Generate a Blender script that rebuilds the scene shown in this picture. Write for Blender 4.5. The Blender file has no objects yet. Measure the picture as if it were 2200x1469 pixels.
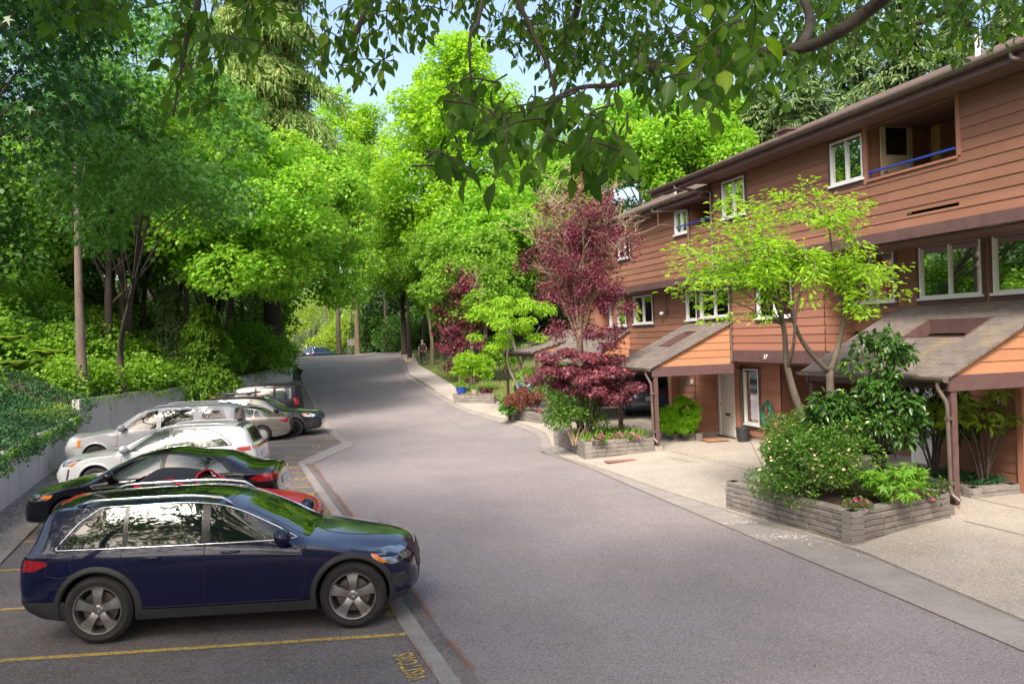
import bpy, bmesh, math, random
import numpy as np
from mathutils import Vector, Matrix
from mathutils.bvhtree import BVHTree
from mathutils.geometry import delaunay_2d_cdt, intersect_point_line
rad = math.radians
sc = bpy.context.scene
COL = sc.collection
random.seed(7); RNG = np.random.default_rng(11)

# ---------------------------------------------------------------- camera
CAM_H = 3.33; ROLL = .035; PITCH = -.005
cam = bpy.data.cameras.new('camera'); cam.lens = 31.09; cam.sensor_width = 36; cam.clip_end = 1500; cam.clip_start = .1
camo = bpy.data.objects.new('camera', cam); COL.objects.link(camo); sc.camera = camo
camo.matrix_world = (Matrix.Translation((0, 0, CAM_H)) @ Matrix.Rotation(rad(90) + PITCH, 4, 'X') @ Matrix.Rotation(-ROLL, 4, 'Z'))
# ---------------------------------------------------------------- light
SUN_EL = rad(47); SUN_AZ = (-.30, -.95)          # direction (x,y) towards the sun
w = bpy.data.worlds.new('World'); sc.world = w; w.use_nodes = True
nt = w.node_tree; bg = nt.nodes['Background']; sky = nt.nodes.new('ShaderNodeTexSky')
sky.sky_type = 'NISHITA'; sky.sun_disc = False; sky.sun_elevation = SUN_EL
sky.sun_rotation = math.atan2(SUN_AZ[0], SUN_AZ[1]); sky.dust_density = 4.5; sky.air_density = 1.0; sky.ozone_density = 1.0
_mul = nt.nodes.new('ShaderNodeMix'); _mul.data_type = 'RGBA'; _mul.blend_type = 'MULTIPLY'; _mul.inputs[0].default_value = 1; _mul.inputs[7].default_value = (1, .97, .94, 1)
nt.links.new(sky.outputs[0], _mul.inputs[6]); nt.links.new(_mul.outputs[2], bg.inputs[0]); bg.inputs[1].default_value = .15
sl = bpy.data.lights.new('sun', 'SUN'); sl.energy = 2.4; sl.angle = rad(14); sl.color = (1, .93, .82)
so = bpy.data.objects.new('sun', sl); COL.objects.link(so)
_n = math.hypot(*SUN_AZ)
_d = Vector((SUN_AZ[0]/_n*math.cos(SUN_EL), SUN_AZ[1]/_n*math.cos(SUN_EL), math.sin(SUN_EL)))
so.rotation_euler = _d.to_track_quat('Z', 'Y').to_euler()
sc.view_settings.view_transform = 'Standard'; sc.view_settings.look = 'None'
sc.view_settings.exposure = 1.38; sc.view_settings.gamma = 1
sc.render.engine = 'CYCLES'
sc.cycles.max_bounces = 7; sc.cycles.diffuse_bounces = 3; sc.cycles.glossy_bounces = 3
sc.cycles.transmission_bounces = 4; sc.cycles.transparent_max_bounces = 8
sc.cycles.use_denoising = True; sc.cycles.sample_clamp_indirect = 6

# ---------------------------------------------------------------- helpers
F = 1900.; _c, _s = math.cos(ROLL), math.sin(ROLL); _cp, _sp = math.cos(PITCH), math.sin(PITCH)
def ray(px, py):
    a = (px-1100)/F; b = -(py-734.5)/F
    x = a*_c+b*_s; z = -a*_s+b*_c
    return (x, _cp-z*_sp, z*_cp+_sp)
def at(px, py, Y):
    r = ray(px, py); t = Y/r[1]; return Vector((r[0]*t, Y, CAM_H+r[2]*t))
def sm(a, b, x):
    t = min(1, max(0, (x-a)/(b-a))); return t*t*(3-2*t)
_by = [(-60, 0), (24, 0), (28, -.1), (33, -.25), (37, -.24), (40, -.08), (44, .22), (50, .62), (60, 1.25), (70, 1.83), (78, 2.18), (84, 2.26), (90, 2.14), (100, 1.5), (112, .6), (150, -3), (260, -8)]
def base(Y):
    # smooth piecewise
    def lin(y):
        for (a, za), (b, zb) in zip(_by, _by[1:]):
            if y <= b: return za+(zb-za)*max(0, (y-a))/(b-a)
        return _by[-1][1]
    return (lin(Y-1.2)+2*lin(Y)+lin(Y+1.2))/4
E1 = Vector((-.2715, .9624, 0)); V1 = Vector((.9624, .2715, 0)); MO = Vector((6.09, 24.45, 0))
def W(u, v, z): return MO+E1*u+V1*v+Vector((0, 0, z))
def uv_of(X, Y):
    d = Vector((X, Y, 0))-MO; return d.dot(E1), d.dot(V1)
def G(X, Y):
    u, v = uv_of(X, Y)
    b = base(Y); r = max(b+.1, .1)
    wgt = sm(-4.6, -2.3, v)
    z = b+(r-b)*wgt
    if Y > 36 and v > -1: z += .03*(min(v, 12)+1)*sm(36, 46, Y)
    return z
def gp(px, py, dz=0.):
    r = ray(px, py); z = 0.
    if r[2] >= -1e-4: return None
    t = (z-CAM_H)/r[2]
    for _ in range(40):
        t2 = (G(r[0]*t, r[1]*t)+dz-CAM_H)/r[2]
        t = t*.6+t2*.4
    return Vector((r[0]*t, r[1]*t, G(r[0]*t, r[1]*t)+dz))

def tag(o, label=None, cat=None, group=None, kind=None):
    if label: o['label'] = label
    if cat: o['category'] = cat
    if group: o['group'] = group
    if kind: o['kind'] = kind
    return o
def empty(name, loc=(0, 0, 0), rz=0, label=None, cat=None, group=None, rot=None):
    o = bpy.data.objects.new(name, None); COL.objects.link(o); o.location = loc; o.rotation_euler = rot or (0, 0, rz)
    o.empty_display_size = .2
    return tag(o, label, cat, group)
class MB:
    def __init__(s): s.v = []; s.f = []; s.m = []
    def add(s, vs, fs, m=0):
        n = len(s.v); s.v += [tuple(p) for p in vs]; s.f += [tuple(i+n for i in f) for f in fs]; s.m += [m]*len(fs)
    def quad(s, a, b, c, d, m=0): s.add([a, b, c, d], [(0, 1, 2, 3)], m)
    def box(s, lo, hi, T=None, m=0):
        x0, y0, z0 = lo; x1, y1, z1 = hi
        P = [Vector(p) for p in ((x0,y0,z0),(x1,y0,z0),(x1,y1,z0),(x0,y1,z0),(x0,y0,z1),(x1,y0,z1),(x1,y1,z1),(x0,y1,z1))]
        if T: P = [T(p) if callable(T) else T @ p for p in P]
        s.add(P, [(0,3,2,1),(4,5,6,7),(0,1,5,4),(1,2,6,5),(2,3,7,6),(3,0,4,7)], m)
    def tube(s, pts, r, n=8, m=0, cap=True):
        pts = [Vector(p) for p in pts]
        rs = r if isinstance(r, (list, tuple)) else [r]*len(pts)
        prev = None; rings = []
        for i, p in enumerate(pts):
            t = (pts[min(i+1, len(pts)-1)]-pts[max(i-1, 0)])
            if t.length < 1e-9: t = Vector((0, 0, 1))
            t.normalize()
            if prev is None:
                a = Vector((0, 0, 1)) if abs(t.z) < .9 else Vector((1, 0, 0))
                x = t.cross(a).normalized()
            else:
                x = (prev-t*prev.dot(t))
                x = x.normalized() if x.length > 1e-6 else t.orthogonal().normalized()
            prev = x; y = t.cross(x)
            rings.append([p+(x*math.cos(2*math.pi*k/n)+y*math.sin(2*math.pi*k/n))*rs[i] for k in range(n)])
        V = [q for R in rings for q in R]; Fc = []
        for i in range(len(pts)-1):
            for k in range(n):
                k2 = (k+1) % n
                Fc.append((i*n+k, i*n+k2, (i+1)*n+k2, (i+1)*n+k))
        if cap: Fc.append(tuple(range(n-1, -1, -1))); Fc.append(tuple((len(pts)-1)*n+k for k in range(n)))
        s.add(V, Fc, m)
    def lathe(s, prof, n=24, T=None, m=0, closed=False):
        # prof: (r, a) pairs around the Y axis (a = position along y)
        V = []; Fc = []
        for (r, a) in prof:
            for k in range(n):
                t = 2*math.pi*k/n; p = Vector((r*math.cos(t), a, r*math.sin(t)))
                V.append(T @ p if T else p)
        L = len(prof)
        for i in range(L-1+(1 if closed else 0)):
            for k in range(n):
                k2 = (k+1) % n; j = (i+1) % L
                Fc.append((i*n+k, j*n+k, j*n+k2, i*n+k2))
        s.add(V, Fc, m)
    def ball(s, c, r, nu=12, nv=8, T=None, m=0):
        c = Vector(c); r = (r, r, r) if not isinstance(r, (tuple, list)) else r
        V = []; Fc = []
        for i in range(nv+1):
            ph = math.pi*i/nv
            for k in range(nu):
                t = 2*math.pi*k/nu
                p = Vector((r[0]*math.sin(ph)*math.cos(t), r[1]*math.sin(ph)*math.sin(t), r[2]*math.cos(ph)))
                V.append(c+(T @ p if T else p))
        for i in range(nv):
            for k in range(nu):
                k2 = (k+1) % nu; Fc.append((i*nu+k, (i+1)*nu+k, (i+1)*nu+k2, i*nu+k2))
        s.add(V, Fc, m)
    def build(s, name, mat, parent=None, smooth=False, label=None):
        me = bpy.data.meshes.new(name); me.from_pydata([tuple(p) for p in s.v], [], s.f)
        mats = mat if isinstance(mat, (list, tuple)) else [mat]
        for q in mats: me.materials.append(q)
        if len(mats) > 1: me.polygons.foreach_set('material_index', s.m)
        if smooth:
            me.polygons.foreach_set('use_smooth', [True]*len(me.polygons))
            if smooth == 'auto':
                try: me.set_sharp_from_angle(angle=rad(38))
                except Exception: pass
        me.validate(); me.update()
        o = bpy.data.objects.new(name, me); COL.objects.link(o)
        if parent: o.parent = parent
        if label: o['label'] = label
        return o
def copy_tree(o, parent=None):
    c = o.copy(); COL.objects.link(c); c.parent = parent
    for ch in list(o.children):
        d = ch.copy(); COL.objects.link(d); d.parent = c
        for g in list(ch.children):
            e = g.copy(); COL.objects.link(e); e.parent = d
    return c

# ---------------------------------------------------------------- materials
def N(nt, t, **k):
    n = nt.nodes.new(t)
    for a, b in k.items(): setattr(n, a, b)
    return n
MATS = {}
def pmat(name, col, rough=.6, metal=0, col2=None, scale=4, stretch=None, bump=0, bscale=40, coat=0, spec=.5, detail=6, ramp=(.35, .65), coords='Object', fine=None, rough2=None, sheen=0, layer=None, stain=None):
    """procedural principled material: col/col2 blended by noise, optional fine speckle and bump"""
    m = bpy.data.materials.new(name); m.use_nodes = True; t = m.node_tree; L = t.links
    b = t.nodes['Principled BSDF']; b.inputs['Roughness'].default_value = rough; b.inputs['Metallic'].default_value = metal
    b.inputs['Coat Weight'].default_value = coat; b.inputs['Coat Roughness'].default_value = .02
    b.inputs['Specular IOR Level'].default_value = spec
    if coords == 'World': g = N(t, 'ShaderNodeNewGeometry'); src = g.outputs['Position']
    else: g = N(t, 'ShaderNodeTexCoord'); src = g.outputs['Object']
    mp = N(t, 'ShaderNodeMapping'); L.new(src, mp.inputs[0])
    if stretch: mp.inputs['Scale'].default_value = stretch
    cur = None
    c1 = (*col, 1)
    if col2:
        n = N(t, 'ShaderNodeTexNoise'); n.inputs['Scale'].default_value = scale; n.inputs['Detail'].default_value = detail
        n.inputs['Roughness'].default_value = .62
        L.new(mp.outputs[0], n.inputs[0])
        r = N(t, 'ShaderNodeValToRGB'); r.color_ramp.elements[0].position = ramp[0]; r.color_ramp.elements[1].position = ramp[1]
        r.color_ramp.elements[0].color = c1; r.color_ramp.elements[1].color = (*col2, 1)
        L.new(n.outputs[0], r.inputs[0]); cur = r.outputs[0]
        if rough2 is not None:
            mr = N(t, 'ShaderNodeMapRange'); mr.inputs[1].default_value = ramp[0]; mr.inputs[2].default_value = ramp[1]
            mr.inputs[3].default_value = rough; mr.inputs[4].default_value = rough2
            L.new(n.outputs[0], mr.inputs[0]); L.new(mr.outputs[0], b.inputs['Roughness'])
    def mixin(fac_out, color, mode='MIX', amt=1.):
        nonlocal cur
        mx = N(t, 'ShaderNodeMix', data_type='RGBA', blend_type=mode)
        if cur is None: mx.inputs[6].default_value = c1
        else: L.new(cur, mx.inputs[6])
        mx.inputs[7].default_value = (*color, 1)
        if amt != 1.:
            mm = N(t, 'ShaderNodeMath', operation='MULTIPLY'); mm.inputs[1].default_value = amt; L.new(fac_out, mm.inputs[0]); fac_out = mm.outputs[0]
        L.new(fac_out, mx.inputs[0]); cur = mx.outputs[2]
    if stain:   # (scale, lo, hi, color, amount): large stains
        for (s_, lo, hi, cl, am) in (stain if isinstance(stain, list) else [stain]):
            n = N(t, 'ShaderNodeTexNoise'); n.inputs['Scale'].default_value = s_; n.inputs['Detail'].default_value = 8; n.inputs['Roughness'].default_value = .7
            L.new(mp.outputs[0], n.inputs[0])
            mr = N(t, 'ShaderNodeMapRange'); mr.inputs[1].default_value = lo; mr.inputs[2].default_value = hi
            L.new(n.outputs[0], mr.inputs[0]); mixin(mr.outputs[0], cl, amt=am)
    if fine:    # (scale, color, threshold, amount): speckle
        for (s_, cl, th, am) in (fine if isinstance(fine, list) else [fine]):
            v = N(t, 'ShaderNodeTexVoronoi'); v.inputs['Scale'].default_value = s_
            L.new(mp.outputs[0], v.inputs[0])
            sx = N(t, 'ShaderNodeSeparateColor'); L.new(v.outputs['Color'], sx.inputs[0])
            mr = N(t, 'ShaderNodeMapRange'); mr.inputs[1].default_value = th; mr.inputs[2].default_value = min(1, th+.12)
            L.new(sx.outputs[0], mr.inputs[0]); mixin(mr.outputs[0], cl, amt=am)
    if cur is None: b.inputs['Base Color'].default_value = c1
    else: L.new(cur, b.inputs['Base Color'])
    if bump:
        n = N(t, 'ShaderNodeTexNoise'); n.inputs['Scale'].default_value = bscale; n.inputs['Detail'].default_value = 5
        L.new(mp.outputs[0], n.inputs[0])
        bp = N(t, 'ShaderNodeBump'); bp.inputs['Strength'].default_value = bump; bp.inputs['Distance'].default_value = .02
        L.new(n.outputs[0], bp.inputs['Height']); L.new(bp.outputs[0], b.inputs['Normal'])
    MATS[name] = m
    return m
def leafmat(name, c1, c2, c3=None, rough=.5, trans=.35, tcol=None):
    """leaf: colour varies leaf by leaf (random per island), translucent"""
    m = bpy.data.materials.new(name); m.use_nodes = True; t = m.node_tree; L = t.links
    b = t.nodes['Principled BSDF']; out = t.nodes['Material Output']
    b.inputs['Roughness'].default_value = rough; b.inputs['Specular IOR Level'].default_value = .35
    g = N(t, 'ShaderNodeNewGeometry'); r = N(t, 'ShaderNodeValToRGB')
    r.color_ramp.elements[0].color = (*c1, 1); r.color_ramp.elements[1].color = (*c2, 1)
    if c3:
        e = r.color_ramp.elements.new(.93); e.color = (*c2, 1); r.color_ramp.elements[-1].color = (*c3, 1)
    n = N(t, 'ShaderNodeTexNoise'); n.inputs['Scale'].default_value = .55; n.inputs['Detail'].default_value = 2
    L.new(g.outputs['Position'], n.inputs[0])
    a = N(t, 'ShaderNodeMath', operation='MULTIPLY_ADD'); a.inputs[1].default_value = .7; a.inputs[2].default_value = -.2
    L.new(n.outputs[0], a.inputs[0])
    a2 = N(t, 'ShaderNodeMath', operation='MULTIPLY_ADD'); a2.inputs[1].default_value = .85; L.new(g.outputs['Random Per Island'], a2.inputs[0]); L.new(a.outputs[0], a2.inputs[2])
    L.new(a2.outputs[0], r.inputs[0]); L.new(r.outputs[0], b.inputs['Base Color'])
    tr = N(t, 'ShaderNodeBsdfTranslucent'); mc = N(t, 'ShaderNodeMix', data_type='RGBA', blend_type='MULTIPLY'); mc.inputs[0].default_value = 1
    L.new(r.outputs[0], mc.inputs[6]); mc.inputs[7].default_value = (*(tcol or (1.5, 1.6, .8)), 1); L.new(mc.outputs[2], tr.inputs[0])
    mx = N(t, 'ShaderNodeMixShader'); mx.inputs[0].default_value = trans
    L.new(b.outputs[0], mx.inputs[1]); L.new(tr.outputs[0], mx.inputs[2]); L.new(mx.outputs[0], out.inputs[0])
    MATS[name] = m
    return m
def thin_glass(name, tint=(.75, .85, .8), base_refl=.10):
    m = bpy.data.materials.new(name); m.use_nodes = True; t = m.node_tree; L = t.links
    out = t.nodes['Material Output']; t.nodes.remove(t.nodes['Principled BSDF'])
    tr = N(t, 'ShaderNodeBsdfTransparent'); tr.inputs[0].default_value = (*tint, 1)
    gl = N(t, 'ShaderNodeBsdfGlossy'); gl.inputs['Roughness'].default_value = .015
    tc = N(t, 'ShaderNodeTexCoord'); nz = N(t, 'ShaderNodeTexNoise'); nz.inputs['Scale'].default_value = 1.3; L.new(tc.outputs['Object'], nz.inputs[0])
    bp = N(t, 'ShaderNodeBump'); bp.inputs['Strength'].default_value = .05; L.new(nz.outputs[0], bp.inputs['Height']); L.new(bp.outputs[0], gl.inputs['Normal'])
    fr = N(t, 'ShaderNodeFresnel'); fr.inputs[0].default_value = 1.5
    ad = N(t, 'ShaderNodeMath', operation='ADD'); ad.inputs[1].default_value = base_refl; L.new(fr.outputs[0], ad.inputs[0])
    mx = N(t, 'ShaderNodeMixShader'); L.new(ad.outputs[0], mx.inputs[0]); L.new(tr.outputs[0], mx.inputs[1]); L.new(gl.outputs[0], mx.inputs[2])
    L.new(mx.outputs[0], out.inputs[0]); MATS[name] = m; return m

A_ = dict(coords='World')
m_asph = pmat('asphalt_road', (.170, .146, .148), .88, col2=(.235, .202, .203), scale=.55, bump=.5, bscale=90, ramp=(.3, .7),
              fine=[(75, (.34, .31, .32), .72, .55), (60, (.05, .045, .05), .74, .5), (190, (.30, .28, .29), .6, .35)],
              stain=[(.22, .5, .72, (.13, .112, .112), .6), (.9, .60, .75, (.11, .09, .088), .45), (.13, .55, .7, (.25, .20, .185), .5)], **A_)
m_lot = pmat('asphalt_lot', (.125, .107, .103), .9, col2=(.175, .15, .145), scale=.8, bump=.5, bscale=90,
             fine=[(75, (.29, .26, .26), .72, .5), (60, (.04, .035, .035), .72, .5)],
             stain=[(.35, .48, .68, (.080, .060, .052), .75), (2.2, .56, .70, (.12, .075, .055), .5)], **A_)
m_gut = pmat('gutter_concrete', (.215, .195, .182), .85, col2=(.29, .265, .245), scale=1.3, bump=.35, bscale=60,
             fine=[(110, (.42, .40, .38), .75, .4), (90, (.10, .09, .085), .78, .4)], stain=[(.7, .52, .7, (.17, .145, .13), .6), (4, .6, .75, (.26, .15, .10), .45)], **A_)
m_agg = pmat('aggregate_concrete', (.29, .255, .22), .85, col2=(.37, .33, .285), scale=.9, bump=.45, bscale=70,
             fine=[(70, (.58, .53, .46), .72, .5), (60, (.17, .14, .12), .74, .5)], stain=[(.45, .52, .75, (.27, .23, .19), .5), (1.7, .6, .74, (.27, .20, .14), .35)], **A_)
m_walk = pmat('sidewalk_concrete', (.32, .29, .27), .85, col2=(.40, .36, .33), scale=1, bump=.2, bscale=60, stain=[(.8, .5, .75, (.24, .2, .18), .5)], **A_)
m_wall = pmat('retaining_concrete', (.46, .43, .425), .9, col2=(.58, .54, .53), scale=.7, bump=.2, bscale=30,
              stain=[(.9, .5, .75, (.27, .24, .22), .5), (3.5, .62, .72, (.18, .15, .13), .5)], stretch=(1, 1, .18), **A_)
m_yellow = pmat('yellow_paint', (.56, .36, .07), .8, col2=(.42, .28, .08), scale=9, fine=[(48, (.13, .11, .10), .70, .85)], **A_)
m_soil = pmat('soil', (.05, .035, .025), .95, col2=(.10, .07, .045), scale=5, bump=.6, bscale=30, **A_)
m_ground = pmat('woodland_ground', (.022, .032, .012), .95, col2=(.04, .045, .02), scale=2, bump=.5, bscale=12, **A_)
m_lawn = pmat('lawn_base', (.07, .11, .02), .9, col2=(.14, .13, .04), scale=1.2, bump=.5, bscale=40, **A_)

# ---------------------------------------------------------------- ground sheets
def resample(pl, n):
    pl = [Vector((p[0], p[1])) for p in pl]; L = [0]
    for a, b in zip(pl, pl[1:]): L.append(L[-1]+(b-a).length)
    out = []
    for i in range(n):
        s = L[-1]*i/(n-1)
        for k in range(len(pl)-1):
            if s <= L[k+1]+1e-9:
                f = (s-L[k])/max(1e-9, L[k+1]-L[k]); out.append(pl[k].lerp(pl[k+1], f)); break
    return out
def sheet(name, A, B, dz, mat, n=80, m=12, parent=None, zf=None, thick=0):
    """ruled sheet between polylines A and B draped on the ground"""
    A = resample(A, n); B = resample(B, n); mb = MB(); V = []; zf = zf or G
    for i in range(n):
        for j in range(m+1):
            p = A[i].lerp(B[i], j/m); V.append((p.x, p.y, zf(p.x, p.y)+dz))
    Fc = [(i*(m+1)+j, i*(m+1)+j+1, (i+1)*(m+1)+j+1, (i+1)*(m+1)+j) for i in range(n-1) for j in range(m)]
    # make the normals point up
    a, b, c = Vector(V[Fc[0][0]]), Vector(V[Fc[0][1]]), Vector(V[Fc[0][2]])
    if (b-a).cross(c-b).z < 0: Fc = [f[::-1] for f in Fc]
    mb.add(V, Fc)
    if thick:
        for S in (0, m):
            for i in range(n-1):
                p, q = V[i*(m+1)+S], V[(i+1)*(m+1)+S]
                mb.quad(p, q, (q[0], q[1], q[2]-thick), (p[0], p[1], p[2]-thick))
        for i in (0, n-1):
            for j in range(m):
                p, q = V[i*(m+1)+j], V[i*(m+1)+j+1]
                mb.quad(p, q, (q[0], q[1], q[2]-thick), (p[0], p[1], p[2]-thick))
    o = mb.build(name, mat, parent, smooth=False if thick else True)
    return o
def sheetY(name, A, B, dz, mat, step=.5, m=24, parent=None):
    """sheet between two polylines that both advance in Y, sampled on lines of constant Y"""
    def X(pl, y):
        for a, b in zip(pl, pl[1:]):
            if y <= b[1] or b is pl[-1]: return a[0]+(b[0]-a[0])*(y-a[1])/max(1e-6, b[1]-a[1])
    y0, y1 = max(A[0][1], B[0][1]), min(A[-1][1], B[-1][1]); ys = sorted({y0+step*i for i in range(int((y1-y0)/step))} | {p[1] for p in list(A)+list(B) if y0 < p[1] < y1} | {y1})
    V = []
    for y in ys:
        xa, xb = X(A, y), X(B, y)
        for j in range(m+1): x = xa+(xb-xa)*j/m; V.append((x, y, G(x, y)+dz))
    mb = MB(); mb.add(V, [(i*(m+1)+j, i*(m+1)+j+1, (i+1)*(m+1)+j+1, (i+1)*(m+1)+j) for i in range(len(ys)-1) for j in range(m)]); return mb.build(name, mat, parent, smooth=True)
def gxy(*pts): return [gp(x, y).to_2d() for x, y in pts]

# wall line on the left, by distance Y
def wallx(Y):
    pts = [(-20, 2.2), (19.6, -11.3), (30.3, -14.9), (57, -14.2), (64, -15.8), (70, -18.2), (82, -22.6), (100, -33), (130, -55), (260, -150)]
    for (a, xa), (b, xb) in zip(pts, pts[1:]):
        if Y <= b: return xa+(xb-xa)*(Y-a)/(b-a)
    return pts[-1][1]
def walltop(Y):
    if Y <= 30.3: return 1.17
    if Y <= 57: return 1.62+.25*sm(34, 55, Y)
    return max(base(Y)+.3, 1.87*(1-sm(57, 62, Y))+(base(Y)+.3)*sm(57, 62, Y))
def hill(X, Y):
    t = max(0, wallx(Y)-X)*.95
    z0 = walltop(Y) if Y < 62 else base(Y)+.25
    return z0-.08+.36*min(t, 14)+.16*max(0, t-14)+.25*math.sin(X*.6+Y*.35)*min(1, t/4)
# broad terrain
mb = MB(); xs = list(range(-120, 141, 4)); ys = list(range(-24, 261, 3)); V = []
for y in ys:
    for x in xs:
        z = G(x, y)-(.4 if (uv_of(x, y)[1] < 16 and y < 40) or uv_of(x, y)[1] < -2.5 else .06)
        if Y_ := (y > 60):
            rx = x-(-6.5-.14*(y-60))
            if rx > 8: z += .04*(rx-8)
        V.append((x, y, z))
nx = len(xs); mb.add(V, [(j*nx+i, j*nx+i+1, (j+1)*nx+i+1, (j+1)*nx+i) for j in range(len(ys)-1) for i in range(nx-1)])
tag(mb.build('ground', m_ground, smooth=True), kind='structure')
# hillside
mb = MB(); V = []; ts = [0, .6, 1.2, 2, 3, 4.5, 6, 8, 10, 13, 17, 22, 30, 45, 70, 100]; Ys = [-20+2*i for i in range(120)]
Ys = sorted(Ys+[30.3, 30.35])
for y in Ys:
    for t in ts: V.append((wallx(y)-t, y, hill(wallx(y)-t, y)))
k = len(ts); mb.add(V, [(i*k+j, (i+1)*k+j, (i+1)*k+j+1, i*k+j+1) for i in range(len(Ys)-1) for j in range(k-1)])
tag(mb.build('hillside', m_ground, smooth=True), kind='structure')

# road between left edge and right edge (photo outline -> ground)
L_in = gxy((945, 1469), (872, 1363), (834, 1300), (790, 1232), (715, 1113), (637, 995))
L_in2 = gxy((637, 995), (736, 951), (694, 916), (673, 869), (645, 808))
L_out = gxy((1036, 1469), (940, 1345), (881, 1263), (766, 1120), (670, 997))
L_out2 = gxy((670, 997), (764, 956), (699, 902), (677, 866), (648, 806))
R_as = gxy((2200, 1400), (1900, 1272), (1600, 1148), (1373, 1052), (1264, 1004), (1209, 986), (1165, 972), (1160, 958), (1162, 942), (1141, 928), (1100, 913), (1036, 897), (976, 875), (927, 847), (873, 811), (832, 776), (804, 766))
R_kb = gxy((2200, 1338), (1848, 1186), (1556, 1098), (1414, 1052), (1291, 1008), (1210, 985), (1188, 972), (1182, 950), (1172, 932), (1141, 918), (1100, 905), (1036, 889), (981, 868), (935, 841), (880, 807), (839, 774), (811, 765))
def ext(pl, d0, d1=0):
    a, b = pl[0], pl[1]; p = a+(a-b).normalized()*d0; out = [p]+list(pl)
    if d1: c, d = pl[-1], pl[-2]; out.append(c+(c-d).normalized()*d1)
    return out
far_l = [Vector((-10.5, 60)), Vector((-13.4, 71)), Vector((-16.5, 82)), Vector((-22.5, 100)), Vector((-32, 125))]
far_l = [Vector((wl, y)) for wl, y in ((-12.4, 60), (-14.9, 70), (-18.8, 82), (-25.5, 100), (-36, 125))]
road_l = ext(L_in, 9)+L_in2[1:]
road_r = ext(R_as, 12)
yl = road_l[-1]; yr = road_r[-1]
road_l += [Vector((-15.2, 64)), Vector((-17.4, 70)), Vector((-21.6, 82)), Vector((-31, 100)), Vector((-45, 125))]
road_r += [Vector((yr.x-1.6, 84)), Vector((yr.x-7, 102)), Vector((yr.x-16, 127))]
road = tag(sheetY('road', road_l, road_r, .0, m_asph), kind='structure')
lot_r = ext(L_in, 9)+L_in2[1:]
lot_l = [Vector((wallx(y)+.02, y)) for y in (-2, 10, 19.6, 30.3, 40, 50, 57)]
lot = tag(sheetY('parking_lot', lot_l, lot_r, .004, m_lot, .5, 14), kind='structure')
# concrete kerb strip between the lot and the road
_li, _lo = resample(ext(L_in, 9), 60), resample(ext(L_out, 9), 60); L_mid = [a.lerp(b, .52) for a, b in zip(_li, _lo)]
g1 = sheet('gutter', ext(L_in, 9), L_mid, .012, m_gut, 80, 3)
tag(sheet('seam_strip', L_mid, ext(L_out, 9), .008, m_lot, 80, 3), kind='structure')
tag(g1, kind='structure')
tag(sheet('gutter', L_in2, L_out2, .012, m_gut, 60, 3), kind='structure')
# gutter at the wall foot
tag(sheet('gutter', [Vector((wallx(y)+.03, y)) for y in (0, 12, 19.6, 30)], [Vector((wallx(y)+1.15, y)) for y in (0, 12, 19.6, 30)], .03, m_gut, 60, 4), kind='structure')
# right gutter
tag(sheet('gutter', road_r[:len(R_as)+1], ext(R_kb, 12), .010, m_gut, 240, 4), kind='structure')
# driveway apron: one slab from the kerb to deep inside the building
kb = ext(R_kb, 12)
def toward(p, d):
    return Vector((p.x+V1.x*d, p.y+V1.y*d))
inner = [toward(p, 16) for p in kb[:13]]+[toward(kb[13], 10), toward(kb[14], 7)]
drv = tag(sheet('driveway', kb[:15], inner, .045, m_agg, 200, 30, thick=.12), kind='structure')
# sidewalk up the hill, kerb beside the road
S_l = kb[14:]
S_r = gxy((990, 842), (960, 822), (900, 787), (854, 767))
tag(sheet('sidewalk', S_l+[Vector((S_l[-1].x-2.5, 88))], S_r+[Vector((S_r[-1].x-2.8, 88))], .11, m_walk, 80, 6, thick=.14), kind='structure')
# lawn strip
LW = gxy((1065, 862), (1120, 850), (1150, 835))
lawn_a = list(reversed([S_r[0], S_r[1], S_r[2], S_r[3]]))
lawn_a = [Vector((S_r[3].x-2.8, 88))]+lawn_a+[gp(982, 850).to_2d()]
lawn_b = [Vector((2, 92)), Vector((5, 80)), Vector((6, 66)), Vector((5.5, 56)), Vector((4.2, 48)), gp(1085, 866).to_2d()]
def lawnz(x, y): return G(x, y)
lawn = tag(sheet('lawn', lawn_a, lawn_b, .12, m_lawn, 80, 16), kind='structure')

# lot markings ---------------------------------------------------------
def ribbon_ground(name, a, b, wid, dz, mat, parent, n=16):
    a, b = Vector(a[:2]), Vector(b[:2]); d = (b-a).normalized(); nrm = Vector((-d.y, d.x))*wid/2
    return sheet(name, [a-nrm, b-nrm], [a+nrm, b+nrm], dz, mat, n, 1, parent)
ends = [(872, 1363), (805, 1262), (757, 1184), (720, 1128), (689, 1081), (669, 1046.5), (650, 1017), (636, 993.5), (693, 970), (729, 951), (713, 937), (702, 924)]
sdir = Vector((-.9958, -.0915))
for e in ends:
    p = gp(*e).to_2d(); L_ = p.x-wallx(p.y)-1.3
    ribbon_ground('stall_line', p, p+sdir*min(6.6, L_), .10, .010, m_yellow, lot)
def ground_text(s, p, size, ang, name='stall_number'):
    c = bpy.data.curves.new(name, 'FONT'); c.body = s; c.size = size; c.align_x = 'CENTER'; c.align_y = 'CENTER'; c.resolution_u = 2; c.offset = .004
    o = bpy.data.objects.new(name, c); COL.objects.link(o)
    bpy.context.view_layer.update()
    me = bpy.data.meshes.new_from_object(o.evaluated_get(bpy.context.evaluated_depsgraph_get()))
    bpy.data.objects.remove(o); me.materials.clear(); me.materials.append(m_yellow)
    q = bpy.data.objects.new(name, me); COL.objects.link(q); q.location = (p.x, p.y, G(p.x, p.y)+.014); q.rotation_euler = (0, 0, ang); q.parent = lot
    return q
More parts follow.
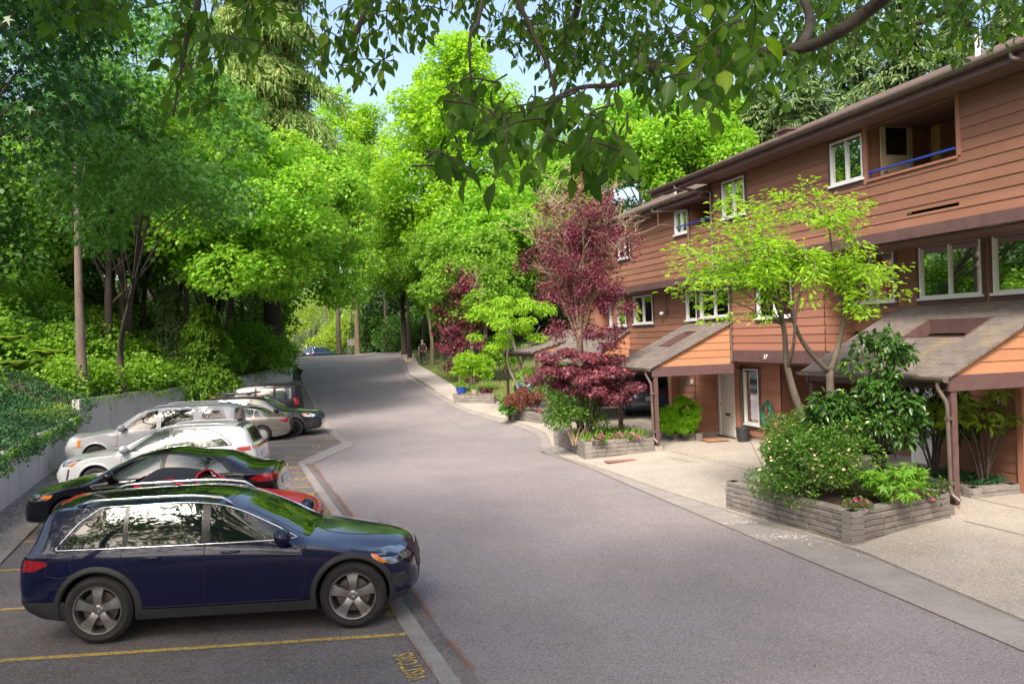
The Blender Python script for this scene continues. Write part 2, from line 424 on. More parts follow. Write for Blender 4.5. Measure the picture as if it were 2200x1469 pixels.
for s, px, py in (('58', 659, 1064), ('59', 697, 1101), ('57', 644, 1031), ('56', 631, 1005), ('55', 623, 982), ('54', 678, 960), ('53', 706, 944), ('52', 690, 919)):
    q = ground_text(s, gp(px, py), .72, rad(5)); q.scale = (.46, 1, 1)
q = ground_text('62', gp(822, 1315), .6, rad(5)); q.scale = (.5, 1, 1)
q = ground_text('VISITORS', gp(884, 1432), .30, rad(109), 'stall_lettering'); q.scale = (.66, 1, 1)

# ================================================================ townhouses
HR = math.atan2(V1.y, V1.x)
def FU(px, py, v):
    r = ray(px, py); t = (v+MO.dot(V1))/(r[0]*V1.x+r[1]*V1.y)
    X, Y = r[0]*t, r[1]*t; d = Vector((X, Y, 0))-MO
    return d.dot(E1), CAM_H+r[2]*t
def island_mat(name, c1, c2, rough=.75, grain=True, fade=None):
    m = pmat(name, c1, rough, col2=c2, scale=3.0, stretch=(1, .25, 1), bump=.25, bscale=45, ramp=(.25, .75),
             stain=[(.9, .55, .8, tuple(q*.72 for q in c1), .45), (5, .66, .8, tuple(min(1, q*1.5) for q in c1), .3)])
    t = m.node_tree; L = t.links; b = t.nodes['Principled BSDF']; src = b.inputs['Base Color'].links[0].from_socket
    g = N(t, 'ShaderNodeNewGeometry'); mr = N(t, 'ShaderNodeMapRange'); mr.inputs[3].default_value = .86; mr.inputs[4].default_value = 1.12
    L.new(g.outputs['Random Per Island'], mr.inputs[0]); h = N(t, 'ShaderNodeHueSaturation'); L.new(mr.outputs[0], h.inputs['Value']); L.new(src, h.inputs['Color']); L.new(h.outputs[0], b.inputs['Base Color'])
    return m
m_side = island_mat('siding_brown', (.205, .092, .055), (.25, .115, .072))
m_side2 = island_mat('siding_rust', (.28, .122, .078), (.33, .148, .098))
m_gable = island_mat('siding_orange', (.36, .165, .085), (.41, .195, .105))
m_trim = pmat('trim_dark_brown', (.082, .042, .042), .7, col2=(.11, .06, .058), scale=5, bump=.3, bscale=50, stain=(1.5, .6, .8, (.055, .03, .028), .5))
m_white = pmat('white_vinyl', (.74, .74, .74), .45, col2=(.66, .66, .64), scale=6)
m_door = pmat('door_white', (.70, .66, .64), .5, col2=(.62, .58, .55), scale=3)
m_gutm = pmat('gutter_metal', (.085, .062, .052), .45, col2=(.12, .09, .075), scale=6, stain=(3, .55, .75, (.17, .13, .10), .5))
m_found = pmat('foundation', (.36, .31, .27), .9, col2=(.28, .24, .2), scale=5, bump=.3)
m_dark = pmat('dark_interior', (.018, .015, .014), .9)
m_curtain = pmat('curtain_cloth', (.62, .70, .65), .9, col2=(.46, .54, .50), scale=3, stretch=(1, 8, .3), bump=.3, bscale=14)
m_blind = pmat('blind_slats', (.50, .55, .52), .6)
m_soffit = pmat('soffit_boards', (.10, .055, .045), .8, col2=(.14, .075, .06), scale=5)
m_glass = thin_glass('window_glass', base_refl=.05); m_glassd = thin_glass('dark_window_glass', (.5, .55, .52), .16)
m_blue = pmat('blue_rail_paint', (.02, .06, .42), .4)
m_brass = pmat('brass', (.7, .42, .12), .3, 1)
m_inside = pmat('room_wall', (.16, .15, .13), .9)
m_amber = pmat('amber_wall', (.65, .38, .15), .8, col2=(.5, .3, .12), scale=3)
def shingle_mat(name, c1, c2):
    m = bpy.data.materials.new(name); m.use_nodes = True; t = m.node_tree; L = t.links; b = t.nodes['Principled BSDF']; b.inputs['Roughness'].default_value = .95
    tc = N(t, 'ShaderNodeTexCoord'); sp = N(t, 'ShaderNodeSeparateXYZ'); cb = N(t, 'ShaderNodeCombineXYZ')
    L.new(tc.outputs['Object'], sp.inputs[0]); L.new(sp.outputs[1], cb.inputs[0]); L.new(sp.outputs[0], cb.inputs[1])
    br = N(t, 'ShaderNodeTexBrick'); L.new(cb.outputs[0], br.inputs[0]); br.inputs['Scale'].default_value = 1
    br.inputs['Brick Width'].default_value = .30; br.inputs['Row Height'].default_value = .128; br.inputs['Mortar Size'].default_value = .006; br.inputs['Bias'].default_value = 0
    br.inputs['Color1'].default_value = (*c1, 1); br.inputs['Color2'].default_value = (*c2, 1); br.inputs['Mortar'].default_value = (*[q*.3 for q in c1], 1)
    n = N(t, 'ShaderNodeTexNoise'); n.inputs['Scale'].default_value = 1.2; n.inputs['Detail'].default_value = 8; n.inputs['Roughness'].default_value = .7; L.new(tc.outputs['Object'], n.inputs[0])
    mr = N(t, 'ShaderNodeMapRange'); mr.inputs[1].default_value = .54; mr.inputs[2].default_value = .80; L.new(n.outputs[0], mr.inputs[0])
    mx = N(t, 'ShaderNodeMix', data_type='RGBA'); L.new(mr.outputs[0], mx.inputs[0]); L.new(br.outputs[0], mx.inputs[6]); mx.inputs[7].default_value = (.24, .185, .09, 1)
    n2 = N(t, 'ShaderNodeTexNoise'); n2.inputs['Scale'].default_value = 60; n2.inputs['Detail'].default_value = 3; L.new(tc.outputs['Object'], n2.inputs[0])
    mr2 = N(t, 'ShaderNodeMapRange'); mr2.inputs[3].default_value = .6; mr2.inputs[4].default_value = 1.4; L.new(n2.outputs[0], mr2.inputs[0])
    h = N(t, 'ShaderNodeHueSaturation'); L.new(mr2.outputs[0], h.inputs['Value']); L.new(mx.outputs[2], h.inputs['Color']); L.new(h.outputs[0], b.inputs['Base Color'])
    bp = N(t, 'ShaderNodeBump'); bp.inputs['Strength'].default_value = .5; bp.inputs['Distance'].default_value = .01; L.new(n2.outputs[0], bp.inputs['Height']); L.new(bp.outputs[0], b.inputs['Normal'])
    MATS[name] = m; return m
m_shing = shingle_mat('shingles', (.125, .104, .094), (.17, .142, .13))
m_roof = shingle_mat('roof_shingles', (.17, .13, .115), (.22, .17, .15))

HA = empty('townhouse', MO, HR, 'near brown townhouse block with large white windows above its carport, cut by the right edge', 'townhouse')
HB = empty('townhouse', MO, HR, 'farther brown townhouse block with the lower roof, behind the purple-leaved tree', 'townhouse')
def L3(u, v, z): return (v, u, z)
def bxl(mb, u0, u1, v0, v1, z0, z1, m=0): mb.box((v0, u0, z0), (v1, u1, z1), m=m)

def siding(mb, axis, c, a0, a1, z0, z1, ops=(), bh=.2, out=-1, m=0, zt=None):
    """axis 'f': plane v=c spanning u; axis 'p': plane u=c spanning v. out: direction of the outside along the normal axis.
       zt(a): optional sloping top. boards are lapped; bottom edge stands 16 mm proud"""
    rows = []
    z = z0
    while z < z1-1e-6: rows.append((z, min(z+bh, z1))); z += bh
    for (ra, rb) in rows:
        cuts = sorted({ra, rb} | {q for o in ops for q in (o[2], o[3]) if ra+.01 < q < rb-.01})
        for za, zb in zip(cuts, cuts[1:]):
            iv = [(a0, a1)]
            for o in ops:
                if o[2] < zb-.005 and o[3] > za+.005:
                    nv = []
                    for p, q in iv:
                        if o[1] <= p or o[0] >= q: nv.append((p, q)); continue
                        if o[0] > p: nv.append((p, o[0]))
                        if o[1] < q: nv.append((o[1], q))
                    iv = nv
            # butt joints: break long boards
            for p, q in iv:
                seg = [p]; x = p
                while q-x > 4.5:
                    x += random.uniform(2.2, 4.0)
                    if q-x > .6: seg.append(x)
                seg.append(q)
                for s0, s1 in zip(seg, seg[1:]):
                    s1 -= .002
                    fa = lambda zz: out*(.016*(rb-zz)/(rb-ra)+.003)
                    oa, ob = fa(za), fa(zb)
                    t0, t1 = zb, zb
                    e0, e1 = s0, s1
                    if zt:   # sloping limit (carport gable): clip this board against the rake
                        poly = [(s0, za), (s1, za), (s1, zb), (s0, zb)]; out_ = []
                        for i in range(4):
                            A, B = poly[i], poly[(i+1) % 4]; da, db = zt(A[0])-A[1], zt(B[0])-B[1]
                            if da >= 0: out_.append(A)
                            if (da >= 0) != (db >= 0): t = da/(da-db); out_.append((A[0]+(B[0]-A[0])*t, A[1]+(B[1]-A[1])*t))
                        if len(out_) >= 3: mb.add([(L3(a, c+fa(zz), zz) if axis == 'f' else L3(c+fa(zz), a, zz)) for a, zz in out_], [tuple(range(len(out_)))], m)
                        continue
                    P = [(s0, za, oa), (s1, za, oa), (s1, zb, ob), (s0, zb, ob), (s0, za, 0), (s1, za, 0)]
                    mb.add([(L3(a, c+o, zz) if axis == 'f' else L3(c+o, a, zz)) for a, zz, o in P], [(0, 1, 2, 3), (4, 5, 1, 0)], m)
def frame_box(mb, u0, u1, z0, z1, v, t, d0, d1, m=0):
    """rectangular frame around [u0,u1]x[z0,z1], bar width t, from v+d0 to v+d1"""
    bxl(mb, u0, u0+t, v+d0, v+d1, z0, z1, m); bxl(mb, u1-t, u1, v+d0, v+d1, z0, z1, m)
    bxl(mb, u0+t, u1-t, v+d0, v+d1, z1-t, z1, m); bxl(mb, u0+t, u1-t, v+d0, v+d1, z0, z0+t, m)
def window(par, u0, u1, z0, z1, v, mull=1, curtain=None, sill=True, blind=False, trim=.10, name='window'):
    mb = MB(); frame_box(mb, u0, u1, z0, z1, v, .045, -.035, .06)
    for k in range(mull):
        c = u0+(u1-u0)*(k+1)/(mull+1); bxl(mb, c-.022, c+.022, v-.028, v+.05, z0+.055, z1-.055)
    f = mb.build(name, m_white, par)
    mb = MB(); mb.quad(L3(u0+.05, v+.015, z0+.05), L3(u1-.05, v+.015, z0+.05), L3(u1-.05, v+.015, z1-.05), L3(u0+.05, v+.015, z1-.05)); mb.build('pane', m_glass, f)
    if sill:
        mb = MB(); bxl(mb, u0-.05, u1+.05, v-.075, v+.0, z0-.05, z0-.002); mb.build('sill', m_white, f)
    if trim:
        mb = MB(); frame_box(mb, u0-trim, u1+trim, z0-trim-.04, z1+trim*.3, v, trim-.002, -.026, .02)
        mb.build('casing', m_trim, f)
    mb = MB()   # room behind the pane
    D = 1.2
    a, b, c, d = u0+.0, u1-.0, z0, z1
    for q in ([(a, c), (b, c), (b, d), (a, d)],):
        mb.quad(L3(a, v+D, c), L3(b, v+D, c), L3(b, v+D, d), L3(a, v+D, d))
        mb.quad(L3(a, v+.05, c), L3(a, v+D, c), L3(a, v+D, d), L3(a, v+.05, d)); mb.quad(L3(b, v+.05, c), L3(b, v+D, c), L3(b, v+D, d), L3(b, v+.05, d))
        mb.quad(L3(a, v+.05, c), L3(b, v+.05, c), L3(b, v+D, c), L3(a, v+D, c)); mb.quad(L3(a, v+.05, d), L3(b, v+.05, d), L3(b, v+D, d), L3(a, v+D, d))
    mb.build('reveal', m_inside, f)
    if curtain:   # (fraction from, fraction to, bottom fraction)
        for (fa, fb, zb) in curtain:
            mb = MB(); n = 40; ca, cb = u0+(u1-u0)*fa, u0+(u1-u0)*fb; zz = z0+(z1-z0)*zb; V = []; dd = .06
            for i in range(n+1):
                uu = ca+(cb-ca)*i/n; off = .014*math.sin(i*1.9)+.008*math.sin(i*.7)
                V += [L3(uu, v+dd+off, zz), L3(uu, v+dd+off*.6, z1-.04)]
            mb.add(V, [(2*i, 2*i+2, 2*i+3, 2*i+1) for i in range(n)]); mb.build('curtain', m_curtain, f, smooth=True)
    if blind:
        mb = MB(); zz = z0+.06
        while zz < z1-.05: mb.quad(L3(u0+.05, v+.075, zz), L3(u1-.05, v+.075, zz), L3(u1-.05, v+.105, zz+blind*.92), L3(u0+.05, v+.105, zz+blind*.92)); zz += blind
        mb.build('blind', m_blind, f)
    return f
def WP(par, pa, pb, v, **k):
    """window given by two opposite photo corners on wall plane v"""
    u0, z0 = FU(*pa, v); u1, z1 = FU(*pb, v)
    if u0 > u1: u0, u1 = u1, u0
    if z0 > z1: z0, z1 = z1, z0
    return window(par, u0, u1, z0, z1, v, **k), (u0, u1, z0, z1)
def opn(r, g=.03): return (r[0]-g, r[1]+g, r[2]-g, r[3]+g)

# ---- A (near block) ------------------------------------------------------
ZA = (4.95, 7.38)
wins = []
f, r = WP(HA, (1788, 398), (1853, 283), -.5, curtain=[(.55, .95, .0)]); wA1 = (-6.38, -5.32, 6.36, 7.27)
for c_ in list(f.children): bpy.data.objects.remove(c_)
bpy.data.objects.remove(f)
window(HA, *wA1, -.5, curtain=[(.62, .95, 0)])
wA2 = (-1.76, -.62, 6.30, 7.27); window(HA, *wA2, -.5, curtain=[(.05, .42, 0)])
bal = (-8.92, -6.52, 6.28, 7.30)
slot = (-8.93, -7.6, 5.395, 5.455)
mb = MB()
siding(mb, 'f', -.5, -16, .02, 5.15, 7.37, [opn(wA1), opn(wA2), bal, slot], bh=.197)
mb.build('upper_siding', m_side, HA)
# near floor two, set back under the deep soffit
V2 = .8
def rc(pa, pb, v):
    a, b = FU(*pa, v), FU(*pb, v); return (min(a[0], b[0]), max(a[0], b[0]), min(a[1], b[1]), max(a[1], b[1]))
u_a, u_b = FU(2110, 560, V2)[0], FU(1977, 580, V2)[0]
wa = (u_a, u_b, FU(1980, 641, V2)[1], FU(1975, 529, V2)[1]); window(HA, *wa, V2, curtain=[(.02, .98, .10)])
u_c = FU(2135, 560, V2)[0]; wb = (u_c-1.9, u_c, wa[2], wa[3]); window(HA, *wb, V2, mull=0, blind=.11)
u_d, u_e = FU(1923, 600, V2)[0], FU(1822, 620, V2)[0]; wc = (u_d, u_e, wa[2], wa[3]); window(HA, *wc, V2, curtain=[(.02, .98, .25)])
wd = (-2.94, -1.35, 3.62, 4.62); window(HA, *wd, 0, curtain=[(.5, .95, 0)])
mb = MB()
siding(mb, 'f', V2, -16, -4.2, 3.2, 4.95, [opn(wa), opn(wb), opn(wc)])
siding(mb, 'p', -4.2, 0, V2, 2.76, 4.95)
mb.build('siding', m_side, HA)
mb = MB(); siding(mb, 'f', 0, -4.2, -.03, 2.77, 4.95, [opn(wd)])
mb.build('siding', m_side2, HA)
# belts
mb = MB(); bxl(mb, -16, .02, -.56, -.44, 4.95, 5.165); mb.build('belt_board', m_trim, HA)
mb = MB(); bxl(mb, -4.2, -.03, -.045, .06, 2.46, 2.765); mb.build('belt_board', m_trim, HA)
mb = MB(); bxl(mb, -16, 0, -.44, 5, 4.90, 4.945); bxl(mb, -4.2, -.0, .06, 5, 2.40, 2.455); mb.build('soffit', m_soffit, HA)
# ground floor walls
mb = MB(); siding(mb, 'f', .9, -8.8, -6.6, .28, 3.2); mb.build('siding', m_side, HA)
mb = MB(); siding(mb, 'f', 1.8, -6.6, -4.2, .28, 3.2, [(-5.62, -4.75, .1, 2.15)])
mb.build('siding', m_side, HA)
mb = MB(); siding(mb, 'p', -8.8, .9, 6, .28, 3.4); mb.build('siding', m_side2, HA)
mb = MB(); siding(mb, 'p', -6.6, .9, 1.8, .28, 3.2, out=1); mb.build('siding', m_side2, HA)
wg = (.19, 1.0, .62, 2.20)
window(HA, *wg, .9, mull=0, curtain=[(.0, 1, .0)], trim=.12)
mb = MB(); siding(mb, 'f', .9, -.9, 1.18, .28, 2.42, [opn(wg)], bh=.2); mb.build('siding', m_side2, HA)
mb = MB(); bxl(mb, -8.84, -8.70, .82, .94, .1, 3.3); mb.build('corner_board', m_side2, HA)
mb = MB(); bxl(mb, -16, -8.9, 5.9, 6.0, .1, 3.4); mb.build('recess_wall', m_side2, HA)
for q_ in ((-8.59, -6.6, .92, 1.1, -.2, .28), (-6.6, -4.2, 1.82, 2, -.2, .28), (-.9, 1.18, .92, 1.1, -.3, .28), (-8.78, -8.6, .92, 6, -.2, .28)): mb = MB(); bxl(mb, *q_); mb.build('foundation', m_found, HA)
# garage void and body of the block (dark inside)
mb = MB()
mb.quad(L3(-4.2, 6, 0), L3(-.9, 6, 0), L3(-.9, 6, 2.5), L3(-4.2, 6, 2.5)); mb.quad(L3(-4.2, 1.8, 0), L3(-4.2, 6, 0), L3(-4.2, 6, 2.5), L3(-4.2, 1.8, 2.5)); mb.quad(L3(-.9, .92, 0), L3(-.9, 6, 0), L3(-.9, 6, 2.5), L3(-.9, .92, 2.5))
mb.build('garage_recess', m_side, HA)
mb = MB(); bxl(mb, -16, -.02, 9.9, 10, 0, 7.2); bxl(mb, -16, -15.9, -.4, 10, 3.4, 7.2); mb.build('rear_wall', m_side, HA)
# balcony
mb = MB()
a0, a1, zb_, zt_ = bal
mb.quad(L3(a0, -.5, zb_-.25), L3(a1, -.5, zb_-.25), L3(a1, 1.0, zb_-.25), L3(a0, 1.0, zb_-.25))
mb.quad(L3(a0, 1.0, zb_-.3), L3(a1, 1.0, zb_-.3), L3(a1, 1.0, 7.5), L3(a0, 1.0, 7.5))
for a in (a0, a1): mb.quad(L3(a, -.5, zb_-.3), L3(a, 1.0, zb_-.3), L3(a, 1.0, 7.5), L3(a, -.5, 7.5))
bl = mb.build('balcony', m_side, HA)
mb = MB(); bxl(mb, a0-.10, a0, -.53, -.4, zb_-.0, 7.36); bxl(mb, a1, a1+.12, -.53, -.4, zb_-.08, 7.36); bxl(mb, a0-.02, a1+.02, -.55, -.38, zb_-.045, zb_)
mb.build('opening_trim', m_side2, bl)
mb = MB(); zr = zb_+.13
mb.tube([L3(a0, -.56, zr), L3(a1-.1, -.56, zr)], .022, 8); mb.tube([L3((a0+a1)/2, -.56, zr), L3((a0+a1)/2, -.5, zb_)], .016, 6); mb.tube([L3(a1-.1, -.56, zr), L3(a1-.1, -.5, zb_)], .018, 6)
mb.build('balcony_rail', m_blue, bl)
# open balcony door and amber slit window
def PV(px, py, u):
    r = ray(px, py); t = (u+MO.dot(E1))/(r[0]*E1.x+r[1]*E1.y)
    d = Vector((r[0]*t, r[1]*t, 0))-MO; return d.dot(V1), CAM_H+r[2]*t
va, zt1 = PV(1888, 256, a1-.02); vb, _z = PV(1956, 262, a1-.02); zf = zb_-.24
mb = MB(); ud = a1-.03
bxl(mb, ud-.03, ud, va, va+.12, zf, zt1); bxl(mb, ud-.03, ud, vb-.12, vb, zf, zt1); bxl(mb, ud-.03, ud, va+.12, vb-.12, zt1-.17, zt1); bxl(mb, ud-.03, ud, va+.12, vb-.12, zf, zf+.75)
mb.build('balcony_door', pmat('cream_door', (.58, .46, .30), .6, col2=(.50, .40, .27), scale=3), bl)
mb = MB(); bxl(mb, ud-.012, ud-.008, va+.12, vb-.12, zf+.75, zt1-.17); mb.build('door_pane', m_glassd, bl)
mb = MB(); mb.ball(L3(ud-.07, va+.07, zf+.42), .035, 10, 6); mb.build('door_knob', pmat('steel', (.5, .5, .5), .3, 1), bl, smooth=True)
us1, zs = FU(2002, 258, .98); us0, _z = FU(2021, 256, .98)
mb = MB(); frame_box(mb, us0, us1, zf, zs, .97, .05, -.02, .02); bxl(mb, us0+.05, us1-.05, .98, .99, zf, zs-.05); mb.build('slit_window', m_amber, bl)
# vent slot
mb = MB(); bxl(mb, slot[0], slot[1], -.40, -.38, slot[2]-.02, slot[3]+.02); mb.build('vent_slot', m_dark, HA)

# roof A -------------------------------------------------------------------
def roof_block(par, u0, u1, ve, ze, slope, vr, vb, mat, ext_u=None):
    z = lambda v: ze+(v-ve)*slope
    mb = MB(); rows = 40
    for i in range(rows):
        va, vb_ = ve+(vr-ve)*i/rows, ve+(vr-ve)*(i+1)/rows
        mb.quad(L3(u0, va, z(va)+.008), L3(u1, va, z(va)+.008), L3(u1, vb_, z(vb_)), L3(u0, vb_, z(vb_)))
        mb.quad(L3(u0, va, z(va)-.004), L3(u1, va, z(va)-.004), L3(u1, va, z(va)+.008), L3(u0, va, z(va)+.008))
    mb.quad(L3(u0, vr, z(vr)), L3(u1, vr, z(vr)), L3(u1, vb, ze), L3(u0, vb, ze))
    mb.add([L3(u0, ve, ze-.12), L3(u0, vb, ze-.12), L3(u0, vb, ze), L3(u0, vr, z(vr)), L3(u0, ve, ze)], [(0, 1, 2, 3, 4)])
    mb.add([L3(u1, ve, ze-.12), L3(u1, vb, ze-.12), L3(u1, vb, ze), L3(u1, vr, z(vr)), L3(u1, ve, ze)], [(0, 1, 2, 3, 4)])
    return mb.build('roof', mat, par)
ra = roof_block(HA, -16, .1, -1.12, 7.60, .40, 4.5, 10.1, m_roof)
mb = MB(); bxl(mb, -16, .1, -1.02, .9, 7.36, 7.385); mb.build('soffit', m_soffit, ra)
mb = MB(); bxl(mb, -16, 2.68, -1.06, -1.02, 7.36, 7.52); bxl(mb, .1, 2.68, -1.02, -.55, 7.48, 7.52); mb.build('fascia', m_trim, ra)
mb = MB()
for i in range(3):
    va, vb_ = -1.12+.15*i, -.97+.15*i; z = lambda v: 7.60+(v+1.12)*.40
    bxl(mb, .1, 2.70, va, vb_, z(va)-.07, z(va)+.006)
mb.build('eave_return', m_roof, ra)
def gutter_h(par, u0, u1, v, z, r=.07):
    mb = MB(); prof = [(-r, 0), (-r, -r*.55), (-r*.55, -r*1.25), (r*.45, -r*1.35), (r, -r*1.35), (r, .0), (r-.012, .0), (r-.012, -r*1.2), (-r*.5, -r*1.1), (-r+.012, -r*.5), (-r+.012, 0)]
    k = len(prof); V = [L3(u0, v+a, z+b) for a, b in prof]+[L3(u1, v+a, z+b) for a, b in prof]
    mb.add(V, [(i, (i+1) % k, (i+1) % k+k, i+k) for i in range(k)]); mb.add([L3(u0, v+a, z+b) for a, b in prof[:6]], [(0, 1, 2, 3, 4, 5)]); mb.add([L3(u1, v+a, z+b) for a, b in prof[:6]], [(5, 4, 3, 2, 1, 0)])
    return mb.build('rain_gutter', m_gutm, par)
gutter_h(ra, -16, 2.70, -1.13, 7.585, .07)
def spout(par, pts, r=.036):
    mb = MB(); P = [Vector(L3(*p)) for p in pts]; Q = []
    for i, p in enumerate(P):   # rounded elbows
        if 0 < i < len(P)-1:
            a = (P[i-1]-p); b = (P[i+1]-p); k = min(.07, a.length*.4, b.length*.4)
            A, B = p+a.normalized()*k, p+b.normalized()*k
            for t in (0, .25, .5, .75, 1): Q.append(A.lerp(p, t).lerp(p.lerp(B, t), t))
        else: Q.append(p)
    mb.tube(Q, r, 8)
    return mb.build('downspout', m_gutm, par, smooth='auto')
spout(HA, [(.95, -1.12, 7.52), (.95, -1.12, 7.38), (-.10, -.58, 7.12), (-.10, -.58, 4.98), (-.10, -.60, 4.88), (-.05, -.07, 4.72), (-.05, -.07, 2.5), (0, -.07, 2.36), (1.02, .82, 2.10), (1.02, .82, .14)])
spout(HA, [(-10.75, -1.12, 7.52), (-10.75, -1.12, 7.40), (-11.3, -.58, 7.22), (-11.3, -.58, 5.0)])
mb = MB(); bxl(mb, .98, 1.08, .74, .86, .1, .24); mb.build('drain_collar', m_dark, HA)
def vent_pipe(par, u, v, z0, h, r=.05):
    mb = MB(); mb.tube([L3(u, v, z0), L3(u, v, z0+h)], r, 12); return mb.build('vent_pipe', m_white, par, smooth='auto')
vent_pipe(ra, -8.0, .9, 8.2, .62)
mb = MB(); bxl(mb, -2.2, -1.75, .5, .85, 8.1, 8.36); bxl(mb, -2.26, -1.69, .44, .91, 8.36, 8.41); mb.build('roof_vent', m_trim, ra)
# wall lamps
# numbers
def wall_text(s, u, v, z, size, par, axis='f', mat=None):
    c = bpy.data.curves.new('t', 'FONT'); c.body = s; c.size = size; c.extrude = .006; c.align_x = 'CENTER'; c.align_y = 'CENTER'; c.shear = .25
    o = bpy.data.objects.new('t', c); COL.objects.link(o); bpy.context.view_layer.update()
    me = bpy.data.meshes.new_from_object(o.evaluated_get(bpy.context.evaluated_depsgraph_get())); bpy.data.objects.remove(o)
    me.materials.clear(); me.materials.append(mat or m_white)
    q = bpy.data.objects.new('house_number', me); COL.objects.link(q); q.parent = par
    # text faces -v: x axis along -u
    q.matrix_local = Matrix(((0, 0, -1, v), (-1, 0, 0, u), (0, 1, 0, z), (0, 0, 0, 1)))
    return q
wall_text('54', -8.28, .868, 1.81, .20, HA); wall_text('57', -1.72, -.055, 2.60, .17, HA)

# ---- B (far block) -------------------------------------------------------
wB1 = (1.40, 2.24, 6.22, 6.90); wB2 = (5.6, 6.62, 5.9, 6.6)
window(HB, *wB1, -.5, trim=.06); window(HB, *wB2, -.5)
balB = (.05, 1.28, 6.32, 7.05)
mb = MB(); siding(mb, 'f', -.5, .05, 9.3, 4.9, 7.0, [opn(wB1), opn(wB2), balB], bh=.197); mb.build('upper_siding', m_side, HB)
mb = MB(); bxl(mb, .05, 9.3, -.555, -.44, 4.70, 4.915); bxl(mb, .05, .55, -.56, -.44, 4.92, 5.06); mb.build('belt_board', m_trim, HB)
mb = MB(); bxl(mb, 0, 9.3, -.44, 5, 4.655, 4.695); bxl(mb, 3.4, 12, .05, 5, 2.38, 2.42); mb.build('soffit', m_soffit, HB)
b1 = (.06, 1.76, 3.72, 4.52); b2 = (1.98, 2.66, 3.68, 4.56); b3 = (5.06, 6.62, 3.66, 4.60); b4 = (7.3, 8.85, 3.62, 4.64)
for q, kk in ((b1, dict(curtain=[(.05, .45, 0)])), (b2, dict(mull=0)), (b3, dict(curtain=[(.03, .3, 0)])), (b4, dict())): window(HB, *q, 0, **kk)
mb = MB(); siding(mb, 'f', 0, 0, 9.3, 2.77, 4.70, [opn(q) for q in (b1, b2, b3, b4)], bh=.2); mb.build('siding', m_side, HB)
mb = MB(); bxl(mb, 2.7, 9.3, -.045, .06, 2.44, 2.765); mb.build('belt_board', m_trim, HB)
# door bay
mb = MB(); siding(mb, 'f', 0, 2.25, 3.4, .28, 2.76, bh=.2); mb.build('siding', m_side, HB)
mb = MB(); siding(mb, 'f', .02, 0, 2.25, 2.3, 2.76); mb.build('siding', m_side, HB)
mb = MB(); siding(mb, 'p', 2.25, .0, .78, .28, 2.45); mb.build('siding', m_side2, HB)
mb = MB(); siding(mb, 'p', 3.42, -.0, .16, .28, 2.45); mb.build('siding', m_side2, HB)
mb = MB(); bxl(mb, 3.40, 3.62, -.24, .0, .1, 2.76); mb.build('corner_post', m_gable, HB)
mb = MB(); siding(mb, 'f', .76, 1.12, 2.25, 2.1, 2.45); bxl(mb, 1.10, 1.19, .70, .86, .1, 2.45); mb.build('siding', m_side2, HB)
for q_ in ((2.25, 3.4, .02, .2, -.3, .28), (2.24, 2.4, .202, .78, -.3, .28), (1.1, 2.238, .70, .9, -.3, .16)): mb = MB(); bxl(mb, *q_); mb.build('foundation', m_found, HB)
def door(par, u0, u1, z0, z1, v, num=None, slot=True):
    mb = MB(); bxl(mb, u0+.09, u1-.09, v-.012, v+.03, z0+.03, z1-.07); d = mb.build('front_door', m_door, par)
    mb = MB(); bxl(mb, u0, u0+.088, v-.05, v+.05, z0, z1); bxl(mb, u1-.088, u1, v-.05, v+.05, z0, z1); bxl(mb, u0+.088, u1-.088, v-.05, v+.05, z1-.068, z1); mb.build('door_frame', m_white, d)
    mb = MB(); mb.ball(L3(u1-.17, v-.06, z0+.95), .032, 10, 6); mb.ball(L3(u1-.17, v-.025, z0+1.15), .022, 8, 6); mb.build('door_knob', m_brass, d, smooth=True)
    if slot:
        mb = MB(); bxl(mb, (u0+u1)/2-.14, (u0+u1)/2+.14, v-.025, v-.013, z0+.62, z0+.71); mb.build('mail_slot', m_gutm, d)
    mb = MB(); bxl(mb, u0, u1, v-.12, v+.05, z0-.06, z0+.028); mb.build('threshold', m_gutm, d)
    if num:
        mb = MB(); c = (u0+u1)/2; mb.tube([L3(c-.03, v-.05, z0+1.78), L3(c+.03, v-.05, z0+1.72), L3(c+.02, v-.05, z0+1.62), L3(c-.03, v-.05, z0+1.62)], .008, 6); mb.build('door_knocker', m_white, d)
    return d
door(HB, 1.19, 2.2, .16, 2.14, .76, True); door(HA, -5.6, -4.8, .12, 2.15, 1.8)
wall_text('58', 2.45, -.03, 1.80, .20, HB)
# garage void of B and the far bay with a door and window
mb = MB()
mb.quad(L3(3.6, 6, -.3), L3(9.3, 6, -.3), L3(9.3, 6, 2.4), L3(3.6, 6, 2.4)); mb.quad(L3(3.62, .1, -.3), L3(3.62, 6, -.3), L3(3.62, 6, 2.4), L3(3.62, .1, 2.4)); mb.quad(L3(3.6, 0, -.3), L3(3.6, 0, -.3), L3(3.6, 0, 2.4), L3(3.6, .0, 2.4))
mb.build('garage_recess', m_side, HB)
fb = (10.62, 11.7, .62, 2.2); window(HB, *fb, 2.2, mull=0, curtain=[(0, 1, 0)])
mb = MB(); siding(mb, 'f', 2.2, 9.3, 15, -.1, 2.4, [opn(fb), (11.95, 12.85, -.2, 2.1)]); mb.build('siding', m_side2, HB)
door(HB, 11.97, 12.83, -.05, 2.08, 2.2)
mb = MB(); bxl(mb, 9.3, 15, 2.21, 2.4, -.6, -.1); mb.build('foundation', m_found, HB)
mb = MB(); siding(mb, 'f', 1.2, 9.3, 15, 2.4, 4.6); siding(mb, 'p', 15, 1.2, 8, -.5, 4.6, out=1); bxl(mb, 9.3, 15, 1.24, 9, 4.6, 4.7); mb.build('siding', m_side, HB)
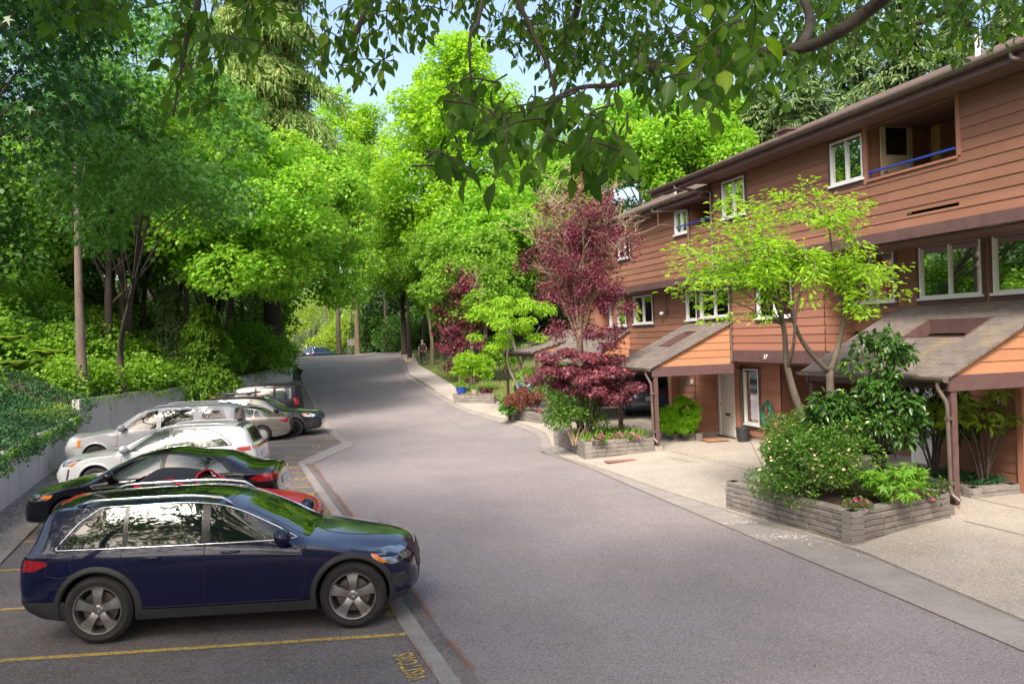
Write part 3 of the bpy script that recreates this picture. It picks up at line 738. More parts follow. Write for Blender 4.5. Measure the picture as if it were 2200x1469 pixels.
# balcony B
mb = MB(); a0, a1, zb_, zt_ = balB
mb.quad(L3(a0, -.5, zb_-.2), L3(a1, -.5, zb_-.2), L3(a1, 1.0, zb_-.2), L3(a0, 1.0, zb_-.2)); mb.quad(L3(a0, 1, zb_-.3), L3(a1, 1, zb_-.3), L3(a1, 1, 7.2), L3(a0, 1, 7.2))
for a in (a0, a1): mb.quad(L3(a, -.5, zb_-.3), L3(a, 1.0, zb_-.3), L3(a, 1.0, 7.2), L3(a, -.5, 7.2))
bl = mb.build('balcony', m_side, HB)
mb = MB(); mb.tube([L3(-.02, -.57, zb_+.1), L3(2.0, -.57, zb_+.1)], .022, 8); mb.tube([L3(2.0, -.57, zb_+.1), L3(2.0, -.5, zb_-.02)], .018, 6); mb.tube([L3(1.0, -.57, zb_+.1), L3(1.0, -.5, zb_-.02)], .018, 6); mb.build('balcony_rail', m_blue, bl)
rb = roof_block(HB, .12, 9.6, -.90, 7.20, .40, 4.2, 9.4, m_roof)
mb = MB(); bxl(mb, .02, 9.6, -.85, -.81, 6.98, 7.12); mb.build('fascia', m_trim, rb)
mb = MB(); bxl(mb, .02, 9.6, -.81, .5, 7.0, 7.02); mb.build('soffit', m_soffit, rb)
gutter_h(rb, .02, 9.62, -.92, 7.19, .06)
spout(HB, [(2.9, -.92, 7.1), (2.9, -.92, 7.0), (1.3, -.56, 6.85), (1.3, -.56, 4.95)])
vent_pipe(rb, 4.3, .6, 7.5, .5); mb = MB(); bxl(mb, 3.3, 3.7, .3, .6, 7.5, 7.78); bxl(mb, 3.25, 3.75, .25, .65, 7.78, 7.83); mb.build('roof_vent', m_trim, rb)
mb = MB(); bxl(mb, 1, 9.3, 8.9, 9, -.5, 7.0); bxl(mb, 9.2, 9.3, -.44, 9, 2.5, 7.2); mb.build('rear_wall', m_side, HB)
# wall lamp with conduit under the overhang
mb = MB(); mb.tube([L3(3.98, -.03, 4.66), L3(3.98, -.03, 4.0)], .012, 6); bxl(mb, 3.9, 4.04, -.07, -.01, 3.88, 4.02); wl = mb.build('wall_lamp', m_trim, HB)
mb = MB(); mb.ball(L3(4.14, -.14, 3.93), (.07, .075, .06), 10, 8); mb.build('lamp_head', m_white, wl, smooth=True)
mb = MB(); mb.tube([L3(5.0, -.42, 4.68), L3(4.6, -.02, 4.60)], .02, 5); mb.tube([L3(4.55, -.42, 4.68), L3(4.2, -.02, 4.60)], .02, 5); mb.build('brace', m_side2, HB)

# ---- carports ------------------------------------------------------------
def carport(par, u0, u1, ve, ze, vt, zt, hole=None, gb=.28, zpost=None, posts=((0, 0), (1, 0)), foot=.14, gmat=m_gable, spoutside=True, zg=.0, gable=True):
    s = (zt-ze)/(vt-ve); z = lambda v: ze+(v-ve)*s
    ov = .10
    mb = MB(); rows = int((vt-ve+ov)/.128)+1
    def strip(ua, ub, va, vb):
        mb.quad(L3(ua, va, z(va)+.010), L3(ub, va, z(va)+.010), L3(ub, vb, z(vb)), L3(ua, vb, z(vb)))
        mb.quad(L3(ua, va, z(va)-.004), L3(ub, va, z(va)-.004), L3(ub, va, z(va)+.010), L3(ua, va, z(va)+.010))
    for i in range(rows):
        va = ve-ov+i*.128; vb = min(vt, va+.128)
        if vb <= va: break
        ua, ub = u0-ov, u1+ov
        if hole and vb > hole[2] and va < hole[3]: strip(ua, hole[0], va, vb); strip(hole[1], ub, va, vb)
        else: strip(ua, ub, va, vb)
    # underside + rake edges
    def under(ua, ub, va, vb): mb.quad(L3(ua, va, z(va)-.03), L3(ua, vb, z(vb)-.03), L3(ub, vb, z(vb)-.03), L3(ub, va, z(va)-.03))
    if hole: under(u0-ov, hole[0], ve-ov, vt); under(hole[1], u1+ov, ve-ov, vt); under(hole[0], hole[1], ve-ov, hole[2]); under(hole[0], hole[1], hole[3], vt)
    else: under(u0-ov, u1+ov, ve-ov, vt)
    for ua in (u0-ov, u1+ov): mb.quad(L3(ua, ve-ov, z(ve-ov)-.03), L3(ua, vt, z(vt)-.03), L3(ua, vt, z(vt)+.008), L3(ua, ve-ov, z(ve-ov)+.008))
    r = mb.build('carport_roof', m_shing, par)
    if hole:
        mb = MB()
        for ua, ub, va, vb in ((hole[0]-.04, hole[0], hole[2], hole[3]), (hole[1], hole[1]+.04, hole[2], hole[3])):
            P = [L3(ua, va, z(va)-.26), L3(ub, va, z(va)-.26), L3(ub, vb, z(vb)-.26), L3(ua, vb, z(vb)-.26), L3(ua, va, z(va)+.02), L3(ub, va, z(va)+.02), L3(ub, vb, z(vb)+.02), L3(ua, vb, z(vb)+.02)]
            mb.add(P, [(0,3,2,1),(4,5,6,7),(0,1,5,4),(1,2,6,5),(2,3,7,6),(3,0,4,7)])
        bxl(mb, hole[0]-.04, hole[1]+.04, hole[2]-.04, hole[2], z(hole[2])-.28, z(hole[2])+.012); bxl(mb, hole[0]-.04, hole[1]+.04, hole[3], hole[3]+.04, z(hole[3])-.26, z(hole[3])+.012)
        mb.build('roof_opening', m_trim, r)
    if gable:
        mb = MB(); siding(mb, 'p', u0, ve+.02, vt, ze-.02, zt, bh=.2, zt=lambda a: z(a)-.035)
        mb.add([L3(u0+.02, ve, ze-.1), L3(u0+.02, vt, ze-.1), L3(u0+.02, vt, z(vt)-.04), L3(u0+.02, ve, z(ve)-.04)], [(0, 1, 2, 3)])
        mb.build('gable_siding', gmat, r)
    mb = MB(); bxl(mb, u0-.045, u0+.05, ve-.02, vt, ze-gb, ze-.02); bxl(mb, u1-.05, u1+.045, ve-.02, vt, ze-gb, ze-.02); bxl(mb, u0+.05, u1-.05, ve+.0, ve+.10, ze-gb+.03, ze-.03)
    mb.build('carport_beam', m_trim, r)
    gutter_h(r, u0-ov-.02, u1+ov, ve-ov-.05, z(ve-ov)+.0, .06)
    for k, (fu, dv) in enumerate(posts):
        uu = u0+.03 if fu == 0 else u1-.03
        vv = ve+.10+dv; zb = G(*W(uu, vv, 0).to_2d())+.045
        mb = MB(); bxl(mb, uu-.055, uu+.055, vv-.055, vv+.055, zb+foot, ze-gb+.001); p = mb.build('post', m_trim, par)
        mb = MB(); bxl(mb, uu-.10, uu+.10, vv-.10, vv+.10, zb-.1, zb+foot); mb.build('footing', m_found, p)
    if spoutside:
        uu = u0-.0; vv = ve-ov-.05; zb = G(*W(uu, ve, 0).to_2d())+.05
        sp = spout(par, [(uu+.06, vv, z(ve-ov)-.06), (uu+.06, vv, z(ve-ov)-.17), (uu-.03, ve-.05, z(ve-ov)-.42), (uu-.03, ve-.03, zb+.42), (uu-.05, ve-.03, zb+.34), (uu-.16, ve+.03, zb+.24)], .034)
        mb = MB()
        for zz in (zb+.5, ze-.75): bxl(mb, uu-.075, uu+.015, ve-.08, ve+.02, zz, zz+.05)
        mb.build('bracket', m_gutm, sp)
    return r
def planehit(px, py, ve, ze, vt, zt):
    s = (zt-ze)/(vt-ve); v = (ve+vt)/2
    for _ in range(60):
        u, z = FU(px, py, v); v += (ve+(z-ze)/s-v)*.3
    return u, v
hp = [planehit(x, y, -1.55, 2.47, .8, 3.70) for x, y in ((1993, 690), (2127, 683), (1945, 727), (2080, 723))]
hole1 = ((hp[1][0]+hp[3][0])/2, (hp[0][0]+hp[2][0])/2, (hp[2][1]+hp[3][1])/2, (hp[0][1]+hp[1][1])/2)
print('hole', hole1, hp)
carport(HA, -9.75, -5.85, -1.62, 2.47, .8, 3.70, hole=hole1, foot=.16)
hp = [planehit(x, y, -2.45, 2.42, 0, 3.57) for x, y in ((1466, 716), (1482, 716), (1425, 752))]
carport(HB, .0, 2.55, -2.45, 2.42, -.0, 3.57, hole=(1.05, 1.75, -1.35, -.55))
carport(HB, 7.1, 12.2, -1.62, 2.42, 0, 3.48, posts=((0, 0), (1, 0)), spoutside=False)
carport(HB, 12.4, 17, -1.9, 2.75, 1.1, 3.6, spoutside=False)
# extra inner post of the middle carport
zb = G(*W(2.4, -.6, 0).to_2d())

# ================================================================ vehicles
def pchip(pts):
    xs = [p[0] for p in pts]; ys = [p[1] for p in pts]; n = len(xs)
    h = [xs[i+1]-xs[i] for i in range(n-1)]; d = [(ys[i+1]-ys[i])/h[i] for i in range(n-1)]
    m = [0]*n
    for i in range(1, n-1):
        if d[i-1]*d[i] > 0:
            w1 = 2*h[i]+h[i-1]; w2 = h[i]+2*h[i-1]; m[i] = (w1+w2)/(w1/d[i-1]+w2/d[i])
    m[0] = d[0]; m[-1] = d[-1]
    def f(x):
        if x <= xs[0]: return ys[0]
        if x >= xs[-1]: return ys[-1]
        i = 0
        while x > xs[i+1]: i += 1
        t = (x-xs[i])/h[i]; t2, t3 = t*t, t*t*t
        return (2*t3-3*t2+1)*ys[i]+(t3-2*t2+t)*h[i]*m[i]+(-2*t3+3*t2)*ys[i+1]+(t3-t2)*h[i]*m[i+1]
    return f
def paint(name, col, metallic=.3, rough=.25, flake=True, dirt=True):
    m = pmat('paint_'+name, col, rough, metallic, col2=tuple(c*.86 for c in col), scale=2.5, coat=1.0,
             stain=(6, .60, .75, tuple(c*.8+.003 for c in col), .25) if dirt else None, spec=.12)
    return m
m_carglass = pmat('car_glass', (.008, .012, .011), .03, spec=.8, coat=0)
m_carglass2 = pmat('car_glass_clear', (.05, .07, .065), .04, spec=.6, coat=.8, col2=(.015, .025, .024), scale=1.6, ramp=(.42, .58))
m_black = pmat('black_plastic', (.022, .022, .024), .55, col2=(.035, .034, .034), scale=8, bump=.1, bscale=60)
m_cladding = pmat('cladding', (.016, .0155, .016), .6, col2=(.026, .025, .025), scale=6, bump=.15, bscale=80)
m_pillar = pmat('gloss_black', (.008, .008, .009), .25, spec=.4)
m_chrome = pmat('chrome', (.75, .75, .76), .12, 1, col2=(.6, .6, .62), scale=8)
m_alloy = pmat('alloy', (.46, .44, .43), .32, .9, col2=(.34, .32, .31), scale=9, stain=(14, .6, .75, (.2, .17, .15), .5))
m_alloyb = pmat('black_alloy', (.02, .02, .022), .25, .5)
m_hubcap = pmat('silver_hubcap', (.52, .52, .53), .38, .5, col2=(.42, .42, .43), scale=9)
m_tyre = pmat('tyre_rubber', (.015, .014, .0135), .85, col2=(.030, .026, .024), scale=7, bump=.3, bscale=60)
m_brake = pmat('brake_steel', (.22, .19, .17), .5, .8, col2=(.12, .09, .07), scale=20)
m_tail = pmat('tail_lamp', (.36, .008, .012), .12, coat=1, col2=(.20, .004, .008), scale=20)
m_amberl = pmat('amber_lamp', (.75, .20, .015), .15, coat=1)
m_head = pmat('head_lamp', (.30, .33, .36), .08, .6, coat=1, col2=(.07, .075, .085), scale=13)
m_lens = pmat('lens_white', (.70, .73, .76), .1, .3, coat=1)
m_seam = pmat('seam', (.006, .006, .008), .6)
m_plate = pmat('number_plate', (.65, .67, .72), .5, col2=(.5, .52, .6), scale=10)
m_well = pmat('wheel_well', (.008, .008, .008), .95)

def make_wheel(root, x, y, R, rr, width, spokes=5, style='five', side=1, rimmat=None, name='wheel'):
    """wheel centred at (x, y, R); side=+1: outer face towards +y"""
    T = Matrix.Translation((x, y, R)) @ Matrix.Diagonal((1, side, 1, 1))
    w2 = width/2; mb = MB()
    prof = [(rr, -w2+.02), (rr+.02, -w2), (rr+(R-rr)*.5, -w2-.006), (R-.02, -w2+.012), (R-.004, -w2+.04)]
    for k in range(5):
        a = -w2+.05+(width-.1)*k/4; prof += [(R, a-.008), (R, a+.008)] + ([(R-.008, a+.012), (R-.008, a+(width-.1)/4-.012)] if k < 4 else [])
    prof += [(R-.004, w2-.04), (R-.02, w2-.012), (rr+(R-rr)*.55, w2+.008), (rr+.02, w2+.002), (rr, w2-.015)]
    mb.lathe(prof, 48, T); o = mb.build(name, m_tyre, root, smooth='auto')
    rm = rimmat or m_alloy
    mb = MB(); mb.lathe([(rr+.004, w2-.01), (rr-.004, w2+.004), (rr-.014, w2+.002), (rr-.022, w2-.02), (rr-.03, w2-.07), (rr-.04, -w2+.02)], 48, T)
    r0 = .055; face = w2-.028
    def radial(k, n, f):
        a = 2*math.pi*k/n+math.pi/2
        return Matrix.Rotation(-a, 4, 'Y')
    if style in ('five', 'six', 'ten', 'hub'):
        n = {'five': 5, 'six': 6, 'ten': 10, 'hub': 9}[style]
        wi, wo = {'five': (.052, .088), 'six': (.04, .06), 'ten': (.022, .03), 'hub': (.03, .062)}[style]
        for k in range(n):
            M_ = T @ radial(k, n, 0)
            st = []
            for i in range(7):
                t = i/6; r_ = r0*.6+(rr-.018-r0*.6)*t
                hw = wi+(wo-wi)*(t**1.6)- (0 if style != 'five' else .010*math.sin(math.pi*t))
                yy = face-.012+.016*math.sin(math.pi*min(1, t*1.1))+(.012*t if style != 'hub' else 0)
                st.append([(r_, yy-.03, -hw), (r_, yy, -hw*.82), (r_, yy+.004, 0), (r_, yy, hw*.82), (r_, yy-.03, hw)])
            V = [M_ @ Vector(p) for s_ in st for p in s_]; Fc = []
            for i in range(6):
                for j in range(4): Fc.append((i*5+j, i*5+j+1, (i+1)*5+j+1, (i+1)*5+j))
            mb.add(V, Fc)
    mb.lathe([(.0, face+.008), (.03, face+.008), (.036, face), (r0, face-.002), (.075, face-.02), (.08, face-.05)], 24, T)
    rim = mb.build('rim', rm, o, smooth='auto')
    mb = MB(); mb.lathe([(0, w2-.10), (rr*.72, w2-.10), (rr*.72, w2-.12), (0, w2-.12)], 32, T); mb.build('brake_disc', m_brake, o)
    mb = MB(); mb.lathe([(0, w2-.13), (rr-.03, w2-.13)], 24, T); mb.build('wheel_back', m_well, o)
    mb = MB()
    for k in range(5):
        a = 2*math.pi*(k+.5)/5+math.pi/2; c = T @ Vector((.052*math.cos(a), face-.0, .052*math.sin(a))); mb.ball(c, .010, 6, 4)
    mb.build('wheel_nuts', m_black, o)
    if style == 'five':
        mb = MB(); yy = face+.012
        for k in range(3):
            a = 2*math.pi*k/3+math.pi/2; mb.tube([T @ Vector((0, yy, 0)), T @ Vector((.024*math.cos(a), yy, .024*math.sin(a)))], [.004, .0015], 5)
        mb.tube([T @ Vector((.026*math.cos(2*math.pi*k/20), yy, .026*math.sin(2*math.pi*k/20))) for k in range(21)], .0022, 5, cap=False); mb.build('star_emblem', m_chrome, o)
    return o

class Car:
    def __init__(s, spec):
        s.sp = spec; s.f = {k: pchip(spec[k]) for k in ('top', 'bot', 'wid', 'belt', 'roofw')}
        s.crown = pchip(spec.get('crown', [(-1.2, .05), (4, .05)])); s.x0 = spec['top'][0][0]; s.x1 = spec['top'][-1][0]
    def ring(s, x, n=None):
        zt, zb, w, zs, wr = (s.f[k](x) for k in ('top', 'bot', 'wid', 'belt', 'roofw'))
        cr = s.crown(x); zs = min(zs, zt-cr-.03); zs = max(zs, zb+.12)
        hgt = zt-cr-zs
        P = [(0, zt), (wr*.5, zt-cr*.22), (wr*.86, zt-cr*.70), (wr, zt-cr)]
        # glass (slightly bulged)
        wb = w*.965
        for t in (.08, .35, .65, .92):
            P.append((wr+(wb-wr)*t+.020*math.sin(math.pi*t)*min(1, hgt/.3), (zt-cr)+(zs-(zt-cr))*t))
        sh = zs-(zs-zb)*.16
        P += [(wb+(w-wb)*.55, zs-(zs-zb)*.04), (w*.997, sh), (w, zs-(zs-zb)*.32), (w*.992, zs-(zs-zb)*.50), (w*.985, zs-(zs-zb)*.66), (w*.982, zb+(zs-zb)*.18), (w*.95, zb+(zs-zb)*.04), (w*.86, zb), (w*.4, zb-.0), (0, zb)]
        return P
    def body(s, name, mat, root, nst=84, arch=None):
        xs = []
        L = s.x1-s.x0
        for i in range(nst+1):
            t = i/nst; t = t-.055*math.sin(2*math.pi*t)   # denser at the ends
            xs.append(s.x0+L*t)
        rings = [s.ring(x) for x in xs]; k = len(rings[0]); V = []
        for x, R_ in zip(xs, rings):
            V += [(x, -y, z) for y, z in R_]+[(x, y, z) for y, z in R_[1:-1][::-1]]
        K = 2*k-2; Fc = []
        for i in range(nst):
            for j in range(K):
                j2 = (j+1) % K; Fc.append((i*K+j, (i+1)*K+j, (i+1)*K+j2, i*K+j2))
        Fc.append(tuple(range(K))); Fc.append(tuple(nst*K+j for j in range(K-1, -1, -1)))
        me = bpy.data.meshes.new(name); me.from_pydata(V, [], Fc)
        bm = bmesh.new(); bm.from_mesh(me); bmesh.ops.recalc_face_normals(bm, faces=bm.faces); bm.to_mesh(me)
        s.bvh = BVHTree.FromBMesh(bm); bm.free()
        me.materials.append(mat); me.materials.append(m_well)
        ob = bpy.data.objects.new(name, me); COL.objects.link(ob)
        # wheel arches cut with cylinders
        cut = MB(); ra = s.sp['arch']
        for ax in (0, s.sp['wb']):
            for sd in (-1, 1):
                ww = s.sp['w']/2
                T = Matrix.Translation((ax, sd*(ww-.02), s.sp['R']+.01))
                V = []; n = 40
                for y in (-.30, .30):
                    for q in range(n):
                        a = 2*math.pi*q/n; V.append(T @ Vector((ra*math.cos(a), y, ra*math.sin(a))))
                cut.add(V, [(q, (q+1) % n, (q+1) % n+n, q+n) for q in range(n)]+[tuple(range(n-1, -1, -1)), tuple(range(n, 2*n))])
        c = cut.build('cut', m_well)
        bm = bmesh.new(); bm.from_mesh(c.data); bmesh.ops.recalc_face_normals(bm, faces=bm.faces); bm.to_mesh(c.data); bm.free()
        md = ob.modifiers.new('b', 'BOOLEAN'); md.object = c; md.operation = 'DIFFERENCE'; md.solver = 'EXACT'
        bpy.context.view_layer.update(); dg = bpy.context.evaluated_depsgraph_get()
        me2 = bpy.data.meshes.new_from_object(ob.evaluated_get(dg)); bpy.data.objects.remove(c); bpy.data.objects.remove(ob)
        me2.name = name
        me2.polygons.foreach_set('use_smooth', [True]*len(me2.polygons))
        me2.set_sharp_from_angle(angle=rad(32))
        o = bpy.data.objects.new(name, me2); COL.objects.link(o); o.parent = root; s.root = root; s.o = o
        return o
    def hit(s, axis, a, b, side=-1, off=.004):
        """project a 2D point on the body. axis 'y': (x,z) from the side; 'x': (y,z) from an end (side=+1 front); 'z': (x,y) from above"""
        if axis == 'y': o_, d = Vector((a, side*3, b)), Vector((0, -side, 0))
        elif axis == 'x': o_, d = Vector((side*8, a, b)), Vector((-side, 0, 0))
        else: o_, d = Vector((a, b, 4)), Vector((0, 0, -1))
        h, nrm, i, dist = s.bvh.ray_cast(o_, d)
        if h is None: return None
        if nrm.dot(d) > 0: nrm = -nrm
        return h+nrm*off
    def patch(s, name, poly, mat, axis='y', side=-1, off=.004, step=.06, parent=None, rnd=0, thick=.0):
        if rnd:
            P = [Vector(p) for p in poly]; Q = []
            for i, p in enumerate(P):
                a, b = P[i-1]-p, P[(i+1) % len(P)]-p; k = min(rnd, a.length*.45, b.length*.45)
                A, B = p+a.normalized()*k, p+b.normalized()*k
                for t in (0, .25, .5, .75, 1): Q.append(A.lerp(p, t).lerp(p.lerp(B, t), t))
            poly = Q
        P = []
        n = len(poly)
        for i in range(n):
            a, b = Vector(poly[i]), Vector(poly[(i+1) % n]); m = max(1, int((b-a).length/step))
            for j in range(m): P.append(a.lerp(b, j/m))
        if axis == 'y' and name in ('side_window', 'pillar'):
            P = [Vector((p.x, min(p.y, s.f['top'](p.x)-s.crown(p.x)-.018))) for p in P]
        E_ = [(i, (i+1) % len(P)) for i in range(len(P))]
        x0, x1 = min(p.x for p in P), max(p.x for p in P); y0, y1 = min(p.y for p in P), max(p.y for p in P)
        pts = list(P); x = x0+step*.6
        def inside(q):
            c = False
            for i in range(len(P)):
                a, b = P[i], P[i-1]
                if (a.y > q.y) != (b.y > q.y) and q.x < (b.x-a.x)*(q.y-a.y)/(b.y-a.y)+a.x: c = not c
            return c
        while x < x1:
            y = y0+step*.6
            while y < y1:
                q = Vector((x, y))
                if inside(q) and min((q-p).length for p in P) > step*.45: pts.append(q)
                y += step
            x += step
        r = delaunay_2d_cdt(pts, E_, [], 1, 1e-5)
        V = []; ok = []
        last = None
        for v in r[0]:
            h = s.hit(axis, v.x, v.y, side, off)
            ok.append(h is not None); V.append(h if h is not None else Vector((0, 0, 0)))
        Fc = [tuple(f) for f in r[2] if all(ok[i] for i in f)]
        # drop faces hanging over an edge
        Fc = [f for f in Fc if max((V[f[i]]-V[f[i-1]]).length for i in range(len(f))) < step*6]
        mb = MB(); mb.add(V, Fc); o = mb.build(name, mat, parent or s.root, smooth=True)
        return o
    def rib(s, name, line, wid, mat, axis='y', side=-1, off=.003, h=.0, parent=None, closed=False, step=.05, mb=None, r=None):
        pl = [Vector(p) for p in line]
        if closed: pl.append(pl[0])
        Q = []
        for a, b in zip(pl, pl[1:]):
            m = max(1, int((b-a).length/step))
            for j in range(m): Q.append(a.lerp(b, j/m))
        Q.append(pl[-1])
        if name == 'window_trim': Q = [Vector((p.x, min(p.y, s.f['top'](p.x)-s.crown(p.x)-.006))) for p in Q]
        P3 = [s.hit(axis, q.x, q.y, side, off) for q in Q]; P3 = [p for p in P3 if p is not None]
        own = mb is None
        if own: mb = MB()
        if len(P3) > 1: mb.tube(P3, wid/2, 6)
        if own: return mb.build(name, mat, parent or s.root, smooth=True)
def place(px_l, Yd, yaw, spec_mid, zg=None): pass

def rounded(poly, r=.04, n=5):
    P = [Vector(p) for p in poly]; Q = []
    for i, p in enumerate(P):
        a, b = P[i-1]-p, P[(i+1) % len(P)]-p; k = min(r, a.length*.45, b.length*.45)
        A, B = p+a.normalized()*k, p+b.normalized()*k
        for t in [j/(n-1) for j in range(n)]: Q.append(tuple(A.lerp(p, t).lerp(p.lerp(B, t), t)))
    return Q
def build_car(name, label, spec, loc, yaw, rx=0, ry=0, detail=2, sides=(-1, 1), group='cars parked nose or tail in beside the retaining wall', cat='car'):
    root = empty(name, loc, yaw, label, cat, group, rot=(rx, ry, yaw))
    c = Car(spec); body = c.body('body', spec['paint'], root)
    R, rr, tw, W2 = spec['R'], spec['rr'], spec.get('tw', .225), spec['w']/2
    for ax in (0, spec['wb']):
        for sd in (-1, 1):
            make_wheel(root, ax, sd*(W2-tw/2-.012), R, rr, tw, style=spec.get('wheel', 'five'), side=sd, rimmat=spec.get('rim'))
    wf = spec['wf']
    gm = spec.get('glass', m_carglass)
    for sd in sides:
        for g in spec['side_glass']:
            pl = rounded(g, .05); c.patch('side_window', pl, gm, 'y', sd, .004)
        if spec.get('trim'):
            c.rib('window_trim', rounded(spec['trim'], .05), .020, spec.get('trimmat', m_chrome), 'y', sd, .004, closed=True)
        for pp in spec.get('pillars', []): c.patch('pillar', pp, m_pillar, 'y', sd, .0045)
        mb = MB()
        for ln in spec['seams']: c.rib('', ln, .011, m_seam, 'y', sd, -.001, mb=mb)
        mb.build('door_seams', m_seam, body, smooth=True)
        for hx, hz in spec['handles']:
            mb = MB(); P = [c.hit('y', hx+dx, hz, sd, of) for dx, of in ((-.10, .004), (-.07, .028), (0, .034), (.07, .028), (.10, .004))]
            if all(p is not None for p in P): mb.tube(P, [.012, .015, .016, .015, .012], 8); mb.build('door_handle', spec.get('handlemat', spec['paint']), root, smooth=True)
        # mirror
        mx, mz = spec['mirror']; h = c.hit('y', mx, mz, sd, 0)
        if h is not None:
            mb = MB(); mc = h+Vector((.02, sd*.13, .05)); mb.ball(mc, (.10, .13, .095), 16, 12)
            mb.tube([h, h+Vector((.01, sd*.05, .02)), mc], [.035, .03, .03], 8); o = mb.build('door_mirror', spec.get('mirrormat', spec['paint']), root, smooth=True)
            mb = MB(); mb.ball(mc+Vector((-.045, 0, 0)), (.045, .105, .068), 12, 8); mb.build('mirror_glass', m_carglass, o, smooth=True)
        for nm, pl, mt, of in spec.get('side_patches', []): c.patch(nm, pl, mt, 'y', sd, of, .05)
        # arch cladding
        if spec.get('clad'):
            for ax in (0, spec['wb']):
                mb = MB(); r1, r2 = spec['arch']-.012, spec['arch']+spec['clad']; V = []; n = 36; k = 4
                for i in range(n+1):
                    a = rad(-14+208*i/n)
                    for j in range(k+1):
                        r_ = r1+(r2-r1)*j/k; X_, Z_ = ax+r_*math.cos(a), R+.01+r_*math.sin(a)
                        Xh, Zh = ax+max(r_, spec['arch']+.004)*math.cos(a), R+.01+max(r_, spec['arch']+.004)*math.sin(a)
                        h = c.hit('y', Xh, max(Zh, .2), sd, 0) or Vector((Xh, sd*W2*.97, Zh))
                        bulge = (.026, .028, .024, .014, .002)[j]
                        V.append(Vector((X_, h.y+sd*bulge, Z_)))
                Fc = [(i*(k+1)+j, i*(k+1)+j+1, (i+1)*(k+1)+j+1, (i+1)*(k+1)+j) for i in range(n) for j in range(k)]
                # inner lip
                m0 = len(V)
                for i in range(n+1): V.append(V[i*(k+1)]+Vector((0, -sd*.06, 0)))
                Fc += [(i*(k+1), (i+1)*(k+1), m0+i+1, m0+i) for i in range(n)]
                mb.add(V, Fc); mb.build('arch_trim', spec.get('cladmat', m_cladding), root, smooth=True)
        if spec.get('sill'):
            x0_, x1_, z0_, z1_ = spec['sill']; c.patch('side_sill', [(x0_, z0_), (x1_, z0_), (x1_, z1_), (x0_, z1_)], spec.get('cladmat', m_cladding), 'y', sd, .014, .06)
    # screens from above
    for nm, pl, mt in spec.get('top_patches', []): c.patch(nm, pl, mt, 'z', 1, .004, .09)
    for nm, pl, mt, of in spec.get('front_patches', []): c.patch(nm, pl, mt, 'x', 1, of, .05)
    for nm, pl, mt, of in spec.get('rear_patches', []): c.patch(nm, pl, mt, 'x', -1, of, .05)
    if spec.get('rails'):
        xa, xb, yy, zz, rmat = spec['rails']
        for sd in (-1, 1):
            P = []
            for i in range(13):
                t = i/12; x = xa+(xb-xa)*t; h = c.hit('z', x, sd*yy, 1, 0)
                P.append(h+Vector((0, 0, zz*min(1, math.sin(math.pi*min(1, max(0, t*1.0)))*4)-.002)))
            mb = MB(); mb.tube(P, .021, 8); mb.build('roof_rail', rmat, root, smooth=True)
    return root, c
def bump_boxes(*a): pass

# ---- blue SUV ------------------------------------------------------------
def suv_spec(L0, L1, WBs, Hh, Wd, R, roof0, ws_top, cowl, rake0, beltz=1.05, hood=1.02, nose=.86, boxy=0):
    w = Wd/2
    return dict(
        wb=WBs, w=Wd, R=R,
        top=[(-L0, .74), (-L0+.03, .98), (-L0+.10, beltz+.04), (rake0-.10, Hh-.14), (rake0+.05, Hh-.055), (roof0+.5, Hh-.005), (ws_top-.75, Hh), (ws_top-.25, Hh-.05), (ws_top, Hh-.12), ((ws_top+cowl)/2, (Hh-.10+hood)/2+.005), (cowl, hood+.035), (cowl+.25, hood+.02), (L1-.55, hood-.055), (L1-.22, nose+.03), (L1-.08, nose-.06), (L1, nose-.2)],
        bot=[(-L0, .48), (-L0+.12, .36), (-.45, .25), (.4, .21), (WBs-.4, .21), (WBs+.4, .25), (L1-.1, .30), (L1, .42)],
        wid=[(-L0, w*.74), (-L0+.05, w*.84), (-L0+.25, w*.93), (-.35, w*.985), (.2, w), (WBs-.1, w), (WBs+.3, w*.975), (L1-.35, w*.90), (L1-.12, w*.80), (L1, w*.66)],
        belt=[(-L0, .72), (-L0+.1, beltz), (0, beltz+.01), (ws_top, beltz-.02), (cowl+.1, beltz-.05), (L1-.5, hood-.16), (L1, nose-.28)],
        roofw=[(-L0, w*.6), (-L0+.15, w*.66), (rake0, w*.68), (roof0+.6, w*.72), (ws_top-.2, w*.70), (cowl, w*.80), (L1-.4, w*.74), (L1-.05, w*.60), (L1, w*.5)],
        crown=[(-L0, .05), (0, .065), (ws_top, .06), (cowl, .05), (L1-.5, .075), (L1, .06)])
GL = suv_spec(.93, 3.72, 2.873, 1.585, 1.90, .384, -.5, 1.56, 2.38, -.50, beltz=1.04, hood=1.01, nose=.92)
GL['top'] = [(-.93, .74), (-.91, .98), (-.84, 1.06), (-.66, 1.42), (-.56, 1.53), (-.40, 1.555), (.1, 1.58), (.85, 1.59), (1.3, 1.55), (1.56, 1.47), (1.98, 1.27), (2.38, 1.07), (2.63, 1.045), (3.05, .985), (3.35, .93), (3.50, .87), (3.58, .79), (3.62, .64)]
GL['bot'][-2:] = [(3.5, .30), (3.62, .42)]
GL['wid'] = [(-.93, .72), (-.88, .81), (-.7, .89), (-.35, .935), (.2, .95), (2.8, .95), (3.1, .925), (3.35, .85), (3.52, .70), (3.62, .48)]
GL['belt'] = [(-.93, .72), (-.83, 1.03), (0, 1.05), (1.56, 1.03), (2.5, .99), (3.1, .88), (3.45, .78), (3.62, .56)]
GL['roofw'] = [(-.93, .58), (-.78, .64), (-.5, .66), (.1, .69), (1.36, .67), (2.38, .76), (3.1, .70), (3.45, .52), (3.62, .36)]
GL['crown'] = [(-.93, .05), (0, .065), (1.56, .06), (2.38, .05), (3.1, .085), (3.62, .06)]
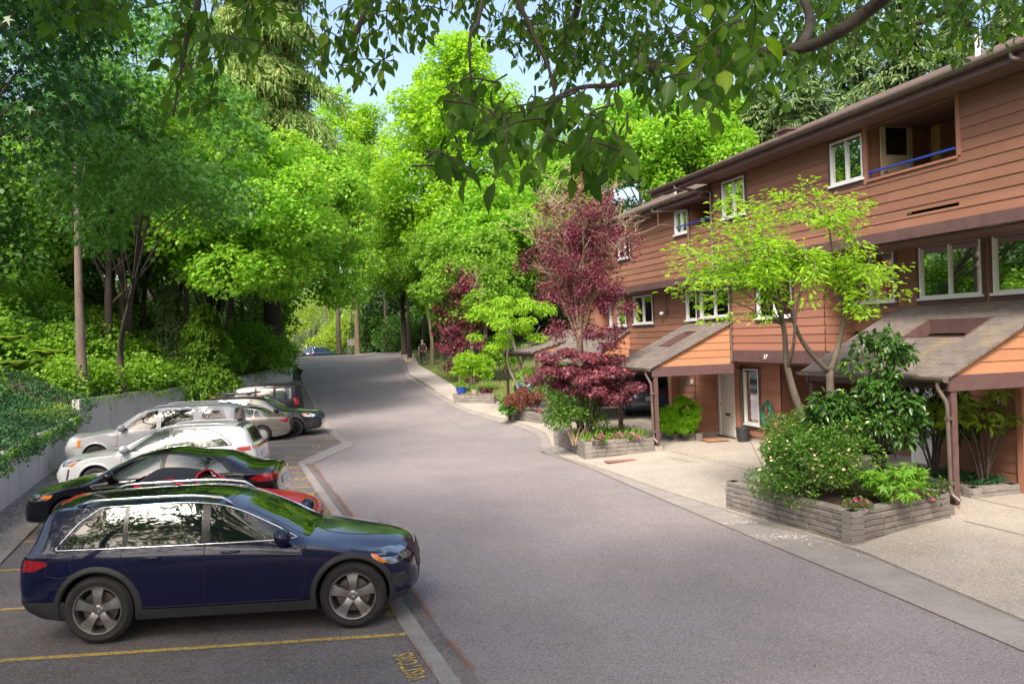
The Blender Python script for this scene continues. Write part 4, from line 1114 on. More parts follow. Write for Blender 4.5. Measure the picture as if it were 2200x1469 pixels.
pb = paint('navy', (.0022, .0035, .032), .0, .3)
GL.update(arch=.438, rr=.272, tw=.24, paint=pb, wf=.9, mirror=(2.08, 1.07), clad=.055, sill=(.42, 2.46, .26, .37),
    side_glass=[[(-.40, 1.10), (.30, 1.09), (.28, 1.52), (.08, 1.50), (-.18, 1.33)], [(.345, 1.09), (1.16, 1.09), (1.14, 1.545), (.33, 1.525)], [(1.27, 1.09), (2.17, 1.085), (2.02, 1.22), (1.62, 1.49), (1.25, 1.545)]],
    trim=[(-.47, 1.075), (2.26, 1.065), (2.06, 1.235), (1.64, 1.515), (1.2, 1.57), (.3, 1.55), (.02, 1.515), (-.22, 1.36)],
    pillars=[[(1.17, 1.09), (1.26, 1.09), (1.24, 1.548), (1.155, 1.548)], [(.285, 1.09), (.34, 1.09), (.325, 1.525), (.275, 1.52)]],
    seams=[[(1.21, 1.06), (1.20, .9), (1.19, .40)], [(2.30, 1.05), (2.36, .9), (2.34, .62), (2.28, .38)], [(.30, 1.06), (.26, .92), (.33, .84), (.42, .66), (.46, .40)], [(.46, .385), (2.30, .385)], [(2.42, 1.06), (2.8, 1.00), (3.25, .94)], [(-.55, .66), (-.35, .64)],
           [(-.55, .97), (-.28, .97), (-.27, .80), (-.40, .77), (-.56, .80), (-.55, .97)]],
    handles=[(.62, .95), (1.50, .97)],
    side_patches=[('tail_light', [(-.90, .99), (-.58, .965), (-.53, .925), (-.70, .85), (-.90, .85)], m_tail, .006),
                  ('headlight', [(3.06, .88), (3.32, .865), (3.46, .82), (3.45, .73), (3.34, .71), (3.14, .78)], m_head, .006),
                  ('turn_signal', [(3.09, .85), (3.155, .84), (3.28, .745), (3.23, .74), (3.12, .79)], m_amberl, .010),
                  ('fog_grille', [(3.34, .60), (3.48, .60), (3.52, .50), (3.42, .42), (3.32, .48)], m_black, .006),
                  ('bumper_trim', [(-.92, .50), (-.36, .50), (-.36, .30), (-.7, .30), (-.9, .38)], m_cladding, .008),
                  ('bumper_trim', [(3.28, .36), (3.54, .40), (3.50, .31), (3.28, .28)], m_cladding, .010)],
    top_patches=[('windscreen', [(2.36, -.62), (2.40, 0), (2.36, .62), (1.62, .56), (1.60, 0), (1.62, -.56)], m_carglass), ('sunroof', [(1.42, -.5), (1.50, .5), (.62, .5), (.62, -.5)], m_carglass), ('sunroof', [(.56, -.5), (.56, .5), (-.1, .5), (-.1, -.5)], m_carglass), ('rear_spoiler', [(-.36, -.58), (-.36, .58), (-.56, .55), (-.56, -.55)], m_carglass)],
    rear_patches=[('rear_screen', [(-.52, 1.14), (.52, 1.14), (.48, 1.46), (-.48, 1.46)], m_carglass, .005), ('tail_light', [(-.8, 1.0), (-.5, .98), (-.48, .86), (-.8, .84)], m_tail, .006), ('tail_light', [(.8, 1.0), (.5, .98), (.48, .86), (.8, .84)], m_tail, .006), ('number_plate', [(-.25, .82), (.25, .82), (.25, .95), (-.25, .95)], m_plate, .01)],
    front_patches=[('grille', [(-.42, .56), (.42, .56), (.44, .78), (-.44, .78)], m_black, .006), ('headlight', [(-.78, .74), (-.52, .74), (-.50, .85), (-.76, .87)], m_head, .006), ('headlight', [(.78, .74), (.52, .74), (.50, .85), (.76, .87)], m_head, .006), ('air_intake', [(-.5, .34), (.5, .34), (.46, .48), (-.46, .48)], m_black, .006), ('skid_plate', [(-.5, .28), (.5, .28), (.5, .325), (-.5, .325)], m_chrome, .01)],
    rails=(-.30, 1.50, .60, .05, m_chrome), handlemat=pb)
r_near, f_near = gp(215, 1383), gp(755, 1350)
dirv = (f_near-r_near).normalized(); yawG = math.atan2(dirv.y, dirv.x)
nrm = Vector((-dirv.y, dirv.x, 0)); pos = r_near+nrm*(1.90/2-.06)+Vector((-.0, 0, 0))
glc, cG = build_car('parked_suv', 'dark blue suv with silver roof rails and five-spoke wheels, nearest to the camera', GL, (pos.x, pos.y, .012), yawG, cat='suv')
# wheel emblem, three-pointed star on each cap
for wv in [o for o in glc.children if o.name.startswith('wheel')]:
    pass

# ---- others --------------------------------------------------------------
def at_ground(px, Yd): 
    X = (px-1100)/F*Yd; return X
def put(px_c, Yd): return at(px_c, 900, Yd).x
def sedan_spec(L0, L1, WBs, Hh, Wd, R, rw0, rw1, ws_top, cowl, deck=1.0, hood=.93, nose=.72, beltz=.92, fast=0):
    w = Wd/2
    return dict(wb=WBs, w=Wd, R=R,
        top=[(-L0, .66), (-L0+.04, .92), (-L0+.12, deck), (rw0-.05, deck+.035), (rw0+.05, deck+.05), ((rw0+rw1)/2, (deck+Hh)/2+.06), (rw1, Hh-.06), (rw1+.45, Hh), (ws_top-.5, Hh-.005), (ws_top, Hh-.09), ((ws_top+cowl)/2, (Hh-.09+hood)/2+.03), (cowl, hood+.03), (cowl+.3, hood), (L1-.5, hood-.09), (L1-.18, nose+.01), (L1-.06, nose-.07), (L1, nose-.18)],
        bot=[(-L0, .42), (-L0+.12, .28), (-.45, .20), (.4, .17), (WBs-.4, .17), (WBs+.4, .20), (L1-.1, .22), (L1, .34)],
        wid=[(-L0, w*.72), (-L0+.06, w*.84), (-L0+.3, w*.93), (-.3, w*.98), (.2, w), (WBs-.1, w), (WBs+.3, w*.97), (L1-.35, w*.86), (L1-.12, w*.70), (L1, w*.5)],
        belt=[(-L0, .62), (-L0+.1, deck-.08), (0, beltz+.03), (ws_top, beltz-.01), (cowl+.1, beltz-.06), (L1-.5, hood-.2), (L1, nose-.26)],
        roofw=[(-L0, w*.6), (-L0+.15, w*.72), (rw0, w*.72), (rw1, w*.62), (ws_top-.5, w*.64), (ws_top, w*.62), (cowl, w*.78), (L1-.4, w*.70), (L1-.05, w*.5), (L1, w*.42)],
        crown=[(-L0, .05), (rw0, .05), (rw1, .065), (ws_top, .06), (cowl, .05), (L1-.5, .08), (L1, .06)])
yawS = rad(5.2)
# red roadster, mostly hidden
RR = sedan_spec(.72, 3.38, 2.40, 1.24, 1.75, .31, .25, .62, 1.38, 1.80, deck=.88, hood=.86, nose=.66, beltz=.82)
prd = paint('red', (.55, .003, .02), .0, .3); prd.node_tree.nodes['Principled BSDF'].inputs['Coat Weight'].default_value = .25; m_soft = pmat('canvas', (.012, .012, .016), .9, col2=(.02, .02, .026), scale=8, bump=.3, bscale=90)
RR.update(arch=.35, rr=.21, paint=prd, wf=.9, mirror=(1.5, .84), side_glass=[[(.55, .84), (1.5, .84), (1.1, 1.14), (.6, 1.14)]], seams=[[(1.75, .8), (1.72, .3)], [(.7, .8), (.68, .3)], [(1.8, .76), (2.6, .72), (3.1, .62)]], handles=[(.8, .74)],
    side_patches=[('headlight', [(2.72, .63), (3.02, .60), (3.20, .54), (3.16, .49), (2.92, .50), (2.75, .57)], m_head, .006), ('turn_signal', [(2.80, .585), (2.9, .59), (2.93, .53), (2.84, .53)], m_amberl, .010)],
    top_patches=[('windscreen', [(1.78, -.58), (1.80, 0), (1.78, .58), (1.44, .52), (1.42, 0), (1.44, -.52)], m_carglass)],
    front_patches=[('grille', [(-.4, .28), (.4, .28), (.42, .40), (-.42, .40)], m_black, .006)])
Yr = 15.3; nx_ = at(690, 1100, Yr).x
car_r, cR = build_car('parked_roadster', 'red roadster with closed black soft top, half hidden behind the dark blue suv', RR, (nx_-3.40*math.cos(yawS), Yr-.3, .012), yawS)
mb = MB()   # soft top
V = []; nn = 14
for i in range(nn+1):
    t = i/nn; x = .22+1.22*t; zt_ = 1.29-.0*t; 
    hh = (.86+(.44)*math.sin(min(1, t/.45)*math.pi/2)) if t < .45 else 1.30-.10*((t-.45)/.55)**2
    for j in range(13):
        a = math.pi*j/12; y = math.cos(a)*(.60+.05*math.sin(a)); z = .84+(hh-.84)*min(1, (math.sin(a))**.45 if math.sin(a) > 0 else 0)
        V.append((x, y, z))
mb.add(V, [(i*13+j, i*13+j+1, (i+1)*13+j+1, (i+1)*13+j) for i in range(nn) for j in range(12)])
st_ = mb.build('soft_top', m_soft, car_r, smooth=True)
mb = MB(); mb.tube([(1.66, -.64, .88), (1.52, -.60, 1.06), (1.44, -.54, 1.15), (1.42, -.3, 1.205), (1.42, 0, 1.22), (1.42, .3, 1.205), (1.44, .54, 1.15), (1.52, .60, 1.06), (1.66, .64, .88)], .018, 8); mb.build('windscreen_frame', prd, car_r, smooth=True)
mb = MB(); mb.add([(.27, -.42, .98), (.27, .42, .98), (.38, .36, 1.15), (.38, -.36, 1.15)], [(0, 1, 2, 3)]); mb.build('rear_window', m_carglass, st_)

# black sedan, nose to the wall (faces left)
BC = sedan_spec(.98, 3.70, 2.735, 1.415, 1.80, .325, -.45, .55, 1.62, 2.50, deck=1.04, hood=.93, nose=.74, beltz=.93)
pk = paint('black', (.006, .006, .009), .3, .18)
BC.update(arch=.37, rr=.22, paint=pk, wf=.9, mirror=(1.98, .98), glass=m_carglass2,
    side_glass=[[(-.12, .99), (.30, .975), (.26, 1.22), (.10, 1.18)], [(.36, .975), (1.06, .965), (1.05, 1.34), (.60, 1.34), (.33, 1.26)], [(1.15, .965), (1.98, .955), (1.90, 1.02), (1.42, 1.29), (1.14, 1.345)]],
    pillars=[[(1.07, .965), (1.14, .965), (1.13, 1.345), (1.06, 1.345)]], trim=[(-.2, .975), (2.02, .94), (1.92, 1.03), (1.44, 1.31), (1.1, 1.365), (.55, 1.36), (.26, 1.25), (.0, 1.12)], trimmat=m_black,
    seams=[[(1.10, .95), (1.10, .35)], [(2.12, .92), (2.16, .6), (2.05, .35)], [(.33, .95), (.24, .8), (.42, .55), (.45, .35)], [(2.2, .90), (2.9, .83), (3.4, .74)], [(-.25, .93), (.0, .93), (.02, .78), (-.22, .76), (-.25, .93)], [(-.9, .72), (-.5, .70), (-.3, .62)]],
    handles=[(.52, .86), (1.28, .87)],
    side_patches=[('tail_light', [(-.96, .95), (-.62, .92), (-.48, .86), (-.62, .80), (-.92, .80)], m_tail, .006), ('headlight', [(3.02, .74), (3.40, .70), (3.60, .64), (3.56, .60), (3.10, .64)], m_head, .006), ('turn_signal', [(3.0, .735), (3.18, .72), (3.26, .665), (3.05, .67)], m_amberl, .010)],
    top_patches=[('windscreen', [(2.46, -.62), (2.50, 0), (2.46, .62), (1.70, .53), (1.68, 0), (1.70, -.53)], m_carglass), ('rear_screen', [(-.36, -.56), (-.36, .56), (.46, .50), (.46, -.50)], m_carglass)],
    rear_patches=[('tail_light', [(-.8, .95), (-.42, .93), (-.42, .85), (-.8, .82)], m_tail, .006), ('tail_light', [(.8, .95), (.42, .93), (.42, .85), (.8, .82)], m_tail, .006), ('number_plate', [(-.25, .66), (.25, .66), (.25, .8), (-.25, .8)], m_plate, .01)])
def place_left(spec, px_front, px_rear, Yd, zg, name, label, **k):
    """car facing left: front end at px_front, rear end at px_rear, at distance Yd"""
    xf, xr = at(px_front, 950, Yd).x, at(px_rear, 950, Yd).x; mid = (xf+xr)/2
    L0, L1 = -spec['top'][0][0], spec['top'][-1][0]; yaw = math.pi+yawS
    cx = (L1-L0)/2   # centre offset from the rear axle
    return build_car(name, label, spec, (mid-cx*math.cos(yaw), Yd-cx*math.sin(yaw), zg), yaw, **k)
def place_right(spec, px_rear, px_front, Yd, zg, name, label, **k):
    xf, xr = at(px_front, 950, Yd).x, at(px_rear, 950, Yd).x; mid = (xf+xr)/2
    L0, L1 = -spec['top'][0][0], spec['top'][-1][0]; yaw = yawS; cx = (L1-L0)/2
    return build_car(name, label, spec, (mid-cx*math.cos(yaw), Yd-cx*math.sin(yaw), zg), yaw, **k)
place_left(BC, 74, 612, 17.0, .04, 'parked_sedan', 'black sedan facing the wall, behind the red roadster')

# white compact suv with coupe-like tail
WX = suv_spec(.92, 3.60, 2.64, 1.54, 1.84, .345, -.4, 1.50, 2.38, -.52, beltz=1.0, hood=.98, nose=.86)
pw = paint('white', (.46, .465, .485), .0, .3)
WX.update(arch=.405, rr=.225, paint=pw, wf=.9, mirror=(1.98, 1.02), clad=.05, cladmat=pw, glass=m_carglass2,
    side_glass=[[(-.30, 1.06), (.22, 1.04), (.2, 1.38), (-.05, 1.28)], [(.27, 1.04), (.98, 1.03), (.96, 1.44), (.25, 1.41)], [(1.07, 1.03), (1.92, 1.01), (1.72, 1.16), (1.4, 1.38), (1.05, 1.445)]],
    pillars=[[(.985, 1.03), (1.065, 1.03), (1.05, 1.45), (.965, 1.45)]], trim=[(-.38, 1.05), (1.98, 1.0), (1.74, 1.18), (1.42, 1.40), (1.0, 1.47), (.2, 1.43), (-.1, 1.30)], trimmat=m_black,
    seams=[[(1.02, 1.02), (1.02, .35)], [(2.05, .98), (2.1, .6), (2.0, .36)], [(.24, 1.02), (.2, .85), (.38, .6), (.4, .36)], [(2.15, .96), (2.8, .92), (3.3, .84)]],
    handles=[(.48, .88), (1.22, .90)],
    side_patches=[('tail_light', [(-.90, 1.02), (-.52, .99), (-.44, .95), (-.62, .90), (-.88, .93)], m_tail, .006), ('headlight', [(2.98, .86), (3.34, .82), (3.48, .78), (3.42, .71), (3.16, .73)], m_head, .006), ('turn_signal', [(3.02, .83), (3.12, .82), (3.28, .74), (3.2, .735)], m_amberl, .010), ('grille_edge', [(3.22, .66), (3.26, .66), (3.34, .36), (3.30, .36)], m_black, .008)],
    top_patches=[('windscreen', [(2.34, -.62), (2.38, 0), (2.34, .62), (1.55, .54), (1.52, 0), (1.55, -.54)], m_carglass), ('rear_spoiler', [(-.40, -.56), (-.40, .56), (-.55, .55), (-.55, -.55)], m_black)],
    rear_patches=[('rear_screen', [(-.52, 1.06), (.52, 1.06), (.46, 1.38), (-.46, 1.38)], m_carglass, .005), ('tail_light', [(-.78, 1.0), (.78, 1.0), (.78, .94), (-.78, .94)], m_tail, .007), ('number_plate', [(-.25, .70), (.25, .70), (.25, .84), (-.25, .84)], m_plate, .01)],
    rails=(-.2, 1.35, .56, .035, pw))
place_left(WX, 152, 562, 20.9, .05, 'parked_suv', 'white suv with sloping rear glass facing the wall, next to the black sedan', cat='suv')
# white boxier suv
WE = suv_spec(.98, 3.78, 2.857, 1.70, 1.81, .35, -.65, 1.72, 2.52, -.74, beltz=1.06, hood=1.06, nose=.96)
WE.update(arch=.40, rr=.215, paint=paint('white_old', (.45, .455, .475), .0, .4), wf=.9, mirror=(2.12, 1.10), clad=.04, cladmat=None, glass=m_carglass, mirrormat=pw,
    side_glass=[[(-.66, 1.14), (.08, 1.10), (-.0, 1.53), (-.56, 1.50)], [(.22, 1.10), (1.12, 1.09), (1.10, 1.58), (.30, 1.56)], [(1.24, 1.09), (2.12, 1.08), (2.02, 1.2), (1.62, 1.50), (1.22, 1.58)]],
    trim=None, seams=[[(1.18, 1.05), (1.18, .4)], [(2.26, 1.04), (2.3, .62), (2.2, .4)], [(.12, 1.05), (.12, .86), (.38, .62), (.42, .4)], [(2.35, 1.04), (2.9, 1.0), (3.4, .92)], [(-.9, .66), (3.5, .66)]],
    handles=[(.36, .95), (1.40, .97)],
    side_patches=[('headlight', [(3.28, .92), (3.62, .88), (3.68, .68), (3.30, .66)], m_lens, .006), ('turn_signal', [(3.26, .915), (3.34, .90), (3.36, .66), (3.27, .66)], m_amberl, .010), ('fog_lamp', [(3.52, .55), (3.62, .55), (3.60, .46), (3.5, .46)], m_lens, .008)],
    top_patches=[('windscreen', [(2.48, -.60), (2.52, 0), (2.48, .60), (1.76, .54), (1.74, 0), (1.76, -.54)], m_carglass)],
    rear_patches=[('rear_screen', [(-.52, 1.14), (.52, 1.14), (.5, 1.52), (-.5, 1.52)], m_carglass, .005), ('tail_light', [(-.8, 1.1), (-.66, 1.1), (-.68, .8), (-.8, .8)], m_tail, .006), ('tail_light', [(.8, 1.1), (.66, 1.1), (.68, .8), (.8, .8)], m_tail, .006)],
    rails=(-.5, 1.4, .56, .05, m_hubcap))
WE['cladmat'] = WE['paint']
place_left(WE, 162, 527, 25.2, .08, 'parked_suv', 'older white suv with roof rails and amber corner lamps, touching the wall corner', cat='suv')
# silver sedan
SC = sedan_spec(1.0, 3.50, 2.70, 1.435, 1.75, .32, -.32, .62, 1.80, 2.72, deck=1.02, hood=.92, nose=.74, beltz=.93)
psl = paint('champagne', (.33, .29, .27), .6, .3)
SC.update(arch=.365, rr=.205, paint=psl, wf=.9, mirror=(2.1, .96), wheel='hub', rim=m_hubcap, glass=m_carglass2,
    side_glass=[[(.02, .98), (.30, .975), (.27, 1.26), (.18, 1.22)], [(.34, .975), (1.06, .965), (1.05, 1.35), (.62, 1.35), (.31, 1.29)], [(1.15, .965), (2.12, .95), (1.5, 1.29), (1.14, 1.355)]],
    pillars=[], trim=[(-.04, .965), (2.18, .94), (1.52, 1.31), (1.1, 1.375), (.55, 1.37), (.2, 1.25)], seams=[[(1.10, .95), (1.10, .35)], [(.33, .95), (.26, .8), (.42, .55), (.45, .35)], [(-.95, .50), (-.38, .47)]],
    handles=[(.56, .86), (1.30, .86)], side_patches=[('tail_light', [(-.97, .97), (-.74, .94), (-.66, .84), (-.80, .75), (-.95, .76)], m_tail, .006)],
    top_patches=[('windscreen', [(2.6, -.58), (2.66, 0), (2.6, .58), (1.86, .50), (1.84, 0), (1.86, -.50)], m_carglass), ('rear_screen', [(-.24, -.54), (-.24, .54), (.52, .48), (.52, -.48)], m_carglass)],
    rear_patches=[('tail_light', [(-.8, .95), (-.55, .93), (-.55, .78), (-.8, .76)], m_tail, .006), ('tail_light', [(.8, .95), (.55, .93), (.55, .78), (.8, .76)], m_tail, .006)])
g_ = gp(560, 951); 
build_car('parked_sedan', 'silver sedan with multi-spoke hubcaps, tail towards the road', SC, (at(560, 951, 33.2).x, 33.2+.8, -.30), math.pi+yawS)
# dark wagon with rack
OB = suv_spec(1.05, 3.80, 2.745, 1.62, 1.86, .36, -.6, 1.62, 2.5, -.78, beltz=1.04, hood=1.03, nose=.93)
pg = paint('graphite', (.022, .022, .030), .2, .3)
OB.update(arch=.41, rr=.225, paint=pg, wf=.9, mirror=(2.08, 1.06), clad=.085, cladmat=m_black, wheel='six', rim=m_alloyb, glass=m_carglass2, sill=(.42, 2.33, .25, .42),
    side_glass=[[(-.66, 1.11), (.14, 1.09), (.12, 1.48), (-.45, 1.42)], [(.22, 1.09), (1.08, 1.08), (1.06, 1.52), (.20, 1.49)], [(1.18, 1.08), (2.08, 1.06), (1.95, 1.18), (1.56, 1.46), (1.16, 1.52)]],
    pillars=[], trim=None, seams=[[(1.13, 1.05), (1.13, .42)], [(2.24, 1.03), (2.3, .62), (2.2, .42)], [(.18, 1.05), (.2, .86), (.42, .62), (.45, .42)]], handles=[(.42, .94), (1.36, .96)],
    side_patches=[('headlight', [(3.06, .90), (3.42, .88), (3.58, .82), (3.50, .75), (3.16, .80)], m_lens, .006), ('turn_signal', [(3.08, .88), (3.24, .87), (3.32, .81), (3.16, .82)], m_amberl, .010), ('bumper_trim', [(3.22, .62), (3.72, .66), (3.66, .34), (3.25, .30)], m_black, .012)],
    top_patches=[('windscreen', [(2.46, -.62), (2.5, 0), (2.46, .62), (1.66, .55), (1.64, 0), (1.66, -.55)], m_carglass)],
    front_patches=[('grille', [(-.5, .62), (.5, .62), (.52, .80), (-.52, .80)], m_black, .006)],
    rails=(-.6, 1.45, .60, .06, m_black))
obr, cO = place_right(OB, 434, 696, 35.4, -.26, 'parked_wagon', 'dark grey wagon with roof rack and black wheels, nose towards the road', cat='station wagon')
mb = MB()
for x in (.15, .95): mb.tube([(x, -.66, 1.70), (x, .66, 1.70)], .022, 6)
rk = mb.build('roof_rack', m_black, obr, smooth=True)
for y in (-.35, .05): 
    mb = MB(); mb.tube([(-.25, y, 1.76), (.2, y, 1.74), (.9, y, 1.75), (1.35, y, 1.78)], [.03, .04, .04, .03], 6); mb.build('bike_carrier', m_black, obr, smooth=True)
for x in (-.35, 1.4):
    mb = MB(); mb.box((x-.07, -.62, 1.655), (x+.07, -.54, 1.68)); mb.build('yellow_tag', m_amberl, obr)
# boxy dark suv behind
BX = suv_spec(.80, 3.45, 2.575, 1.79, 1.82, .34, -.7, 1.9, 2.5, -.74, beltz=1.05, hood=1.06, nose=.95)
BX['top'][3] = (-.72, 1.66); BX['top'][4] = (-.60, 1.76)
BX['top'][2] = (-.74, 1.20)
_bp = paint('plum_black_matt', (.010, .009, .014), .0, .5); _bp.node_tree.nodes['Principled BSDF'].inputs['Coat Weight'].default_value = .12
BX.update(arch=.39, rr=.21, paint=_bp, wf=.9, mirror=(2.2, 1.1), glass=m_carglass2,
    side_glass=[[(-.50, 1.15), (.18, 1.14), (.18, 1.60), (-.46, 1.60)], [(.30, 1.14), (1.0, 1.12), (1.0, 1.62), (.30, 1.62)], [(1.1, 1.12), (2.2, 1.1), (1.7, 1.6), (1.1, 1.62)]],
    trim=None, seams=[[(.24, 1.1), (.24, .45)], [(1.05, 1.1), (1.05, .45)]], handles=[(.4, .98)],
    side_patches=[('tail_light', [(-.76, 1.18), (-.62, 1.18), (-.62, .88), (-.76, .88)], m_tail, .008)],
    top_patches=[('windscreen', [(2.46, -.6), (2.5, 0), (2.46, .6), (1.98, .54), (1.96, 0), (1.98, -.54)], m_carglass)], rear_patches=[('tail_light', [(-.8, 1.15), (-.66, 1.15), (-.66, .9), (-.8, .9)], m_tail, .008), ('tail_light', [(.8, 1.15), (.66, 1.15), (.66, .9), (.8, .9)], m_tail, .008)],
    rails=(-.5, 1.6, .6, .05, m_black))
place_left(BX, 445, 648, 39.2, -.14, 'parked_suv', 'boxy near-black suv behind the dark grey wagon, tail towards the road', cat='suv')
# suv going over the crest
TR = suv_spec(1.0, 3.75, 2.8, 1.75, 1.92, .37, -.6, 1.72, 2.5, -.66, beltz=1.08, hood=1.08, nose=.98)
TR.update(arch=.42, rr=.24, paint=paint('steel_blue', (.05, .075, .16), .5, .25), wf=.9, mirror=(2.12, 1.1), 
    side_glass=[[(-.62, 1.14), (.2, 1.12), (.2, 1.58), (-.5, 1.56)], [(.3, 1.12), (1.15, 1.1), (1.13, 1.62), (.3, 1.6)], [(1.25, 1.1), (2.15, 1.08), (1.65, 1.56), (1.23, 1.62)]], trim=None, seams=[], handles=[],
    top_patches=[('windscreen', [(2.46, -.62), (2.5, 0), (2.46, .62), (1.76, .55), (1.74, 0), (1.76, -.55)], m_carglass)],
    rear_patches=[('rear_screen', [(-.6, 1.14), (.6, 1.14), (.54, 1.50), (-.54, 1.50)], m_carglass2, .005), ('tail_light', [(-.85, 1.12), (-.55, 1.08), (-.55, .98), (-.85, .95)], m_tail, .008), ('tail_light', [(.85, 1.12), (.55, 1.08), (.55, .98), (.85, .95)], m_tail, .008), ('number_plate', [(-.25, .9), (.25, .9), (.25, 1.04), (-.25, 1.04)], m_plate, .01)],
    rails=(-.4, 1.5, .6, .05, m_chrome))
p = at(672, 750, 104); build_car('suv', 'blue suv just beyond the crest of the road, only its upper half visible', TR, (p.x, 104, 1.30), rad(62), group=None, cat='suv')
# cars under the carports
MZ = suv_spec(.95, 3.6, 2.7, 1.66, 1.84, .35, -.5, 1.6, 2.4, -.62, beltz=1.03, hood=1.02, nose=.92)
MZ.update(arch=.40, rr=.23, paint=paint('slate_blue', (.10, .13, .20), .5, .25), wf=.9, mirror=(2.0, 1.05), side_glass=[[(-.4, 1.1), (.24, 1.08), (.22, 1.48), (-.2, 1.4)], [(.3, 1.08), (1.1, 1.07), (1.08, 1.54), (.28, 1.5)], [(1.2, 1.07), (2.05, 1.05), (1.6, 1.46), (1.18, 1.54)]], trim=None, seams=[[(1.15, 1.05), (1.15, .4)]], handles=[],
    top_patches=[('windscreen', [(2.36, -.6), (2.4, 0), (2.36, .6), (1.66, .53), (1.64, 0), (1.66, -.53)], m_carglass)],
    side_patches=[('tail_light', [(-.86, 1.0), (-.5, .97), (-.6, .88), (-.86, .88)], m_tail, .006)],
    rear_patches=[('rear_screen', [(-.58, 1.10), (.58, 1.10), (.5, 1.46), (-.5, 1.46)], m_carglass, .005), ('tail_light', [(-.8, 1.0), (-.42, .96), (-.45, .88), (-.8, .86)], m_tail, .007), ('tail_light', [(.8, 1.0), (.42, .96), (.45, .88), (.8, .86)], m_tail, .007), ('number_plate', [(-.2, .66), (.2, .66), (.2, .82), (-.2, .82)], m_plate, .01)])
p = at(1398, 850, 33.5); build_car('parked_suv', 'slate blue suv deep under the middle carport, tail towards the camera', MZ, (p.x+.0, 34.2, .12), HR+rad(72), group='cars parked under the carports', cat='suv')
HN = sedan_spec(1.0, 3.6, 2.7, 1.44, 1.8, .325, -.4, .5, 1.7, 2.55, deck=1.03, hood=.94, nose=.78)
HN.update(arch=.37, rr=.22, paint=pk, wf=.9, mirror=(2.0, .98), side_glass=[[(.36, .975), (1.06, .965), (1.05, 1.34), (.33, 1.26)], [(1.15, .965), (1.98, .955), (1.42, 1.29), (1.14, 1.345)]], trim=None, seams=[], handles=[],
    side_patches=[('headlight', [(3.0, .76), (3.4, .72), (3.5, .62), (3.1, .62)], m_lens, .006)],
    top_patches=[('windscreen', [(2.5, -.6), (2.54, 0), (2.5, .6), (1.76, .53), (1.74, 0), (1.76, -.53)], m_carglass)],
    front_patches=[('grille', [(-.36, .56), (.36, .56), (.40, .68), (-.40, .68)], m_chrome, .008), ('headlight', [(-.72, .60), (-.46, .58), (-.46, .68), (-.70, .70)], m_lens, .008), ('headlight', [(.72, .60), (.46, .58), (.46, .68), (.70, .70)], m_lens, .008), ('number_plate', [(-.2, .38), (.2, .38), (.2, .5), (-.2, .5)], m_plate, .012), ('air_intake', [(-.6, .26), (.6, .26), (.55, .36), (-.55, .36)], m_black, .008)])
pH = W(-2.0, 4.6, .13); build_car('parked_sedan', 'black sedan with chrome grille, in the shade behind the trunks of the light green tree', HN, (pH.x, pH.y, .13), HR+math.pi+rad(14), group='cars parked under the carports')
BB = sedan_spec(.9, 3.3, 2.6, 1.46, 1.78, .32, -.5, .2, 1.5, 2.3, deck=1.05, hood=.96, nose=.76)
BB.update(arch=.37, rr=.22, paint=paint('bright_blue', (.01, .10, .50), .3, .25), wf=.9, mirror=(1.8, .98), side_glass=[[(.2, .98), (1.0, .97), (1.0, 1.38), (.3, 1.3)], [(1.1, .97), (1.85, .95), (1.4, 1.28), (1.1, 1.38)]], trim=None, seams=[], handles=[],
    side_patches=[('headlight', [(2.8, .78), (3.1, .74), (3.16, .62), (2.86, .64)], m_lens, .006)],
    top_patches=[('windscreen', [(2.26, -.6), (2.3, 0), (2.26, .6), (1.56, .53), (1.54, 0), (1.56, -.53)], m_carglass)],
    front_patches=[('grille', [(-.5, .40), (.5, .40), (.5, .60), (-.5, .60)], m_black, .008), ('headlight', [(-.74, .62), (-.5, .6), (-.5, .72), (-.72, .72)], m_lens, .008), ('headlight', [(.74, .62), (.5, .6), (.5, .72), (.72, .72)], m_lens, .008)])
p = gp(1112, 862); build_car('parked_car', 'bright blue car glimpsed between the shrubs in the far driveway', BB, (p.x+3.0, p.y+2.2, G(p.x+1, p.y)+.08), HR+math.pi+rad(10), group='cars parked under the carports')

# ================================================================ retaining wall
def wall_seg(label, Y0, Y1, n, zt):
    root = MB(); A = Vector((wallx(Y0), Y0)); B = Vector((wallx(Y1), Y1)); d = (B-A).normalized(); nn = Vector((d.y, -d.x)); 
    mb = MB(); k = n
    for i in range(k):
        ta, tb = i/k, (i+1)/k-.0012
        a, b = A.lerp(B, ta), A.lerp(B, tb)
        za, zb = zt(a.y), zt(b.y); ga, gb = G(a.x+.3, a.y)-.3, G(b.x+.3, b.y)-.3
        off = -.25
        P = [(a.x, a.y, ga), (b.x, b.y, gb), (b.x+nn.x*off, b.y+nn.y*off, gb), (a.x+nn.x*off, a.y+nn.y*off, ga), (a.x, a.y, za), (b.x, b.y, zb), (b.x+nn.x*off, b.y+nn.y*off, zb), (a.x+nn.x*off, a.y+nn.y*off, za)]
        mb.add(P, [(0,1,5,4),(1,2,6,5),(2,3,7,6),(3,0,4,7),(4,5,6,7)])
    o = mb.build('retaining_wall', m_wall); tag(o, label, 'wall'); return o
wall_seg('near lower stretch of concrete retaining wall, overhung by ivy', -15, 30.3, 19, lambda y: 1.17)
def zt2(y):
    st = [(30.3, 1.72), (36, 1.72), (36.01, 1.60), (39, 1.60), (39.01, 1.66), (46, 1.74), (52, 1.9), (57.2, 2.0)]
    for (a, za), (b, zb) in zip(st, st[1:]):
        if y <= b: return za+(zb-za)*(y-a)/(b-a)
    return 2.0
wall_seg('far taller stretch of concrete retaining wall with a faded yellow stall number', 30.3, 57, 12, zt2)

